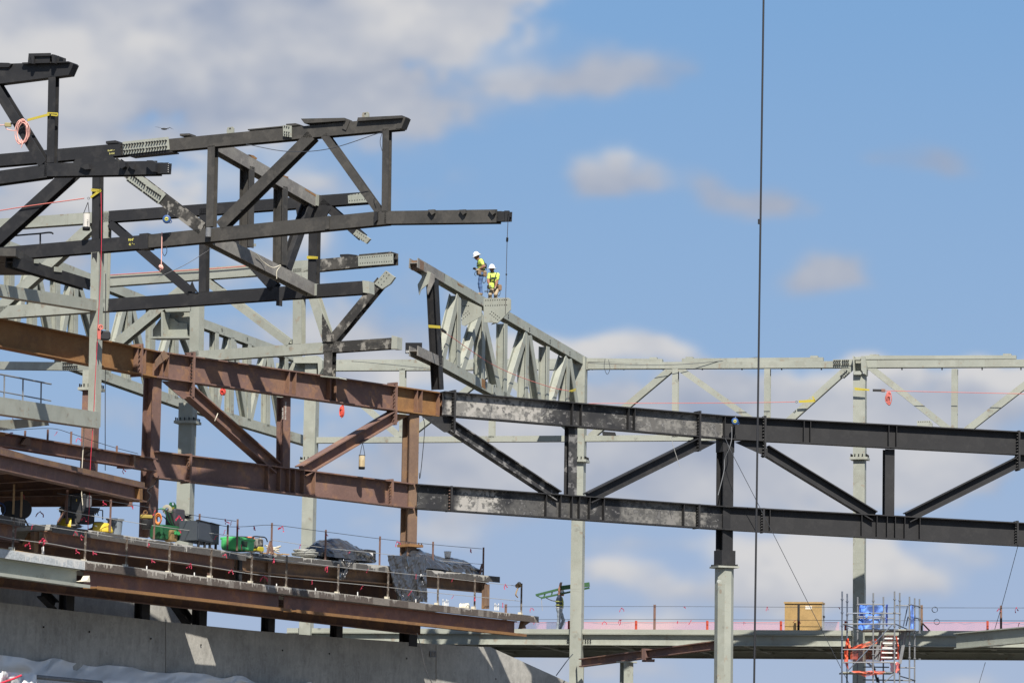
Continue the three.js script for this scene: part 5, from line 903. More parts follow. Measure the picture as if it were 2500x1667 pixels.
{ // cable reel at the side
  const t = thing('cable_reel', 'black cable reel on a frame beside the short guard posts', 'reel'), c = onM(H(215, 1150), -1.2); for (const s of [-.18, .18]) mesh('disc', place(lathe([[0, -.01], [.31, -.01], [.31, .01], [0, .01]], 28).rotateX(Math.PI / 2), c.clone().add(new V3(s * .6, 0, s))), MAT.cable, t); mesh('drum', place(new THREE.CylinderGeometry(.17, .17, .34, 20).rotateX(Math.PI / 2), c), MAT.black, t); mesh('stand', [section(c, c.clone().add(new V3(-.3, -.5, 0)), Y, { h: .05, w: .05, box: true }), section(c, c.clone().add(new V3(.3, -.5, 0)), Y, { h: .05, w: .05, box: true })], MAT.cable, t); seat(t);
  const u = thing('cable_reel', 'second black cable reel half hidden with blue leads round it', 'reel'), c2 = onM(H(95, 1140), -1.5); mesh('disc', place(lathe([[0, -.01], [.26, -.01], [.26, .01], [0, .01]], 28).rotateX(Math.PI / 2), c2), MAT.cable, u); for (let k = 0; k < 3; k++) mesh('lead', place(new THREE.TorusGeometry(.2, .014, 6, 24), c2.clone().add(new V3(-.3, -.02 * k, .05 * k))), flat(.05, .1, .25, .5), u); seat(u);
}
// black plastic tarpaulins: crumpled heaps over stored goods and a length hanging over the edge
// stiff film breaks into flat facets: jitter the grid and give every facet its own normal
function crumple(g, sd, amp) {
  const a = g.attributes.position, n = g.attributes.normal; for (let i = 0; i < a.count; i++) { const x = a.getX(i), y = a.getY(i), z = a.getZ(i), k = amp * ((vn3(x * 5.1 + sd, y * 5.1, z * 5.1) - .5) * 1.4 + (hsh(i * 7, sd, 3) - .5) * .5); a.setXYZ(i, x + n.getX(i) * k + (hsh(i, sd, 1) - .5) * amp * .8, y + n.getY(i) * k + (hsh(i, sd, 2) - .5) * amp * .5, z + n.getZ(i) * k); }
  const q = g.toNonIndexed(); q.computeVertexNormals(); return q;
}
function heap(name, label, pl, outline, base, off, depth, sd, nx = 34, ny = 16) {   // a thrown-over sheet: ridge line from picture points, foot on the deck
  const pos = [], uv = [], idx = [], n = outline.length;
  const ridge = (s) => { const k = s * (n - 1), i = Math.min(n - 2, Math.floor(k)), f = k - i; return [mix(outline[i][0], outline[i + 1][0], f), mix(outline[i][1], outline[i + 1][1], f)]; };
  for (let j = 0; j <= ny; j++) for (let i = 0; i <= nx; i++) {
    const s = i / nx, t = j / ny, r = ridge(s), top = pl.on(r, off), foot = pl.on([r[0], base(r[0])], off), h = Math.max(.02, top.y - foot.y), a = (t - .5) * Math.PI * 1.02;
    const g = Math.abs(vn3(s * 9 + sd, t * 5, sd) - .5) * 2, q = Math.abs(vn3(s * 20, t * 9 + sd, 2) - .5) * 2, m = 1 - .26 * g - .16 * q, e = depth * (.5 + .5 * Math.min(1, h / .6));
    const p = foot.clone().addScaledVector(Y, Math.pow(Math.max(0, Math.cos(a)), .7) * h * (Math.abs(t - .5) < .12 ? 1 : m) - .02).addScaledVector(pl.n, -Math.sin(a) * e * .5 * (1 + .35 * (g - .5) + .2 * (q - .5)));
    pos.push(p.x, p.y, p.z); uv.push(s * 3, t);
  }
  for (let j = 0; j < ny; j++) for (let i = 0; i < nx; i++) { const a = j * (nx + 1) + i, b = a + 1, c = a + nx + 1, d = c + 1; idx.push(a, b, c, b, d, c); }
  const g = new THREE.BufferGeometry(); g.setAttribute('position', new THREE.Float32BufferAttribute(pos, 3)); g.setAttribute('uv', new THREE.Float32BufferAttribute(uv, 2)); g.setIndex(idx); g.computeVertexNormals();
  const t = thing(name, label, 'tarpaulin'); mesh('sheet', crumple(g, sd, .05), plasticBlack, t); return t;
}
// a sheet hung over an edge: long slanting folds that fan out from the top
function curtain(pl, a, b, c, d, sd, nx = 54, ny = 44) {
  const pos = [], uv = [], idx = [];
  for (let j = 0; j <= ny; j++) for (let i = 0; i <= nx; i++) {
    const s = i / nx, t = j / ny, px = mix(mix(a[0], b[0], s), mix(d[0], c[0], s), t) + (vn3(t * 3, s > .5 ? 4 : 1, sd) - .5) * 8 * t, py = mix(mix(a[1], b[1], s), mix(d[1], c[1], s), Math.pow(t, .9));
    const u = s - .22 * t, f = Math.sin(u * 19 + vn3(u * 4, t * 1.5, sd) * 5) * .5 + Math.sin(u * 41 + t * 3 + vn3(u * 6, t * 3, sd + 2) * 6) * .22, w = Math.abs(vn3(s * 7, t * 6, sd + 5) - .5) + .5 * Math.abs(vn3(s * 15, t * 12, sd + 8) - .5);
    const p = pl.on([px, py], .12 + .09 * f * (.4 + t * .6) - .08 * w + .1 * t); pos.push(p.x, p.y, p.z); uv.push(s * 2, t * 2);
  }
  for (let j = 0; j < ny; j++) for (let i = 0; i < nx; i++) { const a2 = j * (nx + 1) + i; idx.push(a2, a2 + nx + 1, a2 + 1, a2 + 1, a2 + nx + 1, a2 + nx + 2); }
  const g = new THREE.BufferGeometry(); g.setAttribute('position', new THREE.Float32BufferAttribute(pos, 3)); g.setAttribute('uv', new THREE.Float32BufferAttribute(uv, 2)); g.setIndex(idx); g.computeVertexNormals(); return g;
}
const mBase = (x) => mix(1280, 1410, (x - 126) / 1094) + 2;
{ const t = heap('tarpaulin', 'shiny black plastic tarpaulin heaped over goods beside the grey hose coil', PL.M, [J(1420, 1380), J(1470, 1300), J(1560, 1258), J(1700, 1238), J(1830, 1262), J(1920, 1320), J(2010, 1350), J(2075, 1410), J(2110, 1470)], mBase, -.8, 1.2, 3); mesh('flap', drape(PL.M, 826, 868, (x) => 1366, (x) => 1366 + 46 * sst(866, 834, x) + 4, 16, 12, .06, .12, 9), plasticBlack, t); seat(t); }
{ const t = heap('tarpaulin', 'black plastic tarpaulin thrown over stacked goods under the white bucket', PL.M, [M(455, 960), M(470, 890), M(560, 890), M(700, 950), M(860, 995), M(1000, 990), M(1080, 1030), M(1120, 1070), M(1190, 1090)], mBase, -.7, 1.3, 8); seat(t); }
{ const t = thing('tarpaulin', 'black plastic tarpaulin hanging over the deck edge under the bolted column base', 'tarpaulin'); mesh('sheet', crumple(curtain(PL.M, M(215, 965), M(655, 985), M(690, 1505), M(330, 1490), 21, 30, 20), 4, .035), plasticBlack, t); seat(t); }
{ const t = thing('storage_box', 'black plastic crate with a white label behind the hanging tarpaulin', 'box'), c = onM(J(2080, 1450), -.9); mesh('case', place(rbox(.55, .42, .5, .03), c, mDir), flat(.02, .02, .022, .5), t); mesh('label', plate(PL.M.shift(-.6), [J(2125, 1405), J(2165, 1405), J(2165, 1480), J(2125, 1480)], .005), MAT.white, t); seat(t); }
{ const t = thing('bucket', 'white plastic bucket on top of the black tarpaulin', 'bucket'), b = onM(M(905, 992), -.7); mesh('body', place(lathe([[0, 0], [.105, 0], [.13, .2], [.14, .2], [.14, .215], [.12, .215], [.1, .01], [0, .01]], 24), b), MAT.white, t); mesh('lid', place(lathe([[0, .225], [.14, .225], [.142, .205], [.13, .2]], 24), b), MAT.white, t); seat(t); }
{ const t = thing('bucket', 'cream bucket lying on its side on the lowest deck', 'bucket'), b = PL.W.on(N(1150, 475), -.5); mesh('body', place(lathe([[0, 0], [.13, 0], [.16, .3], [.175, .3], [.175, .32], [.15, .32], [.12, .02], [0, .02]], 24).rotateZ(Math.PI / 2 + .15), b, -20), MAT.cream, t); seat(t); }
function rodBundle(p, n, label) { const t = thing('plastic_sleeves', label, 'sleeves'); for (let k = 0; k < n; k++) { const a = PL.W.on([p[0] + k * 3.1, p[1] + k * .4], -.2); mesh('sleeve', rod(a, a.clone().add(new V3(rr(-.02, .02), rr(.2, .27), 0)), .016, 7), MAT.white, t); } return seat(t); }
rodBundle(N(852, 470), 5, 'white plastic sleeves standing in a row under the hanging tarpaulin'); rodBundle(N(1445, 515), 4, 'white plastic sleeves standing near the end of the lowest deck'); rodBundle(I(435, 225), 2, 'two white plastic sleeves standing beside the rusty gusset');
for (const [p] of [[I(1525, 388)], [I(2022, 465)], [K(100, 455)], [K(1365, 615)], [K(1805, 655)], [N(540, 425)], [K(958, 570)]]) { const a = PL.W.on(p, -.12); single('deck_sleeve', rod(a.clone().addScaledVector(Y, -.03), a.clone().addScaledVector(Y, .12), .018, 8), MAT.white, 'short white sleeve standing alone at the lowest deck edge', 'sleeve', 'single sleeves on the deck edge'); }
{ const t = thing('rope_tangle', 'tan rope tangled round the last guard post of the lowest deck', 'rope'), c = PL.W.on(M(1725, 1310), .0), m = flat(.3, .2, .09, .9); for (let k = 0; k < 9; k++) mesh('loop', place(new THREE.TorusGeometry(rr(.05, .11), .016, 6, 16), c.clone().add(new V3(rr(-.05, .05), rr(-.06, .06), rr(-.02, .08))), rr(0, 90), rr(0, 1.5)), m, t); mesh('tail', tube([M(1720, 1330), M(1700, 1380), M(1690, 1420), M(1712, 1450)].map((p) => PL.W.on(p, .05)), .025, 20, 6), m, t); seat(t); }
// ---------------------------------------------------------------- far deck: site box and scaffold tower
{
  const pl = PL.Fd, t = thing('site_box', 'large tan steel site tool box on the far deck', 'tool box'), m = steel([.36, .235, .09], [.4, .26, .105], [.29, .19, .075], .4, { rough: .55 }), a = pl.on(U(240, 520), -.9), b = pl.on(U(568, 522), -.9), h = pl.on(U(240, 262), -.9).y - a.y, c = a.clone().lerp(b, .5), w = a.distanceTo(b);
  mesh('case', boxAt(c.clone().addScaledVector(Y, h / 2).addScaledVector(pl.n, -.35), w, h, .72, pl.dir), m, t); mesh('lid', boxAt(c.clone().addScaledVector(Y, h + .02).addScaledVector(pl.n, -.35), w + .06, .07, .8, pl.dir), m, t);
  mesh('side_panel', boxAt(b.clone().addScaledVector(Y, h / 2).addScaledVector(pl.n, -.35).addScaledVector(pl.dir, .012), .02, h * .92, .64, pl.dir), flat(.38, .38, .37, .5), t); mesh('side_handle', boxAt(b.clone().addScaledVector(Y, h * .56).addScaledVector(pl.n, -.35).addScaledVector(pl.dir, .04), .05, .08, .3, pl.dir), MAT.bolt, t);
  const s = mesh('sticker', plate(pl.shift(-.88), [U(422, 284), U(482, 284), U(482, 318), U(422, 318)], .003), flat(.62, .5, .33, .6), t); for (let k = 0; k < 4; k++) mesh('sticker_print', plate(pl.shift(-.878), [U(426 + k * 14, 288 + k % 2 * 4), U(436 + k * 14, 288 + k % 2 * 4), U(436 + k * 14, 312), U(426 + k * 14, 312)], .002), MAT.white, s);
  for (const x of [262, 430, 548]) mesh('skid', boxAt(pl.on(U(x, 522), -1.25), .2, .06, .6, pl.dir), MAT.bolt, t); seat(t);
}
{
  const t = thing('scaffold_tower', 'galvanised tube scaffold stair tower with blue and orange netting', 'scaffold'), d1 = 131, d2 = 133.1, G0 = MAT.galv, GD = MAT.galvDark, g = (x, y, d) => at(SC(x, y), d);
  const pole = (x, y, d, m = G0, yl = 1800, name = 'standard') => { const a = g(x, y, d), b = a.clone(); b.y = Math.max(.05, g(x, yl, d).y); const q = mesh(name, rod(b, a, .03, 8), m, t); for (let k = 0; k < 5; k++) { const c = a.clone().addScaledVector(Y, -.3 - k * .5); mesh('rosette', rod(c.clone().addScaledVector(Y, -.02), c.clone().addScaledVector(Y, .02), .055, 8), m, q); } };
  pole(172, 150, d1, GD); pole(250, 185, d1 + .8, GD); pole(655, 175, d1, G0); pole(985, 150, d1, G0); pole(1065, 172, d1 + 1.2, G0); pole(412, 235, d2, G0); pole(812, 235, d2, G0); pole(1217, 232, d1 + .5, G0); pole(1297, 255, d2, G0); pole(1372, 265, d2 + .3, G0, 780);
  const bar = (x1, y1, x2, y2, d, m = G0, e = d, r = .025) => mesh('ledger', rod(g(x1, y1, d), g(x2, y2, e), r, 8), m, t);
  bar(250, 490, 640, 490, d1 + .5, GD); bar(655, 488, 1065, 492, d1 + .1); bar(175, 655, 985, 655, d1); bar(412, 350, 815, 352, d2); bar(412, 540, 800, 545, d2); bar(430, 565, 975, 572, d2); bar(172, 1052, 985, 1050, d1); bar(172, 1250, 985, 1250, d1); bar(172, 655, 500, 765, d1, GD, d2); bar(985, 650, 1180, 735, d1, GD, d2); bar(985, 368, 1200, 372, d2 - .5); bar(1217, 350, 1372, 385, d1 + .5, G0, d2); bar(1217, 540, 1390, 578, d1 + .5, GD, d2); bar(1217, 745, 1330, 770, d1 + .5, GD, d2); bar(1065, 1330, 1300, 1335, d1 + 1); bar(1065, 1460, 1300, 1530, d1, GD, d2); bar(490, 1320, 900, 1325, d2); bar(490, 1520, 1300, 1530, d2);
  const brace = (x1, y1, x2, y2, d, m = GD) => mesh('brace', rod(g(x1, y1, d), g(x2, y2, d), .022, 8), m, t); brace(960, 650, 240, 1400, d1); brace(1190, 370, 1120, 690, d1 + .9); brace(1195, 540, 1160, 690, d1 + .9); brace(790, 500, 735, 720, d1 + 1); brace(830, 560, 800, 700, d1 + 1); brace(985, 1420, 820, 1560, d1, G0);
  for (const [y, x1, x2, n] of [[745, 510, 1300, 6], [1405, 180, 985, 6]]) for (let k = 0; k < n; k++) { const a = g(mix(x1, x2, k / n), y, d1 + .2), b = g(mix(x1, x2, (k + 1) / n) - 4, y, d1 + .2), c = a.clone().lerp(b, .5); mesh('platform_board', boxAt(c.add(new V3(0, 0, -.7)), a.distanceTo(b), .05, 1.5), k % 2 ? MAT.galv : MAT.paleGreen, t); }
  // stair flight
  for (const [x1, y1, x2, y2] of [[770, 770, 690, 1215], [805, 940, 750, 1230], [1165, 740, 1065, 1270], [1115, 760, 1080, 900]]) mesh('stair_stringer', section(g(x1, y1, d1 + .6), g(x2, y2, d1 + .6), new V3(0, 0, 1), { h: .05, w: .12, box: true }), MAT.galv, t);
  for (let k = 0; k < 6; k++) mesh('stair_tread', boxAt(g(925 - k * 8, 880 + k * 74, d1 + .3), .58, .05, .24), MAT.white, t);
  for (const [x1, y1, x2, y2] of [[560, 1250, 690, 1370], [640, 1250, 720, 1560], [720, 1480, 740, 1568]]) mesh('stair_stringer', section(g(x1, y1, d1 + 1), g(x2, y2, d1 + 1), new V3(0, 0, 1), { h: .05, w: .08, box: true }), GD, t);
  const sheet = (name, pts, d, col, op, sd) => { const n = 14, pos = [], idx = []; for (let j = 0; j <= n; j++) for (let i = 0; i <= n; i++) { const s = i / n, u = j / n, x = mix(mix(pts[0][0], pts[1][0], s), mix(pts[3][0], pts[2][0], s), u), y = mix(mix(pts[0][1], pts[1][1], s), mix(pts[3][1], pts[2][1], s), u), p = g(x + (vn3(s * 5, u * 5, sd) - .5) * 12, y + (vn3(s * 5, u * 5, sd + 3) - .5) * 14, d + (vn3(s * 6, u * 4, sd + 7) - .5) * .35); pos.push(p.x, p.y, p.z); } for (let j = 0; j < n; j++) for (let i = 0; i < n; i++) { const a = j * (n + 1) + i; idx.push(a, a + n + 1, a + 1, a + 1, a + n + 1, a + n + 2); } const q = new THREE.BufferGeometry(); q.setAttribute('position', new THREE.Float32BufferAttribute(pos, 3)); q.setIndex(idx); q.computeVertexNormals(); mesh(name, q, std({ color: new THREE.Color().setRGB(...col), roughness: .8, transparent: true, opacity: op, side: THREE.DoubleSide }), t); };
  const blue = [.13, .3, .8], org = [.8, .13, .05];
  sheet('blue_netting', [[440, 365], [810, 365], [760, 730], [420, 740]], d2 + .1, blue, .78, 1); sheet('blue_netting', [[440, 365], [505, 365], [520, 770], [425, 735]], d2 + .05, blue, .6, 4); sheet('blue_netting', [[850, 352], [880, 352], [875, 690], [848, 690]], d2, [.03, .07, .4], .9, 2); sheet('blue_netting', [[1228, 360], [1282, 365], [1290, 735], [1225, 735]], d1 + .7, blue, .7, 3);
  sheet('orange_netting', [[235, 880], [270, 880], [310, 1060], [205, 1060]], d1 + .1, org, .95, 5); sheet('orange_netting', [[210, 1050], [270, 1060], [270, 1370], [200, 1250]], d1 + .1, org, .85, 6); sheet('orange_netting', [[300, 1030], [700, 880], [720, 960], [310, 1070]], d1 + .3, org, .7, 7); sheet('orange_netting', [[800, 820], [1000, 810], [1060, 1200], [760, 1230]], d1 + .4, [.5, .07, .04], .42, 8); sheet('orange_netting', [[300, 1090], [760, 930], [760, 1240], [300, 1240]], d1 + 1.2, [.5, .08, .04], .4, 9); sheet('orange_netting', [[920, 1250], [1060, 1250], [1060, 1420], [920, 1400]], d1 + .5, org, .75, 10); sheet('orange_netting', [[310, 1385], [860, 1375], [800, 1430], [530, 1470]], d1 + .0, org, .6, 11); sheet('orange_netting', [[1000, 850], [1020, 850], [1060, 1040], [1040, 1060]], d1 + .1, org, .9, 12);
  seat(t);
}
for (const [x, y] of [[2283, 1488], [2288, 1518]]) { const t = thing('wire_loop', 'loop of spare wire hanging at the end of a guard cable', 'wire', 'spare wire loops'); const c = PL.Fd.on(X(x, y), -.3); for (let k = 0; k < 3; k++) mesh('loop', place(new THREE.TorusGeometry(.11, .006, 5, 28), c.clone().add(new V3(rr(-.01, .01), rr(-.01, .01), k * .02)), rr(-20, 20)), MAT.wire, t); seat(t); }
{ // green frame carried by the far worker
  const q = planeDir(1350, 1440, 143.6, 8), t = thing('green_frame', 'green steel frame held overhead by the worker on the far deck', 'frame'), m = flat(.03, .095, .035, .6);
  upright(t, 'rail', m, q, N(1920, 343), N(2215, 268), .09, .1, { box: true }); upright(t, 'head_beam', m, q, N(2200, 262), RR(420, 360), .17, .2, { box: true }); upright(t, 'rail', m, q, N(1985, 375), RR(420, 400), .07, .1, { box: true }); for (const [a, b] of [[N(1925, 345), N(1985, 375)], [N(2030, 318), N(2010, 370)], [N(2110, 300), N(2100, 348)]]) upright(t, 'strut', m, q, a, b, .05, .06, { box: true });
  mesh('cable', tube([N(2040, 375), N(2110, 405), N(2170, 410)].map((p) => q.on(p)), .02, 14, 6), MAT.cable, t); mesh('tail', tube([N(1985, 380), N(1988, 440), N(1996, 520)].map((p) => q.on(p)), .012, 14, 5), MAT.wirePale, t); seat(t);
}

// ---------------------------------------------------------------- rigging: straps, lines, bags, reels
const ropeOn = (name, pl, pts, r, mat, label, cat = 'rope', off = .06, group) => single(name, tube(pts.map((p) => pl.on(p, off)), r, pts.length * 14, 6), mat, label, cat, group);
// a band of webbing round a member: a flat loop in the plane of the member
function strap(t, pl, pts, w, off = .05, mat = MAT.yellow) { const g = []; for (let i = 0; i + 1 < pts.length; i++) { const a = pl.on(pts[i], off), b = pl.on(pts[i + 1], off); g.push(section(a, b, new V3().crossVectors(pl.n, b.clone().sub(a)).normalize(), { h: w, w: .012, box: true })); } return mesh('webbing', g, mat, t); }
{
  const pl = PL.R1, t = thing('anchor_strap', 'yellow anchor strap round the top black post with a pink rope coil', 'strap');
  strap(t, pl, [A(535, 825), A(655, 830)], .04); strap(t, pl, [A(580, 850), A(655, 858)], .04); strap(t, pl, [A(655, 830), A(655, 858)], .04); strap(t, pl, [A(310, 908), A(560, 842)], .075); mesh('hook', place(new THREE.TorusGeometry(.04, .014, 6, 14), pl.on(A(295, 910), .06)), MAT.galv, t); mesh('shock_pack', section(pl.on(A(120, 948), .06), pl.on(A(270, 915), .06), pl.n, { h: .05, w: .05, box: true }), MAT.black, t); seat(t);
  const c = thing('rope_coil', 'pink rope coil hanging on the top left diagonal', 'rope'), o = pl.on(A(240, 1050), .16); for (let k = 0; k < 7; k++) { const k2 = rr(.85, 1.12); mesh('loop', place(new THREE.TorusGeometry(.34, .016, 6, 36).scale(.52 * k2, .98 * rr(.92, 1.08), 1), o.clone().add(new V3(rr(-.06, .06), rr(-.05, .05), rr(-.03, .05))), rr(-25, 25)), MAT.ropePale, c); } mesh('tail', tube([A(190, 1030), A(110, 1025), A(65, 1005), A(60, 970)].map((p) => pl.on(p, .1)), .014, 18, 5), MAT.ropePale, c); mesh('line', tube([A(60, 962), A(-30, 970)].map((p) => pl.on(p, .1)), .014, 8, 5), MAT.ropePale, c); mesh('line', tube([A(240, 1130), A(250, 1180), A(235, 1225)].map((p) => pl.on(p, .2)), .016, 12, 5), MAT.ropePale, c); mesh('grab', place(rbox(.18, .1, .06, .02), pl.on(A(85, 962), .1), 10), flat(.28, .24, .1, .6), c); seat(c);
}
{
  const pl = PL.R2, t = thing('anchor_strap', 'yellow anchor strap round the black post above the canvas bag', 'strap'); strap(t, pl, [C(1040, 290), C(1155, 300)], .04); strap(t, pl, [C(1040, 308), C(1155, 318)], .04); strap(t, pl, [C(1035, 385), C(1155, 300)], .08); mesh('hook', place(new THREE.TorusGeometry(.035, .012, 6, 14), pl.on(C(1012, 395), .08)), MAT.galv, t); seat(t);
  const b = thing('canvas_bag', 'white canvas tool bag with black base hanging from the strap', 'bag'), c = pl.on(C(985, 760), .2), h = pl.on(C(985, 575), .2).y - c.y; mesh('body', place(lathe([[0, 0], [.11, 0], [.115, .08], [.108, h * .5], [.12, h], [.112, h], [.1, h * .5], [0, .02]], 22).scale(1, 1, .8), c), flat(.58, .55, .5, .8), b); mesh('base', place(lathe([[0, -.012], [.12, -.012], [.124, .1], [.114, .1]], 22).scale(1, 1, .8), c), MAT.cable, b); for (const x of [950, 1020]) mesh('strap', tube([C(x, 580), C(1005, 440)].map((p) => pl.on(p, .2)), .012, 8, 5), MAT.cable, b); seat(b);
  ropeOn('life_line', pl, [C(-60, 545), C(300, 487), C(700, 432), C(960, 396)], .017, MAT.rope, 'pink rope stretched level across the black diagonal to the strap');
  single('rope', tube([[C(1155, 330), .3], [C(1160, 760), .3], [C(1150, 1280), .3], [E(1128, 300), .3], [E(1112, 620), .3], [E(1085, 1150), .3], [E(1080, 1280), .3], [H(1060, 220), .3], [H(1045, 420), .3], [H(1030, 700), .3], [H(1018, 1150), .3], [H(1005, 1300), .3], [H(1010, 1460), .3]].map(([p, o]) => pl.on(p, o)), .011, 160, 6), MAT.red, 'long red rope hanging down beside the tall pale post to the decks', 'rope');
  single('rope', tube([H(930, 50), H(952, 110), H(958, 250), H(940, 600), H(928, 900), H(948, 1135)].map((p) => pl.on(p, .45)), .015, 90, 6), MAT.cream, 'white rope hanging from the pale box beam to the yellow machine', 'rope');
  { const t2 = thing('rope_bundle', 'coral rope bundle tied to the tall pale post over a black bag', 'rope'); for (let k = 0; k < 6; k++) mesh('strand', tube([E(1120 + k * 5, 435), E(1116 + k * 6, 520), E(1118 + k * 5, 600 + rr(-10, 10))].map((p) => pl.on(p, .33 + (k % 2) * .03)), .02, 12, 5), MAT.rope, t2); mesh('knot', place(new THREE.TorusGeometry(.07, .024, 6, 16), pl.on(E(1150, 465), .35), 30), MAT.rope, t2); seat(t2); const t3 = thing('tool_bag', 'black tool bag hanging beside the tall pale post', 'bag'); mesh('body', place(rbox(.3, .22, .16, .07), pl.on(E(1195, 560), .1), 20), MAT.cable, t3); mesh('flap', place(rbox(.22, .08, .1, .03), pl.on(E(1170, 515), .12), 20), flat(.1, .2, .32, .6), t3); seat(t3); }
  { const t2 = thing('rope', 'pink rope with a knotted hook hanging from the bottom chord', 'rope'); mesh('line', tube([C(1855, 785), C(1852, 980), C(1848, 1160)].map((p) => pl.on(p, .08)), .016, 20, 6), MAT.ropePale, t2); for (let k = 0; k < 4; k++) mesh('knot', place(new THREE.TorusGeometry(.05, .02, 6, 14), pl.on(C(1842 + k * 5, 1178 + k * 6), .08), k * 40), MAT.ropePale, t2); mesh('hook', place(new THREE.TorusGeometry(.035, .012, 6, 14, 4.6), pl.on(C(1846, 1212), .08)), MAT.ropePale, t2); seat(t2); ropeOn('hose_loop', pl, [C(1862, 940), C(1860, 1010), C(1885, 1055), C(1910, 1015), C(1908, 945)], .012, MAT.cable, 'black hose loop hanging under the bottom chord beside the pink rope', 'hose'); }
}
function lifeline(p, pl, off, label) { const t = thing('lifeline_reel', label, 'reel'), c = pl.on(p, off), m = flat(.03, .08, .22, .45); mesh('case', place(lathe([[0, -.06], [.11, -.06], [.135, -.03], [.135, .03], [.11, .06], [0, .06]], 26).rotateX(Math.PI / 2), c), m, t); mesh('label', place(lathe([[0, 0], [.06, 0], [.06, .006], [0, .006]], 20).rotateX(Math.PI / 2), c.clone().add(new V3(0, 0, .061))), flat(.55, .52, .08, .6), t); mesh('label_mark', boxAt(c.clone().add(new V3(0, 0, .07)), .07, .03, .006), MAT.cable, t); mesh('handle', place(new THREE.TorusGeometry(.05, .014, 6, 14), c.clone().add(new V3(.11, -.07, 0))), m, t); mesh('hook', [rod(c.clone().add(new V3(.02, .13, 0)), c.clone().add(new V3(.04, .24, 0)), .016)], MAT.galv, t); seat(t); }
lifeline(C(1910, 635), PL.R2, .3, 'blue lifeline reel hanging on the mottled black diagonal'); lifeline(P(2092, 840), PL.Ld, .45, 'blue lifeline reel hanging on the black girder beside the crane cable');
ropeOn('life_line', PL.R4, [C(1160, 1282), C(1700, 1248), C(2270, 1215), D(600, 712), D(820, 690)], .016, MAT.rope, 'pink rope lying along the pale truss top chord');
{ const t = thing('anchor_strap', 'yellow strap round the black post of the second roof truss', 'strap'), pl = PL.R3; strap(t, pl, [D(1405, 594), D(1530, 602)], .05); strap(t, pl, [D(1405, 612), D(1530, 612)], .05); seat(t); }
{ const t = thing('anchor_strap', 'yellow strap round the black end post of the workers truss', 'strap'), pl = planeDir(1065, 800, 126.2, 26); strap(t, pl, [O(450, 1008), O(588, 1020)], .045, .25); strap(t, pl, [O(452, 1026), O(588, 1036)], .045, .25); seat(t); }
ropeOn('life_line', PL.T5, [O(600, 1075), O(660, 1105), O(1140, 1430), O(1420, 1566), P(0, 455), P(180, 490)], .013, MAT.rope, 'red rope stretched along the workers truss', 'rope', .12);
{ const t = thing('anchor_strap', 'yellow strap at the far end of the red rope', 'strap'), pl = PL.T5; strap(t, pl, [P(190, 492), P(265, 468)], .05, .12); strap(t, pl, [P(210, 498), P(262, 486)], .03, .12); mesh('shock_pack', section(pl.on(O(600, 1050), .15), pl.on(O(650, 1090), .15), pl.n, { h: .07, w: .07, box: true }), MAT.black, t); seat(t); }
ropeOn('life_line', PL.Pf, [P(310, 636), P(1000, 632), P(2352, 625), S(340, 582)], .012, MAT.rope, 'pink rope stretched level across the far truss', 'rope', .25);
{ const t = thing('anchor_strap', 'yellow strap on the far diagonal holding the pink rope', 'strap'), pl = PL.Pf; strap(t, pl, [S(365, 580), S(510, 572)], .1, .22); strap(t, pl, [S(488, 535), S(508, 572)], .06, .22); mesh('ring', place(new THREE.TorusGeometry(.04, .014, 6, 14), pl.on(S(345, 582), .25)), MAT.galv, t); seat(t); }
{ const t = thing('anchor_strap', 'yellow strap round the far column above the scaffold with black shock pack', 'strap'), pl = PL.Pf; strap(t, pl, [S(858, 462), S(990, 478)], .07, .42); strap(t, pl, [S(862, 475), S(950, 480)], .04, .42); mesh('shock_pack', section(pl.on(S(1020, 480), .4), pl.on(S(1100, 482), .4), pl.n, { h: .09, w: .09, box: true }), MAT.black, t); mesh('grab', place(rbox(.14, .1, .07, .02), pl.on(S(1112, 482), .4)), flat(.2, .1, .07, .6), t); seat(t); }
ropeOn('life_line', PL.Pf, [S(1130, 484), S(1740, 498), S(2400, 512)], .012, MAT.rope, 'red rope stretched level from the far column past the far posts', 'rope', .38);
function ropeHank(p, pl, off, w, h, label, mat = MAT.rope) { const t = thing('rope_hank', label, 'rope'), c = pl.on(p, off); for (let k = 0; k < 10; k++) mesh('loop', place(new THREE.TorusGeometry(.2, .03, 6, 28).scale(w * rr(.15, .85), h * rr(.6, 1.1), 1), c.clone().add(new V3(rr(-.05, .05) * w * 2, rr(-.06, .03), rr(-.03, .03))), rr(-60, 60)), mat, t); mesh('wrap', place(new THREE.TorusGeometry(.05, .03, 6, 14).rotateX(1.4), c.clone().add(new V3(0, h * .06, 0))), mat, t); seat(t); }
ropeHank(S(1160, 550), PL.Pf, .4, .55, 1.15, 'red rope hank hanging from the line beside the far column'); ropeHank(G(435, 972), PL.Ps, .4, .55, .7, 'red rope hank hanging just under the rusty girder near its first post', flat(.62, .07, .05, .8)); ropeHank(G(1806, 1188), PL.Pf, 6, .45, .95, 'red rope hank hanging under the rusty girder in open sky', flat(.66, .09, .06, .8));
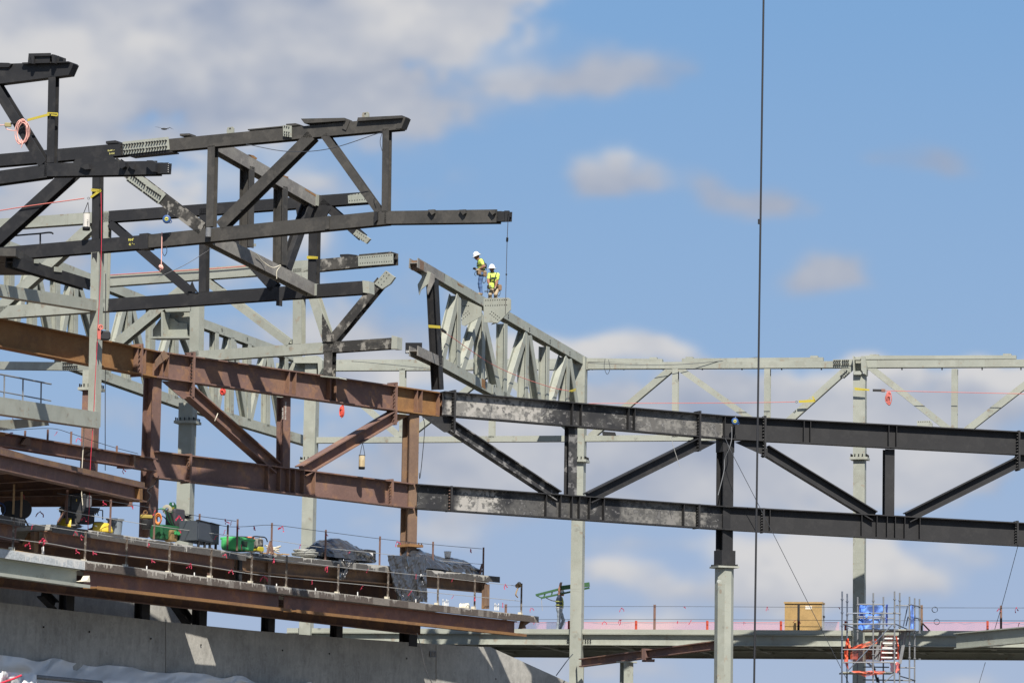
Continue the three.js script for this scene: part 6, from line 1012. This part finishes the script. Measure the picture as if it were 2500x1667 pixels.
{ const pl = PL.Lb, t = thing('canvas_bag', 'tan canvas bucket with black base hanging under the rusty diagonal', 'bag'), c = pl.on(J(2035, 445), .5), h = pl.on(J(2035, 290), .5).y - c.y; mesh('body', place(lathe([[0, 0], [.105, 0], [.11, .1], [.112, h], [.104, h], [.1, .1], [0, .02]], 22), c), steel([.5, .4, .24], [.56, .46, .3], [.35, .26, .14], .6, { rough: .85, rep: .8 }), t); mesh('base', place(lathe([[0, -.012], [.112, -.012], [.118, .07], [.11, .07]], 22), c), MAT.cable, t); mesh('rim', place(new THREE.TorusGeometry(.11, .012, 6, 22).rotateX(Math.PI / 2), c.clone().addScaledVector(Y, h)), MAT.cable, t); for (const x of [2012, 2072]) mesh('strap', tube([J(x, 290), J(2045, 140)].map((p) => pl.on(p, .5)), .011, 8, 5), MAT.cable, t); seat(t); }
// crane hoist cable and other wires
{ const a = at(X(1887, -1600), 90), b = at(X(1841, 1730), 90); const t = thing('hoist_cable', 'thick dark crane cable hanging straight down through the scene', 'cable'); const g = tube([a, a.clone().lerp(b, .5), b], .027, 60, 10); mesh('cable', g, MAT.cable, t); mesh('clamp', rod(at(X(1854, 535), 90), at(X(1854, 547), 90), .034, 10), MAT.cable, t); seat(t); }
{ const t = thing('tag_line', 'thin line hanging from the long truss tip to the drilled gusset', 'line'); mesh('line', tube([X(1241, 520), X(1238, 590), O(1345, 425), O(1335, 880)].map((p, i) => at(p, mix(104, 128, i / 3))), .011, 40, 5), flat(.28, .22, .2, .7), t); mesh('shackle', rod(at(O(1357, 5), 105), at(O(1355, 40), 105.4), .035), MAT.cable, t); mesh('clip', rod(at(O(1346, 415), 114), at(O(1346, 432), 114), .03), MAT.cable, t); seat(t); }
const wireAt = (name, pts, r, mat, label) => single(name, tube(pts.map(([p, d]) => at(p, d)), r, pts.length * 16, 5), mat, label, 'wire');
wireAt('guy_wire', [[P(1985, 1040), 132], [P(2030, 1145), 131.8], [X(1850, 1227), 132], [X(2030, 1583), 133], [X(2073, 1667), 133.2]], .012, MAT.wire, 'thin guy wire running down from the black girder to the scaffold'); wireAt('guy_wire', [[T(2305, 655), 134], [T(2160, 1190), 136], [U(2090, 520), 137]], .012, MAT.wire, 'thin guy wire running down from the last girder end to the tall post'); wireAt('guy_wire', [[U(2015, 785), 138], [U(1955, 985), 137]], .012, MAT.wire, 'thin guy wire below the far deck'); wireAt('guy_wire', [[N(2345, 1020), 139], [N(2285, 1090), 138], [N(2155, 1265), 137]], .02, MAT.wire, 'doubled guy wire running from the far column foot to the raked wall'); wireAt('chain', [[P(2055, 900), 131.8], [P(2055, 1040), 131.8], [P(2030, 1145), 131.8], [P(1975, 1280), 132], [P(1970, 1390), 132], [Q(1900, 745), 132]], .018, MAT.galv, 'chain and sling hanging on the black column beside the lifeline reel');
wireAt('loose_wire', [[B(470, 480), 107], [B(940, 562), 106.6], [B(1400, 537), 106], [B(2035, 340), 105]], .012, MAT.wire, 'black wire sagging below the long truss top chord'); wireAt('loose_wire', [[B(2035, 350), 105], [B(2012, 450), 105], [B(2035, 560), 105]], .01, MAT.wire, 'short black wire looped beside the end post of the long truss'); wireAt('loose_wire', [[P(400, 170), 140.3], [P(1000, 192), 140], [P(1500, 184), 139.8], [P(2352, 104), 139.6]], .012, MAT.wire, 'thin wire sagging across the far truss top chord'); wireAt('loose_wire', [[L(-200, 150), 142], [L(0, 165), 142], [L(700, 235), 141.6]], .012, MAT.wire, 'thin wire dropping along the far truss beside the cut truss end'); wireAt('loose_wire', [[D(-300, 830), 115], [D(0, 690), 114], [D(200, 570), 113.5], [D(340, 480), 113]], .01, flat(.3, .3, .3, .6), 'pale thin wire rising to the node of the long truss'); wireAt('loose_wire', [[P(600, 120), 140.2], [P(590, 220), 140.2], [P(625, 300), 140.2], [P(655, 240), 140.2], [P(640, 130), 140.2]], .011, MAT.wire, 'loop of wire hanging over the far truss top chord'); wireAt('loose_wire', [[P(1365, 1010), 130], [P(1375, 1090), 130], [P(1420, 1240), 130], [P(1462, 1365), 130]], .01, MAT.wirePale, 'thin pale wire end dangling in front of the black diagonal'); wireAt('power_lead', [[N(555, 780), 124], [N(600, 950), 123], [N(650, 1180), 122.5], [N(740, 1380), 122]], .016, MAT.cable, 'black lead hanging down over the concrete wall'); wireAt('power_lead', [[L(620, 790), 125.6], [L(640, 870), 125.6], [L(620, 1200), 125.6], [L(585, 1500), 125.6], [M(580, 20), 125.6]], .014, MAT.cable, 'black lead hanging down beside the bolted rusty column'); wireAt('power_lead', [[E(1208, -150), 118], [E(1207, 500), 118], [E(1203, 1300), 118], [H(1203, 700), 118]], .014, MAT.cable, 'thin black line hanging straight beside the tall pale post'); wireAt('power_lead', [[H(1820, 760), 115.5], [H(1770, 860), 115.4], [H(1690, 930), 115.3], [H(1730, 990), 115.3], [H(1660, 1085), 115.3]], .014, MAT.cable, 'black lead looped across the rusty column'); wireAt('loose_wire', [[D(820, 560), 111.6], [D(900, 650), 112], [D(1010, 720), 112.2], [D(1105, 695), 112.5], [D(1060, 760), 112.4], [D(1058, 850), 112.4]], .014, MAT.cream, 'pale rope end lying over the grey cross truss chord'); wireAt('loose_wire', [[G(380, 1220), 118], [G(365, 1260), 117.8], [G(345, 1305), 117.8]], .016, MAT.cream, 'white tie wrapped round the rusty diagonal'); 
{ const t = thing('bird', 'small dark bird gliding under the grey cloud', 'bird'), c = at(A(1880, 1010), 330), m = flat(.03, .03, .03, .9); const b = new THREE.SphereGeometry(.14, 12, 8).scale(2.2, .7, .7); mesh('body', place(b, c, 10), m, t); for (const s of [-1, 1]) { const w = new THREE.BufferGeometry(); w.setAttribute('position', new THREE.Float32BufferAttribute([0, 0, 0, s * .55, .14, .15, s * .5, .14, -.1, s * .95, s > 0 ? -.02 : .24, -.15, 0, .03, -.22], 3)); w.setIndex([0, 1, 2, 1, 3, 2, 0, 2, 4]); w.computeVertexNormals(); mesh('wing', place(w, c), std({ color: 0x151515, side: THREE.DoubleSide, roughness: .9 }), t); } mesh('tail', place(rbox(.28, .02, .1, .008), c.clone().add(new V3(.32, .02, 0))), m, t); seat(t); }
// ---------------------------------------------------------------- writing on the steel
function marks(parent, name, draw, pl, quad, off, w = 512, h = 256) {   // print on a thin sheet laid on the face
  const cv = document.createElement('canvas'); cv.width = w; cv.height = h; const x = cv.getContext('2d'); x.clearRect(0, 0, w, h); draw(x, w, h);
  const tx = new THREE.CanvasTexture(cv); tx.colorSpace = THREE.SRGBColorSpace;
  const p = quad.map((q) => pl.on(q, off)), g = new THREE.BufferGeometry(); g.setAttribute('position', new THREE.Float32BufferAttribute(p.flatMap((q) => [q.x, q.y, q.z]), 3)); g.setAttribute('uv', new THREE.Float32BufferAttribute([0, 1, 1, 1, 1, 0, 0, 0], 2)); g.setIndex([0, 3, 1, 1, 3, 2]); g.computeVertexNormals();
  return mesh(name, g, std({ map: tx, alphaTest: .4, transparent: true, roughness: .85, side: THREE.DoubleSide }), parent);
}
const byLabel = (s) => scene.children.find((o) => o.userData.label?.includes(s));
function write(label, ...a) { const o = byLabel(label), m = marks(o, ...a); m.position.sub(o.position); }
const chalk = (lines, col, font = 'bold 92px sans-serif') => (x, w, h) => { x.fillStyle = col; x.font = font; lines.forEach((l, i) => x.fillText(l, 8, (h / lines.length) * (i + .78))); };
write('long dusty black', 'chalk_mark', chalk(["P8×8\"", ' 4L " --'], '#d8cf6a', 'bold 100px sans-serif'), PL.R2, [C(1465, 848), C(1590, 838), C(1592, 940), C(1467, 950)], .012);
write('long dusty black', 'chalk_mark', chalk(['Bx4B ->', '   B-HM'], '#c9c27a', 'bold 90px sans-serif'), PL.R2, [A(1228, 1240), A(1362, 1226), A(1362, 1300), A(1228, 1314)], .012);
write('stencilled post', 'stencil', (x, w, h) => { x.fillStyle = '#cfc8bd'; x.translate(w / 2, h); x.rotate(-Math.PI / 2); x.font = 'bold 56px sans-serif'; x.fillText('ESCAMA-251', 12, -40); x.fillText('0511-CYBR-R2Z7002', -2, 42); }, PL.Lb, [G(1115, 1085), G(1190, 1085), G(1186, 1290), G(1112, 1290)], .012, 192, 512);
write('carrying the two workers', 'paint_mark', chalk(['QR10m-20S'], '#d9d9d6', 'bold 92px sans-serif'), planeDir(1050, 700, 126, 26), [O(186, 1282), O(362, 1282), O(362, 1330), O(186, 1330)], .16, 512, 128);
write('eight sided pedestal', 'paint_mark', chalk(['6011'], '#d7dad6', '110px sans-serif'), planeDir(1770, 1410, 132.35, -20), [RR(1885, 300), RR(1940, 305), RR(1940, 345), RR(1885, 345)], .05, 256, 128);
write('canvas tool bag', 'drawn_mark', (x, w, h) => { x.fillStyle = '#333'; x.translate(w * .7, h * .9); x.rotate(-Math.PI / 2); x.font = 'bold 60px sans-serif'; x.fillText('X&T', 0, 0); }, PL.R2.shift(.3), [C(985, 620), C(1020, 620), C(1020, 700), C(985, 700)], .01, 96, 160);
write('green hydraulic tool', 'paint_mark', chalk(['NY'], '#b8a81c', 'bold 120px sans-serif'), PL.M.shift(-.89), [JJ(440, 295), JJ(515, 290), JJ(515, 350), JJ(440, 355)], .01, 192, 128);
for (const [p, i] of [[G(434, 260), 0], [G(725, 365), 1]]) write('running back behind', 'painted_letter', chalk(['S'], '#20231f', 'bold 116px sans-serif'), PL.Ps, [[p[0] - 3, p[1] - 6], [p[0] + 3, p[1] - 4], [p[0] + 3, p[1] + 6], [p[0] - 3, p[1] + 4]], .02, 96, 128);

// ---------------------------------------------------------------- people
// bones: [a, b, ra, rb, colour]; one skin over tapered capsules joined by a smooth minimum
function skin(bones, centre, half, res, k) {
  const mc = new MarchingCubes(res, new THREE.MeshBasicMaterial(), false, false, 60000); mc.isolation = 0; const f = mc.field, h = res / 2;
  const B2 = bones.map(([a, b, ra, rb, c]) => ({ a, d: b.clone().sub(a), l2: Math.max(1e-9, b.distanceToSquared(a)), ra, rb, c }));
  const dist = (b, x, y, z) => { const px = x - b.a.x, py = y - b.a.y, pz = z - b.a.z, t = clamp((px * b.d.x + py * b.d.y + pz * b.d.z) / b.l2); return Math.hypot(px - b.d.x * t, py - b.d.y * t, pz - b.d.z * t) - mix(b.ra, b.rb, t); };
  for (let kz = 0; kz < res; kz++) for (let ky = 0; ky < res; ky++) for (let kx = 0; kx < res; kx++) {
    const x = centre.x + (kx - h) / h * half, y = centre.y + (ky - h) / h * half, z = centre.z + (kz - h) / h * half; let m = 9;
    for (const b of B2) { const d = dist(b, x, y, z); if (d > m + k) continue; if (m > d + k) { m = d; continue; } const e = clamp(.5 + .5 * (m - d) / k); m = mix(m, d, e) - k * e * (1 - e); }
    f[kx + ky * res + kz * res * res] = -m;
  }
  mc.update(); const n = mc.count, pos = new Float32Array(n * 3), nor = new Float32Array(n * 3), col = new Float32Array(n * 3);
  for (let i = 0; i < n; i++) {
    const p = [0, 1, 2].map((q) => mc.positionArray[i * 3 + q] * half + [centre.x, centre.y, centre.z][q]); let best = 9, c = B2[0].c;
    for (const b of B2) { const d = dist(b, ...p); if (d < best) { best = d; c = b.c; } }
    const v = new V3(mc.normalArray[i * 3], mc.normalArray[i * 3 + 1], mc.normalArray[i * 3 + 2]).normalize();
    pos.set(p, i * 3); nor.set([v.x, v.y, v.z], i * 3); col.set(c, i * 3);
  }
  const g = new THREE.BufferGeometry(); g.setAttribute('position', new THREE.BufferAttribute(pos, 3)); g.setAttribute('normal', new THREE.BufferAttribute(nor, 3)); g.setAttribute('color', new THREE.BufferAttribute(col, 3)); return g;
}
const clothMat = std({ vertexColors: true, roughness: .85, side: THREE.DoubleSide });
const v = (x, y, z) => new V3(x, y, z), SKIN = [.36, .19, .12], TAN = [.27, .13, .08], LIME = [.6, .74, .13], JEAN = [.07, .13, .26], KHAKI = [.36, .28, .18], BOOT = [.3, .2, .11], DARK = [.03, .03, .035], NAVY = [.05, .06, .09], GREYJ = [.22, .25, .28], BEARD = [.06, .04, .03];
function handBones(w, dir, palmN, col, curl) {   // palm, four fingers of unequal length and a thumb leaving the side of the palm
  const d = dir.clone().normalize(), n = palmN.clone().addScaledVector(d, -palmN.dot(d)).normalize(), s = new V3().crossVectors(d, n).normalize(), out = [], P0 = (a, b, c) => w.clone().addScaledVector(d, a).addScaledVector(s, b).addScaledVector(n, c);
  out.push([P0(0, 0, 0), P0(.07, .012, 0), .026, .026, col], [P0(.01, -.015, 0), P0(.075, -.02, 0), .022, .02, col]);
  [[.034, .062], [.012, .072], [-.011, .067], [-.032, .052]].forEach(([b, len]) => { const r = P0(.078, b, 0), k = P0(.078 + len * .45 * Math.cos(curl), b * 1.1, len * .45 * Math.sin(curl)), e = P0(.078 + len * (.45 * Math.cos(curl) + .5 * Math.cos(curl * 2.2)), b * 1.1, len * (.45 * Math.sin(curl) + .5 * Math.sin(curl * 2.2))); out.push([r, k, .0105, .0095, col], [k, e, .0095, .0082, col]); });
  out.push([P0(.018, .028, .004), P0(.05, .056, .018), .014, .0115, col], [P0(.05, .056, .018), P0(.078, .05, .036), .0115, .009, col]); return out;
}
function person(label, at0, turn, J, C, dress) {
  const t = thing('person', label, 'person'), b = [], H = (n) => J[n];
  const up = (p, q, f) => p.clone().lerp(q, f), mid = (p, q) => up(p, q, .5), hip = mid(J.hipL, J.hipR), sh = mid(J.shL, J.shR), chest = up(hip, sh, .72), wst = up(hip, sh, .28);
  // trunk
  b.push([J.hipL, J.hipR, .115, .115, C.leg], [hip, wst, .125, .118, C.leg], [wst, chest, .125, .135, C.top], [up(chest, J.shL, .55), up(chest, J.shR, .55), .12, .12, C.top], [J.shL, J.shR, .072, .072, C.top], [up(wst, J.hipL, .2), up(chest, J.shL, .7), .1, .095, C.top], [up(wst, J.hipR, .2), up(chest, J.shR, .7), .1, .095, C.top]);
  b.push([sh, J.neck, .062, .055, C.skin], [J.neck, up(J.neck, J.head, .5), .055, .06, C.skin]);
  for (const s of ['L', 'R']) {
    const S0 = J['sh' + s], e = J['el' + s], w = J['wr' + s], sl = up(S0, e, C.sleeve ?? .6);
    b.push([S0, sl, .068, .06, C.top], [sl, e, .047, .042, C.arm ?? C.skin], [e, up(e, w, .35), .044, .045, C.arm ?? C.skin], [up(e, w, .35), w, .043, .029, C.arm ?? C.skin]);
    const k = J['kn' + s], a = J['an' + s], h0 = J['hip' + s], toe = J['toe' + s]; b.push([h0, up(h0, k, .5), .098, .08, C.leg], [up(h0, k, .5), k, .08, .064, C.leg], [k, up(k, a, .35), .062, .066, C.leg], [up(k, a, .35), a, .064, .054, C.leg], [a, a.clone().add(v(0, -.045, 0)), .054, .05, C.boot], [a.clone().add(v(0, -.045, 0)), toe, .05, .042, C.boot]);
  }
  const c = mid(hip, v((J.anL.x + J.anR.x) / 2, .85, hip.z)); let geos = [skin(b, v(c.x, C.cy ?? .92, c.z), C.half ?? .98, 92, .045)];
  // head: skull, jaw, nose, ears, hair or beard
  const f = J.face.clone().normalize(), u = v(0, 1, 0).addScaledVector(f, -f.y).normalize(), r = new V3().crossVectors(u, f), P1 = (a, q, z) => J.head.clone().addScaledVector(r, a).addScaledVector(u, q).addScaledVector(f, z), hb = [];
  hb.push([P1(0, .03, -.025), P1(0, .035, .02), .088, .085, C.hair], [P1(0, -.01, .035), P1(0, -.06, .045), .066, .05, C.skin], [P1(0, -.09, .055), P1(0, -.085, .065), .036, .03, C.jaw ?? C.skin], [P1(0, .005, .098), P1(0, -.025, .112), .011, .014, C.skin], [P1(-.03, -.055, .075), P1(.03, -.055, .075), .024, .024, C.jaw ?? C.skin], [P1(-.02, -.058, .098), P1(.02, -.058, .098), .006, .006, [.3, .1, .08]]);
  for (const s of [-1, 1]) hb.push([P1(s * .08, .0, -.012), P1(s * .082, -.035, -.006), .016, .011, C.skin], [P1(s * .032, .01, .092), P1(s * .034, .01, .092), .012, .012, DARK]);
  hb.push([J.neck, P1(0, -.06, -.02), .05, .052, C.skin]); geos.push(skin(hb, P1(0, -.02, .01), .19, 60, .016));
  for (const s of ['L', 'R']) { const w = J['wr' + s], hd = J['hd' + s], d = hd.clone().sub(w), n = J['pn' + s] ?? v(0, -1, .3); geos.push(skin(handBones(w, d, n, C['glove' + s] ?? C.glove ?? C.skin, C.curl ?? .5), w.clone().addScaledVector(d.clone().normalize(), .075), .14, 56, .008)); }
  const g = mergeGeometries(geos); mesh('body', g, clothMat, t);
  // hard hat with a full brim
  const hat = lathe([[.0, .135], [.03, .133], [.07, .118], [.1, .08], [.112, .03], [.116, .0], [.175, -.022], [.176, -.03], [.112, -.014], [.1, .02], [0, .1]], 28); hat.scale(.95, 1, 1.1);
  const q = new THREE.Quaternion().setFromRotationMatrix(new THREE.Matrix4().makeBasis(r, u, f)); hat.applyQuaternion(q); const hp = P1(0, .045, -.005); hat.translate(hp.x, hp.y, hp.z); const hm = mesh('hard_hat', hat, flat(.8, .8, .79, .35), t);
  { const rg = []; for (const s of [-.03, 0, .03]) rg.push(tube([P1(s, .13, .09), P1(s, .178, .03), P1(s, .178, -.05), P1(s, .12, -.1)], .006, 12, 5)); mesh('hat_ridge', rg, flat(.8, .8, .79, .35), hm); }
  dress(t, { mid, up, hip, sh, chest, wst, P1 });
  for (const m of t.children) { m.geometry.rotateY(turn * R); m.geometry.translate(at0.x, at0.y, at0.z); for (const n of m.children) { n.geometry.rotateY(turn * R); n.geometry.translate(at0.x, at0.y, at0.z); } }
  return seat(t);
}
const harness = flat(.025, .035, .03, .8), belt = flat(.05, .04, .035, .8), leather = flat(.22, .14, .08, .8), glassDark = flat(.01, .01, .012, .2);
const loopTube = (pts, r = .014) => tube(pts, r, 40, 6, true), band = (pts, r = .02) => tube(pts, r, 30, 6);
// ring round the trunk: centre, axes and half sizes
const trunkRing = (c, ax, az, rx, rz, r, sx = 0) => loopTube([...Array(14)].map((_, i) => { const a = i / 14 * 2 * Math.PI; return c.clone().addScaledVector(ax, Math.cos(a) * rx).addScaledVector(az, Math.sin(a) * rz).add(v(0, sx * Math.cos(a), 0)); }), r);
{ // standing worker looking down along the chord; local x runs to the right, z towards the viewer
  const o = PL.T5.on(X(1176, 722), -.18);
  const J = { head: v(-.215, 1.515, 0), neck: v(-.15, 1.40, 0), face: v(-.9, -.42, .12), shL: v(-.055, 1.32, .185), shR: v(-.095, 1.32, -.185), elL: v(.075, 1.09, .26), wrL: v(-.13, .985, .2), hdL: v(-.24, .975, .16), elR: v(-.06, 1.08, -.26), wrR: v(-.25, 1.04, -.14), hdR: v(-.36, 1.08, -.1), pnL: v(0, -1, -.4), pnR: v(0, -.4, 1), hipL: v(-.02, .85, .09), hipR: v(-.02, .85, -.09), knL: v(-.07, .47, .1), knR: v(-.09, .48, -.09), anL: v(-.02, .1, .1), anR: v(-.03, .12, -.1), toeL: v(-.17, .045, .12), toeR: v(-.18, .06, -.1) };
  person('worker in lime shirt, blue jeans and tool belt standing, looking down', o, 0, J, { skin: TAN, top: LIME, leg: JEAN, boot: BOOT, hair: BEARD, jaw: [.14, .07, .045], sleeve: .55, gloveR: DARK, gloveL: [.4, .33, .22] }, (t, k) => {
    const ax = v(1, 0, .1).normalize(), az = v(0, 0, 1);
    mesh('harness', [trunkRing(k.chest.clone().add(v(0, -.02, 0)), ax, az, .145, .2, .017, .03), trunkRing(k.wst.clone().add(v(0, .02, 0)), ax, az, .14, .17, .02), band([v(-.2, 1.2, .15), v(-.12, 1.39, .14), v(0, 1.38, .13), v(.09, 1.2, .1), v(.1, .98, .06)]), band([v(-.2, 1.2, -.12), v(-.12, 1.39, -.12), v(.02, 1.38, -.1), v(.1, 1.18, -.05)]), band([v(.1, .98, .06), v(.08, .84, .14), v(-.04, .76, .2), v(-.13, .84, .14)]), band([v(.1, 1.25, 0), v(.15, 1.2, .02), v(.14, 1.05, .06)], .028)], harness, t);
    mesh('tool_belt', [trunkRing(k.hip.clone().add(v(-.005, .06, 0)), ax, az, .15, .19, .028), place(rbox(.15, .19, .08, .035), v(-.07, .9, .17), 10), place(rbox(.12, .17, .08, .035), v(.11, .82, .13), 50), place(rbox(.07, .15, .14, .03), v(-.15, .88, .06), 20)], leather, t); mesh('pouch_flap', [place(rbox(.16, .07, .09, .03), v(-.07, .97, .175), 10), place(rbox(.1, .06, .1, .03), v(.1, .9, .14), 50)], flat(.33, .25, .15, .8), t);
    mesh('lanyard', [band([v(.1, .86, .1), v(.15, .7, .14), v(.13, .52, .16), v(.06, .46, .16), v(.03, .55, .16)], .013), band([v(-.14, .9, .12), v(-.26, .88, .16), v(-.28, .78, .16), v(-.22, .74, .14)], .011), band([v(.14, 1.15, .12), v(.17, 1.02, .14), v(.14, .95, .14)], .011)], harness, t);
  });
}
{ // crouching worker behind the drilled plate
  const o = at(X(1203, 748), 129.2);
  const J = { head: v(-.055, 1.40, .12), neck: v(-.03, 1.27, .06), face: v(-.35, -.08, .92), shL: v(.16, 1.19, .04), shR: v(-.14, 1.19, .1), elL: v(.14, .92, .1), wrL: v(.09, .7, .22), hdL: v(.06, .6, .28), elR: v(-.19, .94, .2), wrR: v(-.13, .74, .32), hdR: v(-.09, .65, .36), pnL: v(-1, -.2, 0), pnR: v(1, -.2, 0), hipL: v(.14, .66, -.12), hipR: v(-.02, .66, -.1), knL: v(.1, .42, .22), knR: v(-.11, .42, .2), anL: v(.12, .1, -.02), anR: v(-.1, .1, -.02), toeL: v(.13, .045, .14), toeR: v(-.14, .045, .12) };
  person('worker in lime shirt, harness and sunglasses bending behind the drilled gusset', o, 0, J, { skin: TAN, top: LIME, leg: KHAKI, boot: BOOT, hair: BEARD, jaw: BEARD, sleeve: .55, glove: [.32, .27, .2], cy: .78 }, (t, k) => {
    const ax = v(1, 0, -.15).normalize(), az = v(.15, .15, 1).normalize();
    mesh('harness', [trunkRing(k.chest, ax, az, .2, .15, .018), trunkRing(k.wst, ax, az, .17, .15, .02), band([v(-.1, .88, .14), v(-.11, 1.1, .2), v(-.1, 1.26, .1), v(-.06, 1.2, -.04)]), band([v(.02, .88, .16), v(.08, 1.1, .18), v(.12, 1.26, .08), v(.1, 1.15, -.06)]), band([v(-.12, 1.0, .2), v(.08, 1.02, .2)], .022), band([v(.12, .8, .05), v(.08, .6, .16), v(.0, .55, .18)], .022)], harness, t);
    mesh('tool_belt', [trunkRing(k.hip.clone().add(v(0, .08, .02)), ax, az, .18, .16, .03), place(rbox(.1, .19, .1, .035), v(.25, .72, -.04), 20), place(rbox(.09, .12, .08, .03), v(-.16, .72, .1))], leather, t);
    mesh('ratchet', [rod(v(-.2, .45, .3), v(-.18, .75, .3), .018), rod(v(-.32, .52, .3), v(-.16, .53, .3), .022)], MAT.cable, t); mesh('glove_pouch', place(rbox(.13, .17, .1, .05), v(-.06, .74, .3)), flat(.5, .66, .1, .7), t); mesh('lanyard', band([v(.22, .68, .0), v(.27, .52, .04), v(.22, .38, .06), v(.17, .46, .06)], .012), harness, t);
    mesh('sunglasses', [rod(k.P1(-.075, .012, .088), k.P1(.075, .012, .088), .017)], glassDark, t);
  });
}
{ // worker on the far deck holding the green frame overhead
  const dd = 143.6, o = at(N(2188, 800), dd); o.y = PL.Fd.on(X(1365, 1536)).y;
  const J = { head: v(.075, 1.6, 0), neck: v(.0, 1.47, 0), face: v(1, .15, .15), shL: v(-.02, 1.42, -.19), shR: v(-.02, 1.42, .19), elL: v(.07, 1.68, -.2), wrL: v(.06, 1.93, -.12), hdL: v(.06, 2.04, -.1), elR: v(-.02, 1.69, .22), wrR: v(.0, 1.94, .14), hdR: v(.02, 2.05, .12), pnL: v(1, 0, 0), pnR: v(1, 0, 0), hipL: v(.0, .9, -.09), hipR: v(.0, .9, .09), knL: v(.17, .5, -.1), knR: v(-.02, .48, .1), anL: v(.02, .1, -.1), anR: v(-.08, .1, .1), toeL: v(.17, .045, -.1), toeR: v(.08, .045, .11) };
  person('worker in safety vest and jeans holding a green frame overhead on the far deck', o, 0, J, { skin: TAN, top: NAVY, leg: GREYJ, boot: BOOT, hair: BEARD, sleeve: .3, cy: 1.0, half: 1.08 }, (t, k) => {
    const ax = v(1, 0, 0), az = v(0, 0, 1); mesh('safety_vest', [trunkRing(k.chest.clone().add(v(0, -.02, 0)), ax, az, .15, .2, .026), trunkRing(k.wst.clone().add(v(0, .06, 0)), ax, az, .145, .19, .024), band([v(.13, 1.0, .1), v(.13, 1.25, .12), v(.06, 1.44, .13), v(-.06, 1.45, .13)], .036), band([v(.13, 1.0, -.1), v(.13, 1.25, -.12), v(.06, 1.44, -.13)], .036)], flat(.3, .32, .09, .75), t); mesh('belt', trunkRing(k.hip.clone().add(v(0, .09, 0)), ax, az, .14, .18, .026), flat(.45, .45, .44, .7), t);
  });
}
renderer.render(scene, camera);
